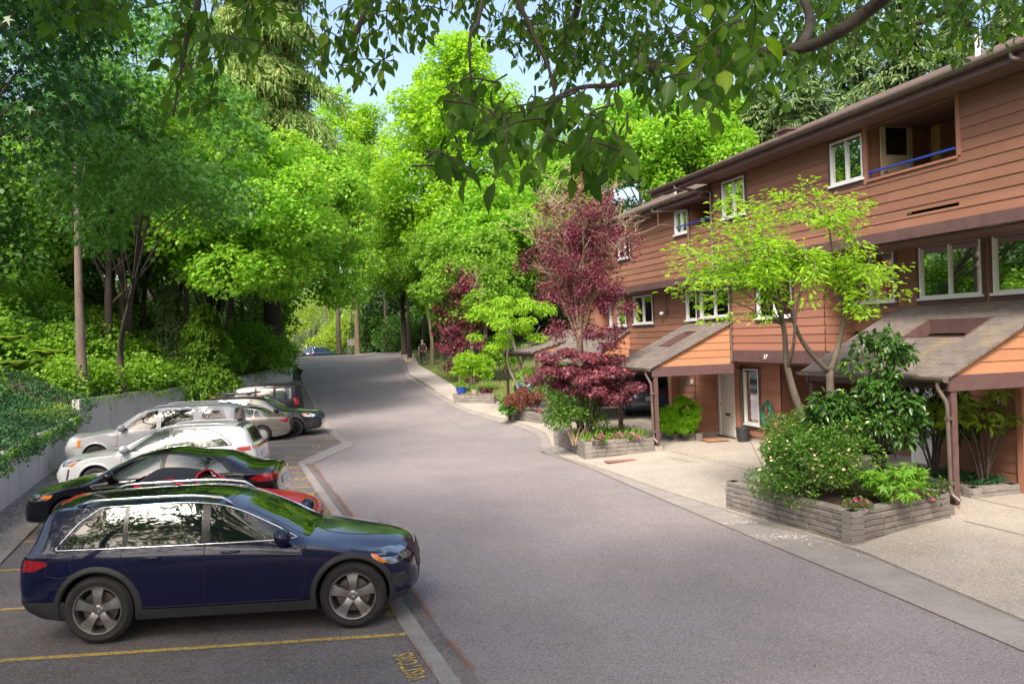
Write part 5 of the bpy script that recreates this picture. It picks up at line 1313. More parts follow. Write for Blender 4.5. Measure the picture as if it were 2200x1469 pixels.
# ================================================================ foliage
def np_mesh(name, V, faces_n, mat, parent=None, smooth=False):
    """V (N,3); faces_n list of (idx array (M,k))"""
    me = bpy.data.meshes.new(name); me.vertices.add(len(V)); me.vertices.foreach_set('co', np.asarray(V, np.float32).ravel())
    loops = np.concatenate([f.ravel() for f in faces_n]).astype(np.int32)
    tot = np.concatenate([np.full(len(f), f.shape[1], np.int32) for f in faces_n]); st = np.concatenate([[0], np.cumsum(tot)[:-1]]).astype(np.int32)
    me.loops.add(len(loops)); me.loops.foreach_set('vertex_index', loops)
    me.polygons.add(len(tot)); me.polygons.foreach_set('loop_start', st); me.polygons.foreach_set('loop_total', tot)
    if smooth: me.polygons.foreach_set('use_smooth', np.ones(len(tot), bool))
    me.update(calc_edges=True); me.validate()
    me.materials.append(mat)
    o = bpy.data.objects.new(name, me); COL.objects.link(o)
    if parent: o.parent = parent
    return o
def unit(a): return a/np.maximum(1e-9, np.linalg.norm(a, axis=-1, keepdims=True))
def leaf_geo(P, A, Nn, S, kind='rhomb', wid=.5):
    """P positions, A leaf axis, Nn leaf normal (made perpendicular), S size"""
    A = unit(A); Nn = unit(Nn-A*np.sum(Nn*A, 1, keepdims=True)); B = np.cross(A, Nn); S = np.asarray(S).reshape(-1, 1); n = len(P)
    if kind == 'rhomb':
        T = np.array([(0, 0, 0), (.48, wid*.5, .07), (1, 0, -.03), (.48, -wid*.5, .07)]); F_ = [np.array([[0, 1, 2, 3]])]
    elif kind == 'ovate':
        T = np.array([(0, 0, 0), (.22, wid*.40, .06), (.50, wid*.5, .07), (.80, wid*.26, .02), (1.06, 0, -.10), (.80, -wid*.26, .02), (.50, -wid*.5, .07), (.22, -wid*.40, .06), (.5, 0, -.0)]); F_ = [np.array([[0, 1, 2, 8], [8, 2, 3, 4], [0, 8, 6, 7], [8, 4, 5, 6]])]
    elif kind == 'star':
        pts = [(0, 0, 0)]
        for i, (ang, r) in enumerate(((-128, .42), (-95, .16), (-62, .62), (-30, .22), (0, .78), (30, .22), (62, .62), (95, .16), (128, .42))):
            a = math.radians(ang); pts.append((.22+r*math.cos(a), r*math.sin(a), -.10*r))
        T = np.array(pts); F_ = [np.array([list(range(10))])]
    elif kind == 'needle':
        T = np.array([(0, wid*.5, 0), (1, wid*.3, -.12), (1, -wid*.3, -.12), (0, -wid*.5, 0)]); F_ = [np.array([[0, 1, 2, 3]])]
    m = len(T)
    V = P[:, None, :]+S[:, :, None]*(A[:, None, :]*T[None, :, 0:1]+B[:, None, :]*T[None, :, 1:2]+Nn[:, None, :]*T[None, :, 2:3])
    off = (np.arange(n)*m)[:, None, None]
    return V.reshape(-1, 3), [(f[None]+off).reshape(-1, f.shape[1]) for f in F_]
def rdir(n, up=0.):
    v = RNG.normal(size=(n, 3)); v = unit(v); v[:, 2] += up; return unit(v)
def clump_leaves(C, Rr, n, size, droop=.25, shell=(.55, 1.05), upn=.9, jit=.6, flat=.75):
    """n leaves spread on the shells of clumps (C centres, Rr radii)"""
    C = np.asarray(C); Rr = np.asarray(Rr); w = Rr**2; idx = RNG.choice(len(C), n, p=w/w.sum())
    d = rdir(n, .18); r = RNG.uniform(shell[0], shell[1], n)**.8
    off = d*(Rr[idx]*r)[:, None]; off[:, 2] *= flat
    P = C[idx]+off
    A = unit(d*np.array([1, 1, .45])+RNG.normal(size=(n, 3))*jit*.6+np.array([0, 0, -droop*1.6]))
    Nn = unit(d*.7+np.array([0, 0, upn])+RNG.normal(size=(n, 3))*jit)
    S = size*RNG.uniform(.65, 1.25, n)
    return P, A, Nn, S
def crown_clumps(c, rx, ry, rz, k, rr, seed, fill=.35, bottom=-1., egg=0):
    r = np.random.default_rng(seed); out = []; rad_ = []
    while len(out) < k:
        d = r.normal(size=3); d /= np.linalg.norm(d)
        if d[2] < bottom: continue
        t = r.uniform(.30, .70) if r.random() < fill else r.uniform(.72, .95)
        wz = 1-egg*max(0, d[2])*.55
        out.append((c[0]+d[0]*rx*t*wz, c[1]+d[1]*ry*t*wz, c[2]+d[2]*rz*t)); rad_.append(rr*r.uniform(.65, 1.25))
    return np.array(out), np.array(rad_)
m_bark = pmat('bark_grey', (.085, .064, .050), .95, col2=(.145, .112, .09), scale=6, stretch=(1, 1, .25), bump=1., bscale=22, stain=(3, .55, .75, (.055, .042, .032), .6))
m_barkd = pmat('bark_dark', (.036, .028, .022), .95, col2=(.065, .05, .04), scale=6, stretch=(1, 1, .25), bump=.8, bscale=22, stain=(3, .6, .8, (.02, .016, .012), .6))
m_barkl = pmat('bark_pale', (.17, .14, .105), .95, col2=(.26, .22, .17), scale=7, stretch=(1, 1, .3), bump=.6, bscale=26, stain=[(4, .5, .7, (.09, .075, .05), .6), (3, .62, .74, (.16, .17, .03), .6)])
m_moss = pmat('bark_mossy', (.12, .09, .06), .95, col2=(.19, .14, .10), scale=6, stretch=(1, 1, .3), bump=.7, bscale=22, stain=(2.2, .5, .7, (.13, .13, .015), .8))
m_twig = pmat('bare_twigs', (.36, .27, .18), .9, col2=(.28, .20, .13), scale=9)
LM = dict(
    bright=leafmat('leaf_bright', (.12, .28, .025), (.27, .48, .045), (.38, .46, .06), trans=.5),
    mid=leafmat('leaf_mid', (.10, .22, .020), (.21, .38, .035), trans=.42),
    star=leafmat('leaf_star', (.05, .15, .022), (.12, .29, .035), trans=.30, rough=.4),
    stard=leafmat('leaf_star_dark', (.018, .070, .018), (.045, .14, .028), trans=.28, rough=.4),
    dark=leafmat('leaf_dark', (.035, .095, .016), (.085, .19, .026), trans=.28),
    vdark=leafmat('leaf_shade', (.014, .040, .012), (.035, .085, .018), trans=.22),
    hem=leafmat('needle_yellow', (.10, .17, .04), (.24, .34, .09), (.32, .27, .12), trans=.3, rough=.7),
    con=leafmat('needle_green', (.07, .13, .045), (.17, .25, .085), trans=.15, rough=.7),
    yel=leafmat('leaf_yellow', (.17, .29, .03), (.34, .44, .06), (.46, .40, .08), trans=.4),
    lime=leafmat('leaf_lime', (.16, .31, .02), (.33, .52, .035), trans=.5),
    plum=leafmat('leaf_plum', (.085, .018, .032), (.19, .048, .075), (.30, .10, .12), trans=.30, tcol=(1.8, .5, .8)),
    maple=leafmat('leaf_red_maple', (.085, .026, .040), (.185, .062, .080), (.36, .08, .09), trans=.30, tcol=(1.8, .5, .6)),
    rust=leafmat('leaf_rust', (.10, .03, .02), (.17, .055, .03), trans=.25, tcol=(1.6, .8, .5)),
    over=leafmat('leaf_overhang', (.030, .085, .012), (.100, .20, .018), (.22, .34, .02), trans=.58, rough=.42),
    gloss=leafmat('leaf_glossy', (.016, .050, .010), (.050, .125, .018), (.13, .22, .03), trans=.15, rough=.25),
    azalea=leafmat('leaf_azalea', (.040, .110, .016), (.12, .25, .03), (.26, .34, .06), trans=.3),
    ivy=leafmat('leaf_ivy', (.018, .070, .028), (.05, .135, .045), (.10, .15, .03), trans=.22),
    ball=leafmat('leaf_ball', (.14, .36, .014), (.28, .56, .02), trans=.25),
    fern=leafmat('leaf_fern', (.10, .19, .012), (.20, .30, .02), trans=.35),
    cedar=leafmat('leaf_cedar', (.07, .16, .012), (.14, .26, .02), trans=.3),
    broad=leafmat('leaf_broad', (.12, .27, .03), (.22, .42, .05), trans=.4),
    grass=leafmat('grass_blades', (.09, .17, .02), (.20, .28, .04), (.32, .28, .09), trans=.3),
)
m_pink = pmat('petal_pink', (.75, .04, .36), .6, col2=(.85, .12, .5), scale=20)
m_cream = pmat('petal_cream', (.62, .52, .34), .6, col2=(.66, .40, .24), scale=9)
m_whitep = pmat('petal_white', (.82, .78, .76), .6, col2=(.75, .62, .55), scale=15)

def curve(pts, n=10):
    """Catmull-Rom through points"""
    P = [Vector(p) for p in pts]; P = [P[0]*2-P[1]]+P+[P[-1]*2-P[-2]]; out = []
    for i in range(1, len(P)-2):
        for j in range(n):
            t = j/n; a, b, c, d = P[i-1], P[i], P[i+1], P[i+2]
            out.append(.5*((2*b)+(c-a)*t+(2*a-5*b+4*c-d)*t*t+(3*b-a-3*c+d)*t**3))
    out.append(P[-2]); return out
def limb(mb, pts, r0, r1, n=6, seg=5):
    C = curve(pts, seg); mb.tube(C, [r0+(r1-r0)*i/(len(C)-1) for i in range(len(C))], n)
def tree(name, label, cat, base_, H, crown, k=46, rr=1.5, n=22000, size=.24, leaf='bright', bark=None, tr=.22, lean=(0, 0), seed=1, kind='rhomb', limbs=14, group=None, egg=.5, fill=.35, bottom=-.9, wid=.6, flat=.75, droop=.25, upn=.9, shell=(.55, 1.05), trunk_to=.82, extra_trunks=()):
    """crown = (cz, rx, rz) relative to the base; returns root"""
    rnd = random.Random(seed); root = empty(name, base_, 0, label, cat, group)
    cz, rx, rz = crown[:3]; ry = crown[3] if len(crown) > 3 else rx; cx, cy = lean
    C, Rr = crown_clumps((cx, cy, cz), rx, ry, rz, k, rr, seed, fill, bottom, egg)
    mb = MB(); top = Vector((cx*.9, cy*.9, H*trunk_to))
    tp = [Vector((0, 0, -.5)), Vector((rnd.uniform(-.1, .1), 0, H*.18)), Vector((cx*.35+rnd.uniform(-.15, .15), cy*.35, H*.42)), top]
    Cv = curve(tp, 8); mb.tube(Cv, [tr*(1.25 if i == 0 else 1)*(1-.82*i/(len(Cv)-1)) for i in range(len(Cv))], 10)
    t_ = mb.build('trunk', bark or m_bark, root, smooth=True)
    mb = MB(); order = sorted(range(len(C)), key=lambda i: rnd.random())[:limbs]
    for i in order:
        c = Vector(C[i]); f = min(.95, max(.3, (c.z-rz*.35)/(H*trunk_to))); s = Cv[int(f*(len(Cv)-1))]
        mid = s.lerp(c, .5)+Vector((0, 0, .12*(c-s).length*rnd.uniform(-.5, 1.2)))
        limb(mb, [s, mid, c], tr*.34*(1-.5*f), .015, 5, 4)
    if order: mb.build('limbs', bark or m_bark, root, smooth=True)
    P, A, Nn, S = clump_leaves(C, Rr, n, size, droop, shell, upn, .6, flat)
    V, Fc = leaf_geo(P, A, Nn, S, kind, wid); np_mesh('crown', V, Fc, LM[leaf], root)
    return root
def conifer_np(H, Rb, seed, nb=7, dz=.45, per=70, droop=.35, z0=.1, size=.30, hang=.3):
    r = np.random.default_rng(seed); Ps = []; As = []; Ns = []; Ss = []; br = []
    z = H*z0
    while z < H-.3:
        f = (z/H); L0 = Rb*(1-f)**.72*(.75+.25*math.sin(z*2.1))+.15
        for b in range(nb):
            a = r.uniform(0, 2*math.pi); L = L0*r.uniform(.6, 1.15); d = np.array([math.cos(a), math.sin(a), 0]); sd = np.array([-d[1], d[0], 0])
            m = int(per*L/Rb)+8; t = r.uniform(.12, 1, m)**.8
            c = d*(L*t)[:, None]; c[:, 2] += z-droop*L*t**1.6+.12*L*np.sin(t*3)
            w = r.normal(size=m)*.20*L*(1-t*.6)
            P = c+sd*w[:, None]; P[:, 2] -= np.abs(w)*.5
            hg = r.random(m) < hang
            A = d*(.7)+sd*np.sign(w)[:, None]*.6+np.array([0, 0, -.45])+r.normal(size=(m, 3))*.25
            A[hg] = np.array([0, 0, -1])+r.normal(size=(hg.sum(), 3))*.2; P[hg, 2] -= r.uniform(0, .3, hg.sum())
            Ps.append(P); As.append(A); Ns.append(np.array([0, 0, 1])+d*.3+r.normal(size=(m, 3))*.4); Ss.append(size*r.uniform(.6, 1.3, m))
            if b % 2 == 0: br.append((z, d*L))
        z += dz*(1-.3*f)
    return np.concatenate(Ps), np.concatenate(As), np.concatenate(Ns), np.concatenate(Ss), br
def conifer(label, base_, H, Rb, seed, leaf='con', tr=.3, group=None, **k):
    root = empty('conifer', base_, 0, label, 'conifer', group)
    mb = MB(); mb.tube([(0, 0, -.5), (0, 0, H*.3), (0, 0, H*.7), (0, 0, H-.2)], [tr*1.15, tr*.85, tr*.4, .03], 10); mb.build('trunk', m_barkd, root, smooth=True)
    P, A, Nn, S, br = conifer_np(H, Rb, seed, **k)
    V, Fc = leaf_geo(P, A, Nn, S, 'needle', .20); np_mesh('crown', V, Fc, LM[leaf], root)
    mb = MB()
    for z, d in br[::2]: mb.tube([(0, 0, z), (d[0]*.5, d[1]*.5, z), (d[0]*.95, d[1]*.95, z-.3*np.linalg.norm(d))], [.035, .025, .008], 4)
    mb.build('limbs', m_barkd, root)
    return root
def onhill(px, Yd, dz=0):
    X = at(px, 740, Yd).x
    z = hill(X, Yd) if X < wallx(Yd) else G(X, Yd)
    return (X, Yd, z+dz)
def zof(py, px, Yd): return at(px, py, Yd).z
GRT = 'trees on the wooded bank at the left'
# near dark star-leaved tree, top left
b0 = onhill(-260, 17)
tree('sweetgum_tree', 'large dark star-leaved tree filling the top left corner', 'tree', b0, 12, (11.2-b0[2], 4.3, 4.2), k=75, rr=1.2, n=27000, size=.17, leaf='stard', kind='star', tr=.25, lean=(.9, 0), seed=3, bark=m_barkd, egg=.2, droop=.5, limbs=26, trunk_to=.95)
b0 = onhill(262, 34)
tree('sweetgum_tree', 'mid green star-leaved tree whose boughs hang right of the top left corner', 'tree', b0, 10.5, (9.3-b0[2], 3.1, 3.5), k=44, rr=.95, n=15000, size=.17, leaf='star', kind='star', tr=.16, lean=(at(350, 740, 25).x-b0[0], -9), seed=8, bark=m_barkd, egg=.1, droop=.5, limbs=18)
# pole trunk in front of the bank
b0 = onhill(174, 31.5); 
tree('tree', 'tall straight tree with a pale bare trunk, standing alone above the wall corner', 'tree', (b0[0], b0[1], zof(800, 174, 31.5)), 17, (13.5, 3.6, 4.2), k=34, rr=1.3, n=10000, size=.2, leaf='mid', tr=.19, seed=12, limbs=10, trunk_to=.9)
# bright maples in the middle left
b0 = onhill(470, 50); tree('maple_tree', 'bright green maple bulging over the bank between the star-leaved tree and the tall conifer', 'tree', b0, 11.5, (zof(450, 540, 38)-b0[2], 4.0, 4.2), k=64, rr=1.15, n=34000, size=.19, leaf='bright', kind='rhomb', tr=.16, seed=21, bark=m_barkd, lean=(at(540, 740, 38).x-b0[0], -12), limbs=18, wid=.85)
b0 = onhill(560, 60); tree('maple_tree', 'bright green maple with low boughs hanging over the far parking stalls', 'tree', b0, 11, (zof(500, 680, 44)-b0[2], 3.0, 4.3), k=52, rr=1.1, n=27000, size=.2, leaf='bright', tr=.14, seed=22, bark=m_barkd, lean=(at(680, 740, 44).x-b0[0], -16), limbs=12, wid=.85)
b0 = onhill(400, 43); tree('maple_tree', 'green maple behind the two leaning trunks on the bank', 'tree', b0, 13, (zof(330, 400, 43)-b0[2], 3.9, 3.8), k=44, rr=1.25, n=19000, size=.21, leaf='mid', tr=.16, seed=23, bark=m_barkd, lean=(0, 0), limbs=14, wid=.8)
# tall hemlock
b0 = onhill(588, 52); conifer('tallest conifer with drooping yellow-green boughs, left of the strip of sky', (b0[0], b0[1], zof(722, 588, 50)), 30, 7.4, 5, leaf='hem', tr=.46, nb=14, per=400, droop=.42, hang=.45, z0=.22, dz=.42, size=.40)
b0 = onhill(430, 62); conifer('tall thin conifer half hidden behind the maples, left of the tallest conifer', b0, 27, 4.2, 6, leaf='hem', tr=.35, nb=7, per=70, droop=.35, z0=.3, size=.42, dz=.6)
# center
def lawnbase(px, Yd): X = at(px, 740, Yd).x; return (X, Yd, G(X, Yd))
b0 = lawnbase(985, 72); tree('maple_tree', 'huge bright yellow-green maple in the centre, its top against the sky', 'tree', b0, 27, (zof(370, 985, 72)-b0[2], 7.0, 12.3), k=130, rr=1.75, n=62000, size=.31, leaf='lime', tr=.42, seed=31, bark=m_barkd, limbs=30, egg=1.0, wid=.85, trunk_to=.9)
b0 = lawnbase(1075, 64); tree('maple_tree', 'bright green maple at the right foot of the huge central maple', 'tree', b0, 15, (zof(520, 1090, 64)-b0[2], 4.8, 4.6), k=54, rr=1.45, n=24000, size=.28, leaf='bright', tr=.25, seed=32, bark=m_barkd, limbs=14, wid=.85)
b0 = lawnbase(868, 74); tree('tree', 'dark-trunked tree beside the sidewalk left of the walking man', 'tree', b0, 15, (zof(560, 868, 74)-b0[2], 3.8, 4.0), k=40, rr=1.4, n=13000, size=.27, leaf='mid', tr=.30, seed=33, bark=m_barkd, limbs=12, lean=(-.6, 0))
b0 = lawnbase(768, 86); tree('tree', 'slim mossy-footed tree beside the sign board at the crest', 'tree', (b0[0], b0[1], zof(765, 768, 86)), 22, (14.5, 4.0, 6.5), k=40, rr=1.5, n=14000, size=.3, leaf='bright', tr=.30, seed=34, bark=m_moss, limbs=10, trunk_to=.95)
b0 = lawnbase(800, 96); tree('tree', 'tall slender light green tree showing pale trunk against the sky', 'tree', b0, 28, (zof(390, 800, 96)-b0[2], 3.2, 10.5), k=56, rr=1.4, n=17000, size=.34, leaf='lime', tr=.3, seed=35, bark=m_barkl, limbs=24, egg=.8, trunk_to=.95)

b0 = lawnbase(728, 92); tree('tree', 'pale yellow-green tree filling the gap between the tallest conifer and the central maple', 'tree', (b0[0], b0[1], b0[2]-.5), 27, (zof(400, 742, 92)-b0[2], 4.6, 10.6), k=70, rr=1.6, n=24000, size=.34, leaf='lime', tr=.3, seed=38, bark=m_barkl, limbs=24, egg=.7, trunk_to=.92, lean=(.5, 0))
# more trees on the bank ------------------------------------------------------
def zt(py, px, Yd): return at(px, py, Yd).z
bank = [  # px, Y, top y, crown centre y, rx, leaf, label
    (60, 42, 250, 480, 4.0, 'mid', 'green tree far back on the bank, left of the pale bare trunk'),
    (255, 44, 300, 500, 3.2, 'dark', 'thin-trunked dark tree just right of the pale bare trunk'),
    (290, 47, 300, 480, 3.2, 'mid', 'leaning tree with a forked reddish trunk on the bank'),
    (345, 50, 300, 470, 3.2, 'dark', 'dark tree with a crooked trunk behind the leaning fork'),
    (450, 52, 300, 500, 3.0, 'mid', 'slim tree behind the bright bulging maple'),
    (500, 58, 330, 560, 3.0, 'dark', 'slim dark tree left of the tallest conifer trunk'),
    (545, 62, 330, 580, 3.2, 'mid', 'slim tree touching the tallest conifer trunk'),
    (-60, 34, 200, 420, 4.0, 'dark', 'dark tree at the left edge above the ivy'),
    (130, 54, 120, 380, 5.0, 'dark', 'tall dark tree deep in the wood at the far left'),
    (330, 64, 60, 300, 5.0, 'mid', 'tall green tree deep in the wood behind the maples'),
    (230, 38, 180, 380, 3.6, 'dark', 'dark broad tree crown above the pale bare trunk'),
    (560, 80, 260, 480, 4.0, 'mid', 'green tree far along the bank behind the tallest conifer'),
]
for i, (px, Yd, ty, cyy, rx, lf, lab) in enumerate(bank):
    b0 = onhill(px, Yd); b0 = (b0[0], b0[1], b0[2]-.2); Ht = zt(ty, px, Yd)-b0[2]; cz = zt(cyy, px, Yd)-b0[2]
    tree('tree', lab, 'tree', b0, Ht, (cz, rx, max(2.2, Ht-cz)), k=34, rr=rx*.34, n=9000, size=.25, leaf=lf, tr=.17+.004*Yd*.5, seed=100+i, bark=m_bark if i in (1, 2) else m_barkd, limbs=12, group=GRT, lean=((-1)**i*.8, 0), wid=.8, fill=.5)
# thin stems seen under the crowns
SAPL = ['left stem of the close pair right of the pale bare trunk', 'right stem of the close pair right of the pale bare trunk', 'stem leaning right beside the close pair of stems', 'long stem slanting right under the bulging maple', 'short slanting stem behind the feathery cedar', 'upright stem above the feathery cedar', 'upright stem just right of the feathery cedar', 'stem leaning right between cedar and tallest conifer', 'stem leaning right against the tallest conifer', 'stem leaning left against the tallest conifer', 'first stem right of the tallest conifer', 'stem standing beyond the crest behind the blue suv', 'straight stem in the dark hedge right of the sign board', 'stem in the dark hedge left of the walking man', 'stem leaning right in front of the close pair']
for i, (px, Yd, px2, y1) in enumerate(((238, 46, 246, 430), (262, 43, 240, 420), (300, 45, 340, 470), (318, 44, 410, 520), (355, 47, 400, 500), (405, 50, 412, 480), (440, 56, 452, 470), (478, 55, 500, 480), (515, 60, 540, 480), (540, 64, 520, 470), (600, 66, 612, 500), (705, 112, 700, 520), (830, 84, 822, 520), (905, 80, 912, 560), (280, 41, 300, 520))):
    X, Y_, z0 = onhill(px, Yd) if px < 700 else lawnbase(px, Yd); q = at(px2, y1, Yd); mb = MB(); mid = Vector(((X+q.x)/2+.25*math.sin(i*2.1), Yd, (z0+q.z)/2))
    mb.tube(curve([(X, Yd, z0-.3), tuple(mid), tuple(q), (q.x+.3*math.sin(i), Yd, q.z+4)], 6), [.16-.005*k for k in range(19)], 7)
    root = empty('sapling', (0, 0, 0), 0, None, None, None)
    o = mb.build('trunk', m_bark if i % 2 else m_barkd, root, smooth=True)
    C, Rr = crown_clumps((q.x+.2, Yd, q.z+3), 1.9, 1.9, 2.4, 14, .8, 300+i)
    P, A, Nn, S = clump_leaves(C, Rr, 2600, .22); V, Fc = leaf_geo(P, A, Nn, S, 'rhomb', .7); np_mesh('crown', V, Fc, LM['mid' if i % 2 else 'dark'], root)
    tag(root, SAPL[i], 'sapling', 'saplings under the wood canopy')

# far wood and the wood behind the camera: one uncountable mass each
def mass(name, label, cat, C, Rr, n, size, leaf, kind='rhomb', wid=.8, **k):
    P, A, Nn, S = clump_leaves(C, Rr, n, size, **k); V, Fc = leaf_geo(P, A, Nn, S, kind, wid); o = np_mesh(name, V, Fc, LM[leaf]); tag(o, label, cat, kind='stuff'); return o
r_ = np.random.default_rng(5)
def band(px0, px1, d0, d1, z0f, ztop, n, rr):
    C = []; Rr = []
    for _ in range(n):
        px = r_.uniform(px0, px1); Yd = r_.uniform(d0, d1); X = at(px, 740, Yd).x; tz = ztop(px)*Yd/110.
        z = r_.uniform(-1, tz)+(hill(X, Yd) if X < wallx(Yd) else G(X, Yd)); C.append((X, Yd, z)); Rr.append(rr*r_.uniform(.7, 1.3))
    return np.array(C), np.array(Rr)
topf = lambda px: 23 if px < 560 else (15 if px < 780 else (12 if px < 900 else 17))
C, Rr = band(-350, 1500, 122, 145, 0, topf, 430, 3.0); mass('far_wood', 'mass of woodland foliage closing the view beyond the crest', 'woodland', C, Rr, 80000, .52, 'mid')
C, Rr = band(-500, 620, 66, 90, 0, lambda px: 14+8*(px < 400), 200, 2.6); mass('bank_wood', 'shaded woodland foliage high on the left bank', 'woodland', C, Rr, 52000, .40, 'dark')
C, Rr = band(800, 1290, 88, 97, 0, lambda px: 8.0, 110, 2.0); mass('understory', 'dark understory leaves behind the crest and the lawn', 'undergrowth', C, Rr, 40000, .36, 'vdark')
# behind the camera (seen in reflections only)
C = []; Rr = []
for _ in range(190):
    a = rad(r_.uniform(150, 390)); R0 = r_.uniform(26, 38)
    C.append((R0*math.cos(a), R0*math.sin(a)-4, r_.uniform(0, 17))); Rr.append(r_.uniform(1.8, 3.2))
C = np.array(C); C = C[C[:, 1] < -6]; Rr = np.array(Rr)[:len(C)]
mass('wood_behind', 'woodland behind the viewpoint, mirrored in the car windows', 'woodland', C, Rr, 26000, .5, 'dark')

# trees behind the townhouses
GB = 'trees rising behind the townhouses'
for i, (px, Yd, ty, cyy, rx, lf, lab) in enumerate((
    (1190, 72, 200, 420, 4.6, 'bright', 'bright green tree just right of the huge central maple'),
    (1265, 60, 330, 480, 3.6, 'mid', 'green tree behind the purple-leaved tree'),
    (1385, 58, 185, 330, 4.4, 'bright', 'light green tree behind the far end of the roof'),
    (1500, 56, 205, 330, 4.0, 'bright', 'light green tree behind the roof vents of the farther block'),
    (1590, 60, 190, 300, 3.6, 'mid', 'green tree behind the middle of the long roof'),
    (1120, 84, 220, 420, 4.6, 'lime', 'yellow-green tree behind the shoulder of the huge central maple'))):
    b0 = lawnbase(px, Yd); Ht = zt(ty, px, Yd)-b0[2]; cz = zt(cyy, px, Yd)-b0[2]
    tree('tree', lab, 'tree', b0, Ht, (cz, rx, Ht-cz), k=60, rr=rx*.27, n=22000, size=.28, leaf=lf, tr=.28, seed=140+i, bark=m_barkl if i in (2, 3) else m_barkd, limbs=22, group=GB, wid=.6, egg=.7, fill=.45)
for i, (px, Yd, ty, Rb) in enumerate(((1655, 56, 165, 6.0), (1745, 52, 80, 6.2), (1850, 58, 20, 7.0), (1960, 50, -60, 6.6), (2075, 55, -40, 7.0), (2190, 50, -30, 6.5), (1560, 66, 150, 6.0))):
    b0 = lawnbase(px, Yd); Ht = zt(ty, px, Yd)-b0[2]
    conifer(['leftmost of the conifers in front of the sky behind the long roof', 'second conifer from the left above the long roof', 'third conifer from the left above the long roof', 'tallest conifer above the balcony roof, crossed by the overhanging leaves', 'conifer behind the white roof pipe', 'conifer cut by the right edge of the picture', 'pale distant conifer left of the roof conifers'][i], b0, Ht, Rb, 160+i, leaf='con', tr=.28, group='conifers behind the long roof', nb=10, per=200, z0=.2, dz=.42, droop=.14, hang=.12, size=.40)

# ---- ground cover and shrubs on the bank ------------------------------------
def bankclumps(y0, y1, t0, t1, n, r0, r1, hz=.3, over=0):
    C = []; Rr = []
    for _ in range(n):
        Y_ = r_.uniform(y0, y1); t = r_.uniform(t0, t1); r = r_.uniform(r0, r1); X = wallx(Y_)-t
        C.append((X, Y_, hill(X, Y_)+hz*r)); Rr.append(r)
    return np.array(C), np.array(Rr)
C, Rr = bankclumps(31, 62, .5, 9, 520, .5, 1.0, .3)
for i_ in range(len(C)):
    t_ = wallx(C[i_][1])-C[i_][0]; C[i_][2] += r_.random()*min(2.3, .35*t_+.1)*(1 if C[i_][1] < 50 else .6)
mass('bank_shrubs', 'leafy shrubs and brambles covering the bank above the taller wall', 'undergrowth', C, Rr, 115000, .16, 'mid')
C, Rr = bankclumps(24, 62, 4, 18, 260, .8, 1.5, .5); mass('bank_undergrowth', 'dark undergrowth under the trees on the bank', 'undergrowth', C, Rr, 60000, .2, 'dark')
C, Rr = bankclumps(31, 46, 3, 8, 40, .8, 1.3, .9); mass('bank_shrubs', 'broad-leaved pale shrubs in the middle of the bank', 'undergrowth', C, Rr, 14000, .17, 'star')
C, Rr = bankclumps(9, 31, -.12, 6.0, 800, .22, .42, .1); mass('ivy', 'blue-green ivy carpet spilling over the near wall', 'ivy', C, Rr, 120000, .075, 'ivy', shell=(.7, 1.05))
C, Rr = bankclumps(15, 31, 2.6, 11, 340, .5, .95, .4)
for i_ in range(len(C)):
    t_ = wallx(C[i_][1])-C[i_][0]; C[i_][2] += r_.random()*min(2.2, .4*(t_-3))
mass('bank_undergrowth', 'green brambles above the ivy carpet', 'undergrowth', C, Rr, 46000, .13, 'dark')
C = np.array([(wallx(y)-t, y, hill(wallx(y)-t, y)+.38) for y, t in ((r_.uniform(25, 31), 0) for _ in range(60))]); C[:, 0] -= (C[:, 1]-24)*.05+r_.uniform(0, 1.6, 60)
mass('flowering_cover', 'patch of tiny white-flowered creeper beside the ivy', 'creeper', C, np.full(60, .34), 3600, .035, 'yel')
# hanging shoots over the walls
P = []; 
for _ in range(2600):
    Y_ = r_.choice([r_.uniform(16, 30), r_.uniform(30.5, 56)]); h = r_.random()**2*.55*(.4+.6*math.sin(Y_*1.7)**2); P.append((wallx(Y_)+.03+r_.random()*.06, Y_, (1.17 if Y_ < 30.3 else zt2(Y_))+.05-h))
P = np.array(P); V, Fc = leaf_geo(P, RNG.normal(size=P.shape)*.5+np.array([.6, 0, -.8]), RNG.normal(size=P.shape)+np.array([1, 0, .4]), np.full(len(P), .085), 'rhomb', .7); tag(np_mesh('creeper', V, Fc, LM['mid']), 'leafy shoots trailing down the concrete wall', 'creeper', kind='stuff')

def shrub(name, label, loc, rx, ry, rz, n, size, leaf, k=26, kind='rhomb', wid=.6, rr=None, flat=.85, stems=5, group=None, cat='shrub', sm_=m_barkd, shell=(.6, 1.05), seed=0, droop=.1, upn=.8, lift=0., fill=.35, bottom=-.3, jit=.6):
    root = empty(name, loc, 0, label, cat, group)
    C, Rr = crown_clumps((0, 0, rz*.55+lift), rx, ry, rz*.6, k, rr or min(rx, rz)*.36, 500+seed, fill, bottom, .2)
    if stems:
        mb = MB()
        for i in range(stems):
            c = Vector(C[i % len(C)]); limb(mb, [(0.05*math.cos(i), .05*math.sin(i), -.1), (c.x*.4, c.y*.4, c.z*.6), tuple(c)], .022+.01*rx, .006, 5, 3)
        mb.build('stems', sm_, root, smooth=True)
    P, A, Nn, S = clump_leaves(C, Rr, n, size, droop, shell, upn, jit, flat); V, Fc = leaf_geo(P, A, Nn, S, kind, wid); np_mesh('foliage', V, Fc, LM[leaf], root)
    return root, C, Rr
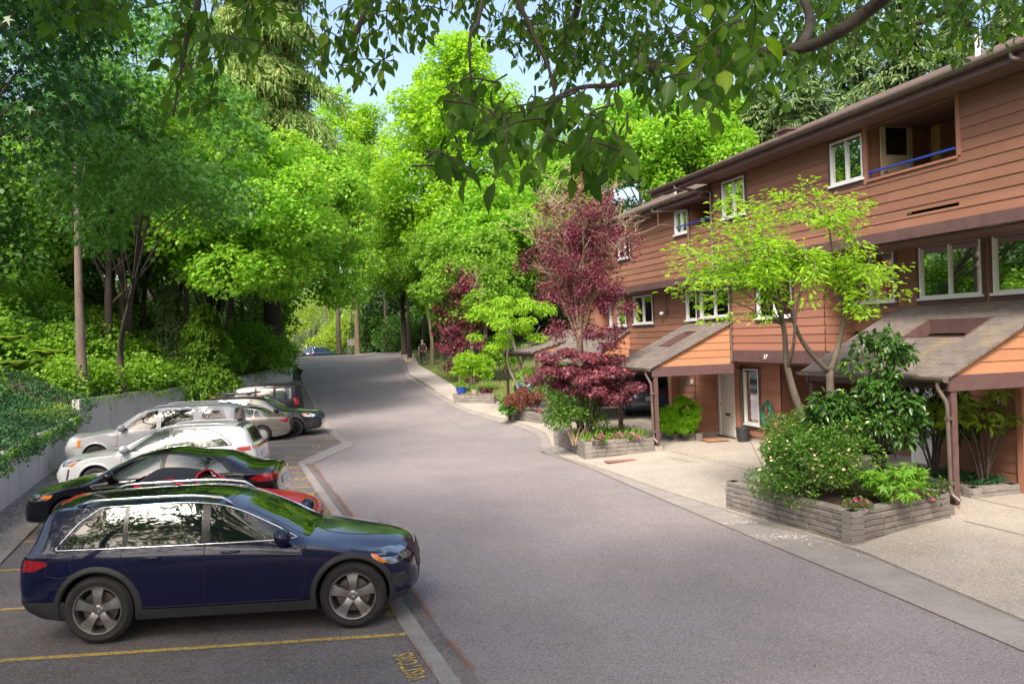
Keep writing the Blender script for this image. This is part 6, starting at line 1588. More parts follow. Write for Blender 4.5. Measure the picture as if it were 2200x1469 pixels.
def blooms(root, C, Rr, n, size, mat, name='blossom', flat=.85, seed=1):
    P, A, Nn, S = clump_leaves(C, Rr*1.06, n, size, 0, (.95, 1.1), 1.2, .5, flat)
    Pk = np.repeat(P, 5, 0); An = []
    for p, a, nn in zip(P, unit(A), unit(Nn)):
        b = np.cross(a, nn)
        for q in range(5): t = 2*math.pi*q/5; An.append(nn*.35+(a-nn*np.dot(a, nn))*math.cos(t)+b*math.sin(t))
    V, Fc = leaf_geo(Pk, np.array(An), np.repeat(Nn, 5, 0), np.repeat(S, 5), 'rhomb', .8); o = np_mesh(name, V, Fc, mat, root); o['kind'] = 'stuff'; return o
def cedar(label, Xp, z, R, H, seed, leaf='cedar', n=26, name='cedar_shrub'):
    root = empty(name, (Xp[0], Xp[1], z), 0, label, 'shrub'); P, A, Nn, S, br = conifer_np(H, R, seed, nb=8, dz=H/16, per=130, droop=.55, z0=.02, size=.16, hang=.35)
    V, Fc = leaf_geo(P, A, Nn, S, 'needle', .5); np_mesh('foliage', V, Fc, LM[leaf], root)
    mb = MB(); mb.tube([(0, 0, -.2), (0, 0, H*.9)], [.07, .02], 6); mb.build('stems', m_barkd, root); return root
X = at(445, 800, 41).x; cedar('bright yellow-green feathery cedar shrub drooping over the wall', (X, 41), zof(850, 445, 41), 2.7, 4.6, 2)
X = at(350, 800, 42).x; cedar('darker feathery cedar behind the bright one', (X, 43), zof(760, 350, 42), 2.2, 3.8, 3, leaf='con')
X = at(505, 800, 48).x; shrub('shrub', 'leafy shrub leaning over the far end of the wall', (X, 50, zof(830, 505, 48)), 2.4, 2.0, 2.8, 9000, .17, 'mid', seed=3)
X = at(548, 790, 54).x; shrub('shrub', 'dark spreading shrub above the last parked cars', (X, 55, zof(808, 548, 54)), 1.9, 1.6, 2.4, 8000, .17, 'mid', seed=4)
def fern(label, loc, n, L, seed, leaf='fern', name='fern'):
    root = empty(name, loc, 0, label, 'fern'); r = np.random.default_rng(seed); Ps = []; As = []; Ns = []; Ss = []
    for i in range(n):
        a = r.uniform(0, 6.283); Lf = L*r.uniform(.7, 1.1); d = np.array([math.cos(a), math.sin(a), 0]); s = np.array([-d[1], d[0], 0])
        t = np.linspace(.08, 1, 26); c = d*(Lf*t*.85)[:, None]; c[:, 2] = Lf*(1.0*t-.85*t**2)
        for sg in (-1, 1):
            Ps.append(c); As.append(s*sg+d*.4+np.zeros((26, 3))); Ns.append(np.tile([0, 0, 1.]+d*.3, (26, 1))); Ss.append(.26*Lf*np.sin(math.pi*np.clip(t*.9+.08, 0, 1)))
    V, Fc = leaf_geo(np.concatenate(Ps), np.concatenate(As), np.concatenate(Ns), np.concatenate(Ss), 'needle', .28); np_mesh('fronds', V, Fc, LM[leaf], root); return root
for i, (px, py, Yd, lab) in enumerate(((45, 790, 23.5, 'large yellow-green fern above the ivy'), (20, 730, 25, 'fern high at the left edge behind the large one'), (100, 760, 27, 'small fern beside the brambles above the ivy'))):
    p = at(px, py, Yd); fern(lab, (p.x, Yd, p.z-.1), 26, 1.0 if i == 0 else .75, i)
# yellow bush beyond the crest, hedge left of it
for i, (px, y0_, Yd, rx, rz, lf, lab) in enumerate(((668, 762, 116, 6.2, 8.2, 'yel', 'yellow-green bush glowing behind the blue suv at the crest'), (730, 764, 110, 3.4, 4.4, 'yel', 'lower yellow-green bush between the blue suv and the sign board'), (830, 764, 90, 3.4, 4.5, 'dark', 'dark laurel hedge right of the mossy-footed tree'), (572, 775, 80, 1.7, 4.5, 'mid', 'green bush at the left kerb of the crest'), (895, 775, 84, 3.2, 4.6, 'dark', 'dark bush behind the walking man'))):
    X, Y_, z = lawnbase(px, Yd); shrub('bush', lab, (X, Yd, zof(y0_, px, Yd)-.6), rx, 2.5, rz, 13000, .24, lf, seed=20+i, k=34, cat='bush')

# ---- lawn grass --------------------------------------------------------------
P = []
la = resample(lawn_a, 60); lb = resample(lawn_b, 60)
for _ in range(26000):
    i = r_.integers(0, 59); p = la[i].lerp(la[i+1], r_.random()).lerp(lb[i].lerp(lb[i+1], r_.random()), r_.random()); P.append((p.x, p.y, G(p.x, p.y)+.12))
P = np.array(P); V, Fc = leaf_geo(P, RNG.normal(size=P.shape)*.35+np.array([0, 0, 1]), RNG.normal(size=P.shape), RNG.uniform(.06, .15, len(P)), 'needle', .22); tag(np_mesh('grass', V, Fc, LM['grass']), 'short grass with dry patches beside the sidewalk', 'grass', kind='stuff')

# ================================================================ planters
m_block = island_mat('planter_stone', (.165, .145, .13), (.235, .21, .19)); m_block.node_tree.nodes['Bump'].inputs['Strength'].default_value = 1.
def planter(label, pts, h, courses, name='stone_planter', bl=.30, wid=.2, soil=True, dry=None, zbase=None):
    """block-built planter around polygon pts (outer face, counter-clockwise or not)"""
    P = [Vector(p[:2]) for p in pts]; cen = sum(P, Vector((0, 0)))/len(P); root = empty(name, (cen.x, cen.y, G(cen.x, cen.y)), 0, label, 'planter')
    O = Vector((cen.x, cen.y, G(cen.x, cen.y))); ch = h/courses
    zb = (lambda x, y: G(x, y)+.04) if zbase is None else zbase
    ztop = max(zb(p.x, p.y) for p in P)+h-.04
    for e in range(len(P)):
        a, b = P[e], P[(e+1) % len(P)]; d = (b-a); L = d.length; d.normalize(); n = Vector((-d.y, d.x))
        if (cen-a).dot(n) < 0: n = -n
        mb = MB(); rnd = random.Random(e*7+int(L*100))
        for c in range(courses+1):
            z1 = ztop-c*ch; z0 = z1-ch+.006; x = -rnd.uniform(0, bl) if c % 2 else 0
            while x < L:
                w_ = bl*rnd.uniform(.75, 1.25); xa, xb = max(0, x), min(L, x+w_-.006)
                if xb-xa > .03:
                    o_ = rnd.uniform(-.006, .012)-(.02 if c == 0 else 0); bv = .012
                    pa, pb_ = a+d*xa, a+d*xb; q = []
                    for (s_, off, zz) in ((0, bv, z0+.004), (1, bv, z0+.004), (1, bv, z1-.004), (0, bv, z1-.004)):
                        pass
                    V = []
                    # outer face with chamfer, jittered for split stone
                    for (f, zz, off) in ((0, z0, .012), (1, z0, .012), (1, z1, .012), (0, z1, .012)):
                        p = (pa if f == 0 else pb_)+n*(off-o_); V.append((p.x-O.x, p.y-O.y, zz-O.z))
                    for (f, zz, off) in ((0, z0+bv, 0), (1, z0+bv, 0), (1, z1-bv, 0), (0, z1-bv, 0)):
                        p = (pa+d*bv if f == 0 else pb_-d*bv)+n*(off-o_+rnd.uniform(-.006, .006)); V.append((p.x-O.x, p.y-O.y, zz-O.z))
                    for (f, zz) in ((0, z0), (1, z0), (1, z1), (0, z1)):
                        p = (pa if f == 0 else pb_)+n*wid; V.append((p.x-O.x, p.y-O.y, zz-O.z))
                    mb.add(V, [(4,5,6,7),(0,1,5,4),(1,2,6,5),(2,3,7,6),(3,0,4,7),(3,2,10,11),(0,3,11,8),(1,0,8,9),(2,1,9,10),(8,11,10,9)])
                x += w_
        ww = mb.build('block_wall', m_block, root)
    if soil:
        Q = [p+(cen-p).normalized()*wid*1.2 for p in P]; mb = MB(); mb.add([(q.x-O.x, q.y-O.y, ztop-.06-O.z) for q in Q]+[(0, 0, ztop+.02-O.z)], [(i, (i+1) % len(Q), len(Q)) for i in range(len(Q))]); mb.build('soil', m_soil, root)
    return root, ztop
A1 = gp(1834, 1178); D1 = gp(1560, 1096); B1 = W(-9.75, -1.66, 0)
B1 = Vector((7.06, 14.42, 0)); C1 = Vector((B1.x-.95, B1.y+3.35, 0))
pl1, z1 = planter('long weathered stone-block planter in front of the carport numbered 54', [A1, B1, C1, D1], .45, 5, bl=.24)
A2 = gp(1258, 991); D2 = gp(1195, 958); B2 = W(-.12, -2.55, 0); B2 = Vector((3.72, 23.75, 0)); C2 = Vector((B2.x-.75, B2.y+2.6, 0))
pl2, z2 = planter('pale stone-block planter holding the purple-leaved tree', [A2, B2, C2, D2], .42, 4, bl=.26)
A3 = gp(1163, 912); D3 = gp(1100, 905); B3 = gp(1250, 905)
pl3, z3 = planter('farthest stone-block planter, with the weeping maroon mound', [A3, B3, Vector((B3.x-.5, B3.y+2.2, 0)), Vector((D3.x-.2, D3.y+.9, 0))], .36, 3)
a, b = gp(1447, 949), gp(1510, 949)
pl4, z4 = planter('small low stone planter under the round bright green bush', [a, b, b+Vector((-.15, .9, 0)), a+Vector((-.15, .9, 0))], .26, 2)
a, b, c = gp(2088, 1076), gp(2182, 1064), gp(1950, 1038)
pl5, z5 = planter('low stone border with ground ivy beneath the number 54', [a, W(-8.78, .80, 0), W(-6.7, .85, 0), c], .22, 2)
a, b = gp(976, 868), gp(1058, 866)
mb = MB(); pl6, z6 = planter('low stone row edging the lawn at the far driveway', [gp(975, 868), gp(1062, 869), gp(1064, 859), gp(978, 857)], .28, 2, name='stone_border', soil=True)

# --- near planter plants
def inpl(A, B, D, s, t): return A+(B-A)*s+(D-A)*t
GP = 'plants in the near stone planter'
def pt(px, py, Yd): return at(px, py, Yd)
# light green tree, several leaning stems
ltb = at(1765, 900, 15.7); root = empty('small_tree', (ltb.x, 15.7, z1-.1), 0, 'light green small tree with forked leaning trunks, spreading in front of the near block', 'tree')
O = Vector((ltb.x, 15.7, z1-.1)); loc = lambda px, py, Y_: at(px, py, Y_)-O
mb = MB(); stems = [([(1765, 985, 15.7), (1722, 890, 15.6), (1692, 790, 15.6), (1683, 700, 15.5), (1655, 620, 15.4)], .085, .028),
    ([(1770, 985, 15.75), (1783, 880, 15.8), (1783, 795, 15.8)], .085, .07), ([(1783, 800, 15.8), (1735, 750, 15.7), (1705, 690, 15.6), (1690, 600, 15.5)], .055, .02),
    ([(1783, 800, 15.8), (1803, 735, 15.9), (1812, 670, 16.0), (1795, 590, 16.1), (1780, 480, 16.1)], .06, .015), ([(1692, 790, 15.6), (1705, 740, 15.3), (1712, 660, 15.1), (1740, 560, 15.0)], .04, .012)]
for pts, a_, b_ in stems: limb(mb, [tuple(loc(*p)) for p in pts], a_, b_, 8, 5)
mb.build('trunk', m_bark, root, smooth=True)
tips = []; mb = MB(); rn = random.Random(4)
starts = [(1655, 620, 15.4), (1690, 600, 15.5), (1780, 480, 16.1), (1740, 560, 15.0), (1812, 670, 16.0), (1683, 700, 15.5), (1705, 690, 15.6), (1795, 590, 16.1)]
for i in range(125):
    ang = rn.uniform(-.15, math.pi+.15); rr_ = rn.uniform(.12, 1.0); ex, ey = 1690+268*rr_*math.cos(ang), 600-215*rr_*math.sin(ang)*(1 if rn.random() < .8 else .4)
    if rn.random() < .16: ex, ey = rn.uniform(1430, 1960), rn.uniform(590, 690)
    Yd = 15.6+rn.uniform(-1.6, 1.6)*math.sqrt(max(.1, 1-(rr_*.85)**2))
    s = min(starts, key=lambda q: abs(q[0]-ex)*1.0+abs(q[1]-ey)*.6+rn.uniform(0, 120)); a_, b_ = loc(*s), loc(ex, ey, Yd); m_ = a_.lerp(b_, .5)+Vector((rn.uniform(-.1, .1), rn.uniform(-.1, .1), .12))
    limb(mb, [tuple(a_), tuple(m_), tuple(b_)], .013, .004, 5, 4); tips.append((a_, m_, b_))
mb.build('branches', m_bark, root, smooth=True)
Ps = []; As = []
for a_, m_, b_ in tips:
    n = 70
    for k in range(n):
        t = 1-rn.random()**1.3*.75; p = a_.lerp(m_, min(1, t*2)) if t < .5 else m_.lerp(b_, (t-.5)*2); q = Vector((rn.gauss(0, 1), rn.gauss(0, 1), rn.gauss(0, .45))); Ps.append(tuple(p+q*.11)); As.append(tuple(Vector((q.x, q.y, -.35)).normalized()+(b_-a_).normalized()*.5))
Ps = np.array(Ps); V, Fc = leaf_geo(Ps, np.array(As), np.array([0, 0, 1.])+RNG.normal(size=Ps.shape)*.35, RNG.uniform(.065, .13, len(Ps)), 'ovate', .46); np_mesh('foliage', V, Fc, LM['lime'], root)
# camellia
p = at(1895, 1050, 14.9); sh, C, Rr = shrub('camellia', 'tall glossy dark-leaved camellia in the middle of the near stone planter', (p.x, 14.9, z1-.1), .74, .6, 2.6, 3000, .115, 'gloss', k=34, kind='ovate', wid=.5, rr=.20, flat=.9, stems=9, seed=31, droop=.4, upn=.7)
p = at(1800, 960, 15.0); shrub('camellia', 'lower glossy camellia bough reaching left under the tree trunks', (p.x+.0, 15.0, z1+.55), .72, .5, 1.0, 1500, .11, 'gloss', k=14, kind='ovate', wid=.5, rr=.24, flat=.8, stems=6, seed=32, droop=.4, upn=.7)
# azalea
p = at(1728, 1050, 15.0); sh, C, Rr = shrub('azalea', 'wide azalea with cream and peach blossoms at the left end of the near planter', (p.x, 14.75, z1-.15), 1.02, .92, 1.38, 24000, .055, 'azalea', k=60, rr=.28, wid=.5, stems=8, seed=33, flat=.9, lift=-.05, bottom=-.8); blooms(sh, C, Rr, 420, .032, m_cream)
# broad-leaved plant + magenta flowers
p = at(1915, 1085, 13.9); sh, C, Rr = shrub('broadleaf_plant', 'low plant with maple-like light green leaves at the corner of the near planter', (p.x+.05, 13.9, z1-.12), .62, .4, .62, 460, .16, 'broad', k=18, kind='star', rr=.16, stems=8, seed=34, upn=1.4, sm_=m_twig, droop=.3)
for i, (px, py, Yd, lab) in enumerate(((1850, 1103, 13.5, 'magenta bedding flowers at the front corner of the near planter'), (1985, 1083, 14.15, 'magenta bedding flowers near the post end of the near planter'))):
    p = at(px, py, Yd); sh, C, Rr = shrub('bedding_flowers', lab, (p.x, Yd, z1-.1), .28 if i else .20, .15, .20, 420, .05, 'azalea', k=12, rr=.08, stems=0, seed=35+i, cat='flowers'); blooms(sh, C, Rr, 34, .034, m_pink)
p = at(2015, 1085, 14.3); shrub('seedling', 'thin straggly seedlings beside the carport post', (p.x, 14.3, z1-.08), .2, .15, .36, 110, .06, 'azalea', k=8, rr=.08, stems=4, seed=39, sm_=m_barkd)
# --- middle planter
cx_ = lambda px, Yd: at(px, 900, Yd).x
# purple plum with bare twigs
def plum(label, px, Yd, zb_, topz, wpx, cyp, hpx, seed, n, dens=1.):
    X = at(px, 900, Yd).x; O = Vector((X, Yd, zb_)); root = empty('plum_tree', tuple(O), 0, label, 'tree', 'purple-leaved plum trees'); rn = random.Random(seed)
    fk = at(px, cyp+hpx*1.3, Yd)-O; mb = MB(); limb(mb, [(0, 0, -.2), (fk.x*.3+.05, 0, fk.z*.5), tuple(fk)], .12, .09, 9, 5)
    ends = []
    for i in range(10):
        a = math.pi*(.12+.76*i/9)+rn.uniform(-.1, .1); e = at(px+wpx*.75*math.cos(a), cyp+hpx*.25-hpx*.85*math.sin(a), Yd+rn.uniform(-.9, .9))-O; m_ = fk.lerp(e, .5)+Vector((rn.uniform(-.15, .15), 0, .1)); limb(mb, [tuple(fk+Vector((0, 0, -.5*rn.random()))), tuple(m_), tuple(e)], .045, .012, 7, 5); ends.append((fk, m_, e))
    mb.build('trunk', m_moss, root, smooth=True)
    mb = MB(); tw = []
    for i in range(int(260*dens)):
        f, m_, e = ends[i % len(ends)]; t = rn.uniform(.2, 1); s = f.lerp(m_, min(1, t*2)) if t < .5 else m_.lerp(e, t*2-1)
        L_ = rn.uniform(.45, 1.25); d = Vector((rn.gauss(0, .7), rn.gauss(0, .6), rn.uniform(.1, 1.1))).normalized(); q = s+d*L_; mm = s.lerp(q, .5)+Vector((rn.uniform(-.08, .08), rn.uniform(-.08, .08), rn.uniform(-.02, .08)))
        mb.tube([s, mm, q], [.012, .008, .003], 4, cap=False)
        for j in range(3):
            d2 = (d+Vector((rn.gauss(0, .7), rn.gauss(0, .7), rn.gauss(0, .5)))).normalized(); b_ = mm.lerp(q, rn.random()); mb.tube([b_, b_+d2*rn.uniform(.2, .55)], [.006, .002], 3, cap=False); tw.append((b_, b_+d2*.4))
        tw.append((s, q))
    mb.build('twigs', m_twig, root)
    C, Rr = crown_clumps(tuple(at(px, cyp+hpx*.42, Yd)-O), wpx/1900*Yd*.90, 1.4, hpx/1900*Yd*1.40, 105, .33, seed, .6, -.9)
    P, A, Nn, S = clump_leaves(C, Rr, n, .085*Yd/25, .3, (.1, 1.25), .5, .8, .8); V, Fc = leaf_geo(P, A, Nn, S, 'rhomb', .55); np_mesh('crown', V, Fc, LM['plum'], root)
    return root
plum('large purple-leaved plum tree with bare tan twigs, in the pale stone planter', 1245, 25.3, z2-.1, 9, 150, 500, 160, 41, 17000)
plum('smaller purple-leaved plum tree with a tangle of bare twigs, left of the larger one', 990, 50, G(at(990, 900, 50).x, 50)+.1, 9, 74, 640, 105, 42, 7000, .9)
p = at(1262, 900, 24.3); sh, C, Rr = shrub('japanese_maple', 'layered dark red japanese maple in the pale stone planter', (p.x, 24.3, z2-.1), 1.62, .9, 2.75, 11500, .105, 'maple', k=58, kind='star', rr=.32, flat=.45, stems=12, seed=43, upn=1.6, droop=.5, fill=.5, shell=(.3, 1.05))
p = at(1235, 940, 24.0); sh, C, Rr = shrub('shrub', 'loose green shrub between the red maple and the kerb', (p.x, 24.2, z2-.1), .85, .5, 1.1, 3800, .07, 'azalea', k=22, rr=.24, seed=44, stems=7, sm_=m_twig)
P = []
for _ in range(900):
    t, s = r_.random(), r_.random()*.5+.05; q = A2+(B2-A2)*t+(D2-A2)*s; P.append((q.x, q.y, z2-.06))
P = np.array(P); V, Fc = leaf_geo(P, RNG.normal(size=P.shape)*.4+np.array([0, 0, .9]), RNG.normal(size=P.shape), RNG.uniform(.12, .3, len(P)), 'needle', .09); tag(np_mesh('grass_tufts', V, Fc, LM['mid']), 'strappy grass blades along the edge of the pale planter', 'grass', kind='stuff')
for i, (px, py, Yd, w_) in enumerate(((1290, 957, 23.3, .22), (1352, 950, 23.6, .35), (1322, 938, 24.0, .15))):
    p = at(px, py, Yd); sh, C, Rr = shrub('bedding_flowers', ('pink bedding flowers at the left front of the pale planter', 'pink and violet bedding flowers at the post end of the pale planter', 'few pink flowers under the red maple')[i], (p.x, Yd, z2-.06), w_, .15, .18, 300, .05, 'azalea', k=10, rr=.08, stems=0, seed=45+i, cat='flowers'); blooms(sh, C, Rr, 30, .04, m_pink)
# --- far planter
p = at(1128, 880, 34.2); shrub('weeping_maple', 'weeping maroon-brown mound on the farthest planter', (p.x, 34.4, z3-.1), .75, .6, .85, 5200, .09, 'rust', k=24, kind='needle', wid=.2, rr=.22, seed=50, droop=1.2, stems=4)
p = at(1095, 890, 34.6); shrub('peony', 'leafy peony at the left end of the farthest planter', (p.x, 34.6, z3-.25), .42, .4, .65, 600, .15, 'star', k=12, rr=.18, seed=51, stems=4)
p = at(1160, 894, 34); sh, C, Rr = shrub('bedding_flowers', 'pink flowers on the farthest planter', (p.x, 33.8, z3-.08), .3, .15, .18, 240, .06, 'azalea', k=9, rr=.08, stems=0, seed=52, cat='flowers'); blooms(sh, C, Rr, 26, .05, m_pink)
p = at(1215, 900, 33); shrub('shrub', 'mixed green shrub left of the pale planter', (p.x-.1, 32.5, z3-.3), 1.2, .8, 1.7, 6500, .09, 'azalea', k=26, rr=.35, seed=53)
p = at(1190, 860, 36.5); shrub('shrub', 'bushy green shrub behind the weeping mound', (p.x, 37, G(p.x, 37)), 1.3, 1, 2.1, 5000, .12, 'mid', k=24, rr=.4, seed=54)
# light green young tree, far driveway
Yd = 38.5; X = at(1140, 900, Yd).x; root = empty('small_tree', (X, Yd, G(X, Yd)), 0, 'light green young tree with twin slanting trunks by the far driveway', 'tree'); O = Vector((X, Yd, G(X, Yd))); L_ = lambda a, b, c=Yd: at(a, b, c)-O
mb = MB(); limb(mb, [(0, 0, -.2), tuple(L_(1118, 790)), tuple(L_(1100, 730)), tuple(L_(1075, 690))], .10, .03, 8); limb(mb, [(-.1, 0, -.2), tuple(L_(1112, 830)), tuple(L_(1090, 775)), tuple(L_(1100, 700))], .07, .03, 7); limb(mb, [tuple(L_(1118, 790)), tuple(L_(1140, 740)), tuple(L_(1160, 700))], .05, .02, 6)
mb.build('trunk', m_barkl, root, smooth=True)
C, Rr = crown_clumps(tuple(L_(1100, 700)), 1.9, 1.6, 1.45, 32, .42, 60, .4, -.9); P, A, Nn, S = clump_leaves(C, Rr, 5200, .14, .35, (.4, 1.05), 1.2, .6, .5); V, Fc = leaf_geo(P, A, Nn, S, 'ovate', .45); np_mesh('crown', V, Fc, LM['lime'], root)
p = at(1015, 830, 46); shrub('shrub', 'bright green shrub at the corner of the lawn', (p.x, 46, G(p.x, 46)+.1), 1.0, .8, 2.0, 3200, .13, 'lime', k=20, rr=.32, seed=55)
p = at(1075, 800, 50); shrub('shrub', 'olive green shrub behind the lawn edge', (p.x, 50, G(p.x, 50)+.1), 1.3, 1, 2.3, 4000, .14, 'mid', k=22, rr=.4, seed=56)
# trunks by the lawn
for i, (px, Yd, wd_, topy, bk) in enumerate(((926, 62, .19, 640, m_moss), (1013, 50, .24, 700, m_barkl), (970, 57, .28, 660, m_barkd), (880, 70, .22, 560, m_barkd), (1042, 58, .24, 640, m_barkd), (948, 66, .12, 650, m_moss))):
    X, Y_, z = lawnbase(px, Yd); Ht = zt(topy, px, Yd)-z+3.5
    tree('tree', ['mossy trunk right behind the walking man', 'pale thick trunk under the smaller plum tree', 'dark trunk at the back of the lawn', 'dark leaning trunk left of the walking man', 'dark trunk behind the smaller plum tree', 'thin pole-like trunk on the lawn'][i], 'tree', (X, Yd, z+.1), Ht, (Ht-1.8, 2.6, 2.8), k=24, rr=.9, n=6500, size=.24, leaf='mid', tr=wd_, seed=70+i, bark=bk, limbs=9, group='trees around the lawn')
# round bush
p = at(1466, 905, 25.6)
root = empty('round_bush', (p.x, 25.9, z4-.05), 0, 'clipped bright green double-lobed cypress bush beside the white door', 'bush'); C = []; Rr = []
rb_ = np.random.default_rng(3)
for (cx, cz, R0, n) in ((.08, .56, .50, 40), (-.30, .42, .36, 20), (.0, .24, .42, 18)):
    for k in range(n):
        d = rb_.normal(size=3); d /= np.linalg.norm(d); C.append((cx+d[0]*R0*.86, d[1]*R0*.8, cz+d[2]*R0*.86)); Rr.append(rb_.uniform(.08, .13))
P, A, Nn, S = clump_leaves(np.array(C), np.array(Rr), 19000, .07, -.5, (.4, 1.2), .1, .5, 1.); V, Fc = leaf_geo(P, A, Nn, S, 'needle', .28); np_mesh('foliage', V, Fc, LM['ball'], root)
mb = MB(); mb.tube([(0, 0, -.1), (0, 0, .35)], .05, 6); mb.build('stems', m_barkd, root)
# rhododendron under carport 54, ivy
p = at(2110, 950, 16.0); shrub('rhododendron', 'yellow-green rhododendron reaching out under the carport beam', (W(-8.4, .35, 0).x, W(-8.4, .35, 0).y, z5), .85, .5, 1.9, 420, .19, 'fern', k=14, kind='ovate', wid=.4, rr=.24, flat=.5, stems=8, seed=80, droop=.15, upn=1.3, lift=.1)
q = W(-7.4, .1, 0); shrub('rhododendron', 'dark rhododendron in the shade behind the carport post', (q.x, q.y, z5), .9, .6, 2.2, 1500, .17, 'gloss', k=20, kind='ovate', wid=.4, rr=.3, flat=.8, stems=8, seed=81, droop=.5)
C = []; 
for _ in range(60):
    s, t = r_.random(), r_.random(); q = W(-8.6+1.8*s, .0+.7*t, 0); C.append((q.x, q.y, z5+.02))
mass('ground_ivy', 'dark ground ivy in the low stone border', 'ivy', np.array(C), np.full(60, .13), 3500, .05, 'ivy')
# pots and small things by the lawn
m_potb = pmat('glazed_blue', (.02, .05, .42), .25, coat=.6, col2=(.03, .08, .3), scale=10); m_potd = pmat('glazed_dark', (.06, .015, .02), .3, coat=.5, col2=(.09, .03, .03), scale=10); m_pott = pmat('terracotta', (.45, .38, .28), .8, col2=(.38, .3, .22), scale=10)
def pot(label, loc, r, h, mat, leaf=None, grp='pots on the stone row'):
    root = empty('flower_pot', loc, 0, label, 'flower pot', grp); mb = MB(); T = Matrix.Rotation(rad(90), 4, 'X')
    mb.lathe([(0, 0), (r*.7, 0), (r*.95, h*.55), (r, h*.85), (r*1.08, h*.88), (r*1.08, h), (r*.95, h), (r*.9, h*.85), (0, h*.85)], 20, T); mb.build('pot', mat, root, smooth='auto')
    if leaf:
        C = np.array([(0, 0, h*1.15)]); P, A, Nn, S = clump_leaves(C, np.array([r*.95]), 120, r*.5, -.6, (.2, 1.2)); V, Fc = leaf_geo(P, A, Nn, S, 'rhomb', .5); np_mesh('plant', V, Fc, LM[leaf], root)
    return root
for px, py, r, mt, lf, lab in ((992, 857, .28, m_potb, 'mid', 'blue glazed trough pot at the left end of the stone row'), (1022, 852, .16, m_potb, None, 'small blue pot behind the cream pot'), (1020, 857, .18, m_pott, 'mid', 'cream pot in the middle of the stone row'), (1039, 857, .20, m_potd, None, 'dark red pot left of its twin on the stone row'), (1052, 855, .22, m_potd, 'mid', 'dark red pot at the right end of the stone row')):
    p = gp(px, py); pot(lab, (p.x, p.y, G(p.x, p.y)+.26), r, r*1.2, mt, lf)

# ================================================================ overhanging branches (one tree, trunk right of the viewpoint)
tr0 = Vector((4.4, .6, 0)); root = empty('overhanging_tree', tuple(tr0), 0, 'tree whose dark leafy boughs hang across the top of the picture', 'tree'); O = tr0
q = lambda px, py, Y_: at(px, py, Y_)-O
mb = MB(); fork = Vector((-.2, .9, 5.2))
limb(mb, [(0, 0, -.3), (.1, .2, 2.4), tuple(fork)], .22, .16, 12, 8); mb.build('trunk', m_barkd, root, smooth=True)
mb = MB()
mainb = [tuple(fork), tuple(q(2120, -190, 3.9)), tuple(q(1900, -5, 4.6)), tuple(q(1800, 70, 4.8)), tuple(q(1720, 104, 5.0)), tuple(q(1580, 115, 5.2)), tuple(q(1480, 125, 5.4)), tuple(q(1390, 150, 5.5)), tuple(q(1325, 182, 5.6)), tuple(q(1240, 190, 5.5)), tuple(q(1150, 235, 5.2))]
limb(mb, mainb, .046, .010, 10, 5)
limb(mb, [tuple(q(1720, 104, 5.0)), tuple(q(1740, 40, 5.3)), tuple(q(1700, -60, 5.8)), tuple(q(1640, -200, 6.2))], .03, .02, 8, 5)
limb(mb, [tuple(fork), tuple(q(1700, -420, 4.6)), tuple(q(1280, -120, 5.6)), tuple(q(1240, 20, 6.0)), tuple(q(1205, 100, 6.1))], .06, .012, 8, 6)
limb(mb, [tuple(fork), tuple(q(1300, -700, 4.2)), tuple(q(900, -260, 5.4)), tuple(q(820, -60, 5.8)), tuple(q(770, 60, 5.8)), tuple(q(730, 150, 5.8))], .06, .008, 8, 6)
limb(mb, [tuple(fork), tuple(q(2500, -300, 5.0)), tuple(q(2180, -60, 7.5)), tuple(q(2000, 40, 8.2)), tuple(q(1900, 70, 8.4))], .06, .01, 8, 6)
limb(mb, [tuple(q(1100, -420, 3.0)), tuple(q(1100, -60, 3.2)), tuple(q(1140, 60, 3.2)), tuple(q(1180, 150, 3.2)), tuple(q(1198, 250, 3.2))], .014, .004, 6, 6)
limb(mb, [tuple(q(1090, -350, 3.2)), tuple(q(1035, 10, 3.0)), tuple(q(1010, 80, 2.9)), tuple(q(1012, 180, 2.9))], .010, .004, 6, 6)
mb.build('boughs', m_barkd, root, smooth=True)
rn = random.Random(17); Ps = []; As = []; Ss = []; mb = MB()
def twig(s, e, n, size, hang=.55):
    a, b = q(*s), q(*e); m_ = a.lerp(b, .5)+Vector((rn.uniform(-.04, .04), rn.uniform(-.04, .04), rn.uniform(0, .06))); C_ = curve([tuple(a), tuple(m_), tuple(b)], 4)
    mb.tube(C_, [.0045-.0032*i/(len(C_)-1) for i in range(len(C_))], 4, cap=False)
    a_j = rn.uniform(.5, 1.2)
    for k in range(n):
        t = .12+.88*(k+rn.random()*.6)/n; p = C_[min(len(C_)-1, int(t*(len(C_)-1)))].lerp(C_[min(len(C_)-1, int(t*(len(C_)-1))+1)], (t*(len(C_)-1)) % 1)
        d = (b-a).normalized(); sd = Vector((-d.y, d.x, 0)); sd = sd.normalized() if sd.length > .01 else Vector((1, 0, 0))
        ax = sd*(1 if k % 2 else -1)*rn.uniform(.3, .9)+d*rn.uniform(.1, .6)+Vector((rn.gauss(0, .2), rn.gauss(0, .3), -hang*rn.uniform(.5, 1.6)))
        Ps.append(tuple(p+ax.normalized()*.012)); As.append(tuple(ax)); Ss.append(size*rn.uniform(.5, 1.3))
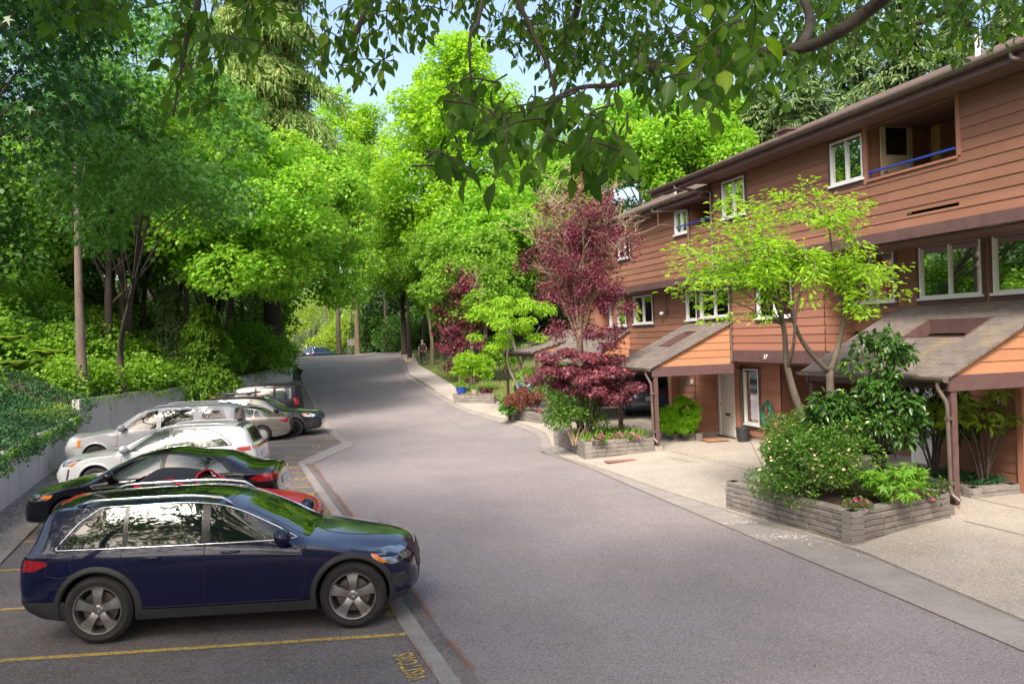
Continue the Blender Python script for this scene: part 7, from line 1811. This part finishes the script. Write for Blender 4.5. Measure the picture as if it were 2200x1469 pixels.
def region(poly, d0, d1, count, L, n, size, down=.5, anchor=None):
    """fill a photo-space outline with leafy twigs at distances d0..d1"""
    xs = [p[0] for p in poly]; ys = [p[1] for p in poly]
    def ins(x, y):
        c = False
        for i in range(len(poly)):
            (ax, ay), (bx, by) = poly[i], poly[i-1]
            if (ay > y) != (by > y) and x < (bx-ax)*(y-ay)/(by-ay)+ax: c = not c
        return c
    k = 0
    while k < count:
        x, y = rn.uniform(min(xs), max(xs)), rn.uniform(min(ys), max(ys))
        if not ins(x, y): continue
        Yd = rn.uniform(d0, d1); a = rn.uniform(0, math.pi) if rn.random() < .5 else math.pi/2+rn.gauss(0, .6); lp = L*1900/Yd
        twig((x-lp*math.cos(a)*.5, y-lp*abs(math.sin(a))*down, Yd+rn.uniform(-.1, .1)), (x+lp*math.cos(a)*.5, y+lp*abs(math.sin(a))*(1-down), Yd+rn.uniform(-.15, .15)), n, size); k += 1
region([(930, -60), (1870, -60), (1850, 60), (1740, 150), (1500, 160), (1380, 150), (1250, 190), (1120, 120), (1000, 60)], 5.4, 8.8, 330, .36, 11, .078, .75)
region([(1180, 40), (1460, 60), (1500, 150), (1440, 215), (1300, 230), (1180, 180)], 5.4, 6.6, 34, .32, 10, .08)
region([(1380, 130), (1700, 110), (1700, 170), (1640, 200), (1560, 150), (1420, 180), (1360, 170)], 4.4, 5.6, 28, .30, 9, .082)
region([(950, 200), (1100, 190), (1300, 230), (1330, 290), (1290, 330), (1180, 330), (1080, 330), (1000, 290), (945, 250)], 3.0, 3.9, 40, .24, 7, .082, .4)
region([(905, 330), (1010, 320), (1030, 380), (940, 385), (905, 370)], 2.9, 3.2, 5, .16, 4, .098)
region([(1230, 300), (1300, 310), (1295, 370), (1250, 385)], 3.1, 3.4, 5, .16, 4, .09)
region([(1490, 20), (1650, 10), (1660, 90), (1560, 110), (1490, 70)], 3.2, 4.2, 12, .26, 6, .10)
region([(1460, 130), (1570, 150), (1560, 215), (1480, 190)], 3.2, 3.8, 6, .22, 6, .10)
region([(590, 60), (690, -40), (960, -60), (960, 30), (880, 80), (820, 110), (830, 190), (770, 195), (700, 120), (640, 150), (600, 130)], 4.8, 6.2, 56, .32, 8, .078)
region([(1830, -40), (2240, -60), (2230, 60), (2140, 90), (2100, 70), (2060, 130), (1960, 120), (1900, 100), (1850, 60)], 6.5, 9, 80, .38, 10, .085)
region([(1540, 150), (1700, 120), (1790, 20), (1900, 30), (1890, 110), (1720, 170), (1600, 160)], 5.4, 7.2, 30, .34, 9, .085)
mb.build('twigs', m_barkd, root)
Ps = np.array(Ps); V, Fc = leaf_geo(Ps, np.array(As), RNG.normal(size=Ps.shape)*.7+np.array([0, -.2, .5]), np.array(Ss), 'ovate', .56); np_mesh('foliage', V, Fc, LM['over'], root)
C = []; Rr = []  # unseen crown above the frame, added to shade the boughs and foreground
for _ in range(80):
    C.append((rn.uniform(-5, 5.5), rn.uniform(-4, 6.5), rn.uniform(7.6, 10))); Rr.append(rn.uniform(.8, 1.3))
C = np.array(C)-np.array(tr0); P, A, Nn, S = clump_leaves(C, np.array(Rr), 13000, .22, .4); V, Fc = leaf_geo(P, A, Nn, S, 'rhomb', .6); np_mesh('crown', V, Fc, LM['over'], root)
# second tree, left of the viewpoint
tr1 = Vector((-8.2, 1.0, 1.0)); root = empty('overhanging_tree', tuple(tr1), 0, 'tree whose olive green leaf sprays hang into the top left of the picture', 'tree'); O = tr1
mb = MB(); limb(mb, [(0, 0, -1.5), (.1, .1, 3), (.5, .8, 6.8)], .24, .16, 12, 8); mb.build('trunk', m_barkd, root, smooth=True)
mb = MB()
limb(mb, [(.5, .8, 6.6), tuple(q(-200, -500, 4.8)), tuple(q(300, -300, 5.0)), tuple(q(420, -40, 4.8)), tuple(q(400, 90, 4.7)), tuple(q(372, 250, 4.6))], .045, .006, 8, 6)
limb(mb, [tuple(q(-200, -500, 4.8)), tuple(q(-40, -120, 5.4)), tuple(q(100, -20, 5.6)), tuple(q(220, 10, 5.6))], .03, .006, 8, 6)
mb.build('boughs', m_barkd, root, smooth=True); Ps, As, Ss = [], [], []; mb = MB()
region([(330, -30), (560, -40), (570, 60), (550, 130), (470, 180), (430, 250), (350, 250), (310, 200), (350, 100)], 4.0, 5.0, 32, .28, 7, .08)
region([(60, -40), (260, -40), (250, 40), (180, 60), (80, 30)], 4.6, 5.6, 16, .30, 8, .10)
mb.build('twigs', m_barkd, root)
Ps = np.array(Ps); V, Fc = leaf_geo(Ps, np.array(As), RNG.normal(size=Ps.shape)*.7+np.array([0, -.2, .5]), np.array(Ss), 'ovate', .56); np_mesh('foliage', V, Fc, LM['fern'] if False else LM['over'], root)
C = []; Rr = []  # broad crown out of view, added to cast shade on the near suv and lot
for _ in range(150):
    y = rn.uniform(-6, 9.5); C.append((rn.uniform(-16, -3.0), y, rn.uniform(8.6, 12))); Rr.append(rn.uniform(.9, 1.5))
C = np.array(C)-np.array(tr1); P, A, Nn, S = clump_leaves(C, np.array(Rr), 33000, .25, .4); V, Fc = leaf_geo(P, A, Nn, S, 'rhomb', .6); np_mesh('crown', V, Fc, LM['mid'], root)

# ================================================================ walking man and dog
m_skin = pmat('skin', (.55, .30, .22), .6, col2=(.50, .26, .19), scale=20); m_hair = pmat('hair_grey', (.30, .28, .27), .8); m_shirt = pmat('shirt_black', (.018, .018, .022), .8, col2=(.03, .03, .036), scale=14); m_pants = pmat('trousers_black', (.014, .014, .018), .8, col2=(.025, .025, .03), scale=12)
m_shoe = pmat('shoe', (.03, .03, .035), .6); m_fur = pmat('fur_cream', (.62, .44, .30), .95, col2=(.72, .58, .44), scale=30, bump=.8, bscale=60); m_leash = pmat('leash_red', (.6, .06, .04), .6)
def skin_mesh(name, nodes, edges, mat, parent=None, sub=2):
    me = bpy.data.meshes.new(name); me.from_pydata([n[0] for n in nodes], edges, []); o = bpy.data.objects.new(name, me); COL.objects.link(o)
    md = o.modifiers.new('s', 'SKIN'); sk = me.skin_vertices[0].data
    for i, n in enumerate(nodes): sk[i].radius = (n[1], n[2] if len(n) > 2 else n[1]); 
    sk[0].use_root = True; md.use_smooth_shade = True
    m2 = o.modifiers.new('u', 'SUBSURF'); m2.levels = m2.render_levels = sub
    bpy.context.view_layer.update(); me2 = bpy.data.meshes.new_from_object(o.evaluated_get(bpy.context.evaluated_depsgraph_get())); bpy.data.objects.remove(o)
    me2.materials.clear(); me2.materials.append(mat); me2.polygons.foreach_set('use_smooth', [True]*len(me2.polygons)); r = bpy.data.objects.new(name, me2); COL.objects.link(r); r.parent = parent; return r
pm = gp(909, 784, .11); yawm = rad(103)
man = empty('person', tuple(pm), yawm, 'man in black t-shirt and black trousers walking uphill on the sidewalk, holding a red leash', 'person')
# local: +x forward, y left
B = [((0, 0, .93), .135, .16), ((0, 0, 1.12), .125, .155), ((.02, 0, 1.32), .13, .175), ((.02, 0, 1.44), .09, .12), ((.03, 0, 1.52), .052, .055), ((.05, 0, 1.62), .082, .075), ((.05, 0, 1.70), .085, .078), ((.04, 0, 1.77), .05, .05),
     ((0, .10, .90), .092), ((.16, .10, .50), .062), ((.12, .10, .30), .058), ((.20, .10, .09), .038), ((.32, .10, .035), .032),
     ((0, -.10, .90), .092), ((-.02, -.10, .50), .062), ((-.16, -.10, .32), .056), ((-.30, -.10, .13), .038), ((-.22, -.10, .04), .032),
     ((.02, .20, 1.42), .055), ((-.04, .27, 1.15), .042), ((.10, .28, .93), .030), ((.14, .28, .86), .032), ((.16, .28, .80), .018),
     ((.02, -.20, 1.42), .055), ((.02, -.28, 1.14), .042), ((.14, -.27, .95), .030), ((.18, -.27, .88), .032), ((.21, -.27, .82), .018)]
Ed = [(0, 1), (1, 2), (2, 3), (3, 4), (4, 5), (5, 6), (6, 7), (0, 8), (8, 9), (9, 10), (10, 11), (11, 12), (0, 13), (13, 14), (14, 15), (15, 16), (16, 17), (3, 18), (18, 19), (19, 20), (20, 21), (21, 22), (3, 23), (23, 24), (24, 25), (25, 26), (26, 27)]
skin_mesh('body', B, Ed, m_skin, man)
g = .012
skin_mesh('shirt', [((0, 0, .90), .150, .178), ((0, 0, 1.12), .140, .172), ((.02, 0, 1.32), .145, .19), ((.02, 0, 1.45), .098, .13), ((.02, .20, 1.42), .072), ((-.01, .245, 1.27), .062), ((.02, -.20, 1.42), .072), ((.02, -.25, 1.27), .062)], [(0, 1), (1, 2), (2, 3), (3, 4), (4, 5), (3, 6), (6, 7)], m_shirt, man)
skin_mesh('trousers', [((0, 0, .95), .142, .168), ((0, .10, .88), .105), ((.16, .10, .50), .078), ((.12, .10, .30), .072), ((.19, .10, .12), .062), ((0, -.10, .88), .105), ((-.02, -.10, .50), .078), ((-.16, -.10, .32), .070), ((-.27, -.10, .16), .060)], [(0, 1), (1, 2), (2, 3), (3, 4), (0, 5), (5, 6), (6, 7), (7, 8)], m_pants, man)
for x, y, z, rr_ in ((.24, .10, .045, 0), (-.25, -.10, .07, .6)):
    mb = MB(); mb.ball((x, y, z), (.14, .052, .05), 12, 8, T=Matrix.Rotation(rr_, 4, 'Y')); mb.build('shoe', m_shoe, man, smooth=True)
mb = MB(); mb.ball((.045, 0, 1.665), (.098, .083, .10), 14, 10); mb.ball((.135, 0, 1.655), (.022, .016, .025), 8, 6)
for s_ in (-1, 1): mb.ball((.05, s_*.085, 1.66), (.022, .012, .03), 8, 6)
hd = mb.build('head', m_skin, man, smooth=True)
mb = MB(); mb.ball((.01, 0, 1.70), (.095, .088, .085), 14, 8); mb.build('hair', m_hair, man, smooth=True)
for s_ in (-1, 1):
    mb = MB(); mb.ball((.128, s_*.033, 1.685), .012, 8, 6); mb.build('eye', m_black, man, smooth=True)
    for f in range(4):
        x0 = .16 if s_ > 0 else .21
        mb = MB(); b0_ = Vector((x0-.02+.016*f, s_*.275, .82)); mb.tube([b0_, b0_+Vector((.006, -s_*.012, -.035+.003*f)), b0_+Vector((-.004, -s_*.035, -.05))], [.009, .008, .006], 6); mb.build('finger', m_skin, man, smooth=True)
    mb = MB(); mb.tube([(x0+.01, s_*.27, .86), (x0+.045, s_*.25, .83), (x0+.04, s_*.235, .80)], [.011, .009, .007], 6); mb.build('thumb', m_skin, man, smooth=True)
pd = gp(877, 783, .11); yawd = rad(160)
dog = empty('dog', tuple(pd), yawd, 'small curly cream dog on a leash, standing on the sidewalk left of the man', 'dog')
skin_mesh('body', [((-.18, 0, .27), .085), ((0, 0, .27), .088), ((.15, 0, .28), .10), ((.24, 0, .36), .062), ((.30, 0, .43), .072), ((.38, 0, .41), .038), ((.42, 0, .40), .026), ((-.20, .06, .22), .05), ((-.16, .06, .14), .034), ((-.21, .06, .08), .024), ((-.19, .06, .02), .026), ((-.20, -.06, .22), .05), ((-.16, -.06, .14), .034), ((-.21, -.06, .08), .024), ((-.19, -.06, .02), .026), ((.17, .06, .20), .04), ((.17, .06, .10), .026), ((.18, .06, .02), .026), ((.17, -.06, .20), .04), ((.17, -.06, .10), .026), ((.18, -.06, .02), .026), ((-.26, 0, .33), .03), ((-.27, 0, .42), .034), ((-.22, 0, .47), .028)],
    [(0, 1), (1, 2), (2, 3), (3, 4), (4, 5), (5, 6), (0, 7), (7, 8), (8, 9), (9, 10), (0, 11), (11, 12), (12, 13), (13, 14), (2, 15), (15, 16), (16, 17), (2, 18), (18, 19), (19, 20), (0, 21), (21, 22), (22, 23)], m_fur, dog)
for s_ in (-1, 1): mb = MB(); mb.ball((.28, s_*.065, .40), (.03, .018, .05), 8, 6); mb.build('ear', m_fur, dog, smooth=True)
mb = MB(); mb.ball((.445, 0, .405), .013, 8, 6); mb.build('nose', m_black, dog, smooth=True)
hand = man.matrix_basis @ Vector((.17, .27, .82)) if False else Matrix.Translation(pm) @ Matrix.Rotation(yawm, 4, 'Z') @ Vector((.17, .27, .82)); neck = Matrix.Translation(pd) @ Matrix.Rotation(yawd, 4, 'Z') @ Vector((.24, 0, .38))
mb = MB(); mb.tube([hand, hand.lerp(neck, .5)-Vector((0, 0, .12)), neck], .008, 6); tag(mb.build('leash', m_leash), 'red leash between the walking man and the cream dog', 'leash')

# ================================================================ sign board, street lamp
m_galv = pmat('galvanised', (.20, .20, .20), .6, .2, col2=(.15, .15, .15), scale=10)
pA, pB = at(748, 762, 88), at(763, 761, 88); zb = zof(765, 750, 88); root = empty('sign_board', (pA.x, 88, zb), 0, 'plain grey notice board on thin posts, seen from behind at the crest', 'sign')
for dx in (0, pB.x-pA.x, .18): mb = MB(); mb.tube([(dx, .08 if dx == .18 else 0, -.1), (dx, .08 if dx == .18 else 0, 1.75 if dx != .18 else 1.1)], .035, 8); mb.build('post', m_galv, root, smooth='auto')
w_ = pB.x-pA.x; mb = MB(); mb.box((.02, -.03, 1.05), (w_-.02, .0, 1.68)); mb.build('panel', m_galv, root)
X = at(768, 740, 93).x; zl = G(X, 93); lx = at(700, 617, 93); root = empty('street_lamp', (at(757, 740, 93).x, 93, zl), 0, 'street lamp arm reaching left from behind the slim tree at the crest', 'street lamp')
O = Vector((at(757, 740, 93).x, 93, zl)); mb = MB(); limb(mb, [(0, 0, 0), (0, 0, 4), tuple(at(757, 640, 93)-O), tuple(at(745, 627, 93)-O), tuple(at(725, 617, 93)-O)], .09, .04, 8, 6); mb.build('pole', m_galv, root, smooth=True)
mb = MB(); mb.ball(tuple(lx+Vector((.6, 0, 0))-O), (.62, .18, .12), 12, 8); mb.build('lamp_head', m_lens, root, smooth=True)

# ================================================================ small things
# pot by the near block, door mat, drain plate, hose
p = W(.55, .55, .13); pot('black ribbed rubbish pot beside the downspout', tuple(p), .19, .42, m_black, None, None)
mb = MB(); c = W(1.3, -.05, 0); mb.box((-.3, -.45, 0), (.3, .45, .02)); o = mb.build('door_mat', pmat('coir', (.30, .14, .07), .95, col2=(.4, .2, .1), scale=30)); o.location = (c.x, c.y, G(c.x, c.y)+.06); o.rotation_euler = (0, 0, HR); tag(o, 'brown coir door mat with black rim before the white door', 'door mat')
mb = MB(); mb.box((-.32, -.47, -.004), (.32, .47, .012)); e_ = mb.build('rim', m_black, o)
c = gp(1345, 993); mb = MB(); mb.box((-.55, -.16, 0), (.55, .16, .012)); o = mb.build('drain_plate', pmat('rusty_plate', (.22, .10, .075), .8, col2=(.28, .13, .10), scale=8)); o.location = (c.x, c.y, c.z+.05); o.rotation_euler = (0, 0, rad(14)); tag(o, 'flat rusty drain plate set in the driveway before the pale planter', 'drain plate')
ho = W(-.42, .80, 1.05); root = empty('garden_hose', tuple(ho), HR, 'coiled green garden hose on a wall reel behind the black pot', 'hose')
m_hose = pmat('hose_green', (.01, .16, .10), .5, col2=(.01, .10, .06), scale=6); mb = MB()
for k in range(5): mb.tube([(-.02-.02*k, .22*math.cos(t/16*2*math.pi), .30*math.sin(t/16*2*math.pi)-.02*k) for t in range(17)], .014, 6, cap=False)
mb.build('coil', m_hose, root, smooth=True); mb = MB(); mb.tube([(0, -.1, .0), (0, -.1, .36), (0, .1, .36), (0, .1, 0)], .015, 6); mb.build('hanger', m_pott, root, smooth=True)
# litter: pine needles along the seams, cones, fallen petals, leaves on the gutter
def litter(name, label, cat, pts, size, mat, wid=.2, kind='rhomb', dz=.018):
    P = np.array([(x, y, G(x, y)+dz) for x, y in pts]); A = RNG.normal(size=P.shape)*np.array([1, 1, .06]); V, Fc = leaf_geo(P, A, RNG.normal(size=P.shape)*.12+np.array([0, 0, 1]), RNG.uniform(size*.5, size, len(P)), kind, wid); tag(np_mesh(name, V, Fc, mat), label, cat, kind='stuff')
m_needle = pmat('needles', (.24, .085, .04), .9, col2=(.34, .15, .08), scale=30); m_brown = pmat('dead_leaves', (.11, .05, .028), .9, col2=(.19, .09, .045), scale=14)
pts = []
def along(pl, n, sp, pw=1., lo=0):
    R_ = resample(pl, 200)
    for _ in range(n):
        i = int(r_.random()**pw*198); a, b = R_[i], R_[i+1]; p = a.lerp(b, r_.random()); 
        if math.sin(i*.37)+math.sin(i*.11) < -.9+lo: continue
        pts.append((p.x+r_.normal()*sp, p.y+r_.normal()*sp*.5))
along(ext(L_out, 3), 6500, .022); along(ext(L_in, 3), 3800, .025); along(L_out2, 1500, .03); along(L_in2, 900, .03); along(R_as, 8000, .03, 1., .1)
along([p + Vector((-.15, -.1)) for p in R_as], 2600, .14)
litter('pine_needles', 'reddish pine needles gathered along the kerb seams', 'litter', pts, .055, m_needle, .12)
pts = [(r_.uniform(-9.5, -.8), r_.uniform(6.5, 13)) for _ in range(420)]; litter('cones', 'small brown cones and catkins strewn on the parking asphalt', 'litter', pts, .042, m_brown, .7, dz=.022)
pts = [(wallx(y)+.1+abs(r_.normal())*.5, y) for y in r_.uniform(12, 31, 1600)]; litter('leaf_litter', 'dead leaves along the foot of the wall', 'litter', pts, .07, m_brown, .6, dz=.045)
pts = [(x, y) for x, y in ((r_.uniform(-5, 9), r_.uniform(8, 40)) for _ in range(260))]; litter('leaf_litter', 'scattered small leaves on the road', 'litter', pts, .05, m_brown, .5)
pts = []
for px, py, n, s_ in ((1598, 1125, 60, .18), (1690, 1158, 70, .18), (1660, 1150, 30, .3), (1740, 1170, 16, .25), (1612, 1108, 20, .15), (1840, 1195, 6, .3)):
    c = gp(px, py); pts += [(c.x+r_.normal()*s_, c.y+r_.normal()*s_*.5) for _ in range(n)]
litter('fallen_petals', 'white petals fallen in the gutter below the azalea', 'petals', pts, .045, m_whitep, .8, dz=.03)
pts = []
for a, b in (((1445, 972), (1640, 1012)), ((1205, 990), (1300, 985)), ((1430, 985), (1500, 1000))):
    A_, B_ = gp(*a), gp(*b); pts += [((A_.lerp(B_, t)).x+r_.normal()*.03, (A_.lerp(B_, t)).y+r_.normal()*.02) for t in r_.random(80)]
litter('weeds', 'tiny weeds growing in the driveway joints', 'weeds', pts, .05, LM['mid'], .6, dz=.06)
# saw-cut joints in the driveway
m_joint = pmat('joint', (.09, .075, .06), .95)
for a, b in (((1420, 968), (1760, 1050)), ((2090, 1075), (2290, 1120)), ((2070, 1125), (2300, 1180)), ((1600, 925), (1640, 1010)), ((1720, 1000), (1960, 1040))):
    A_, B_ = gp(*a).to_2d(), gp(*b).to_2d(); ribbon_ground('expansion_joint', A_, B_, .018, .052, m_joint, drv, 30)

#print('DBG dog', pd, pm, G(pd.x, pd.y), [tuple(round(c, 2) for c in v) for v in (S_l[0], S_l[-1], S_r[0], S_r[-1])], [o.dimensions for o in dog.children][:2])

m_seamr = pmat('road_seam', (.10, .075, .065), .9, col2=(.16, .10, .075), scale=8, coords='World')
for a, b in (((815, 795), (870, 830)), ((870, 830), (935, 880)), ((935, 880), (1010, 925))):
    A_v, B_v = gp(*a).to_2d(), gp(*b).to_2d(); ribbon_ground('seam', A_v, B_v, .018, .006, m_seamr, road, 24)
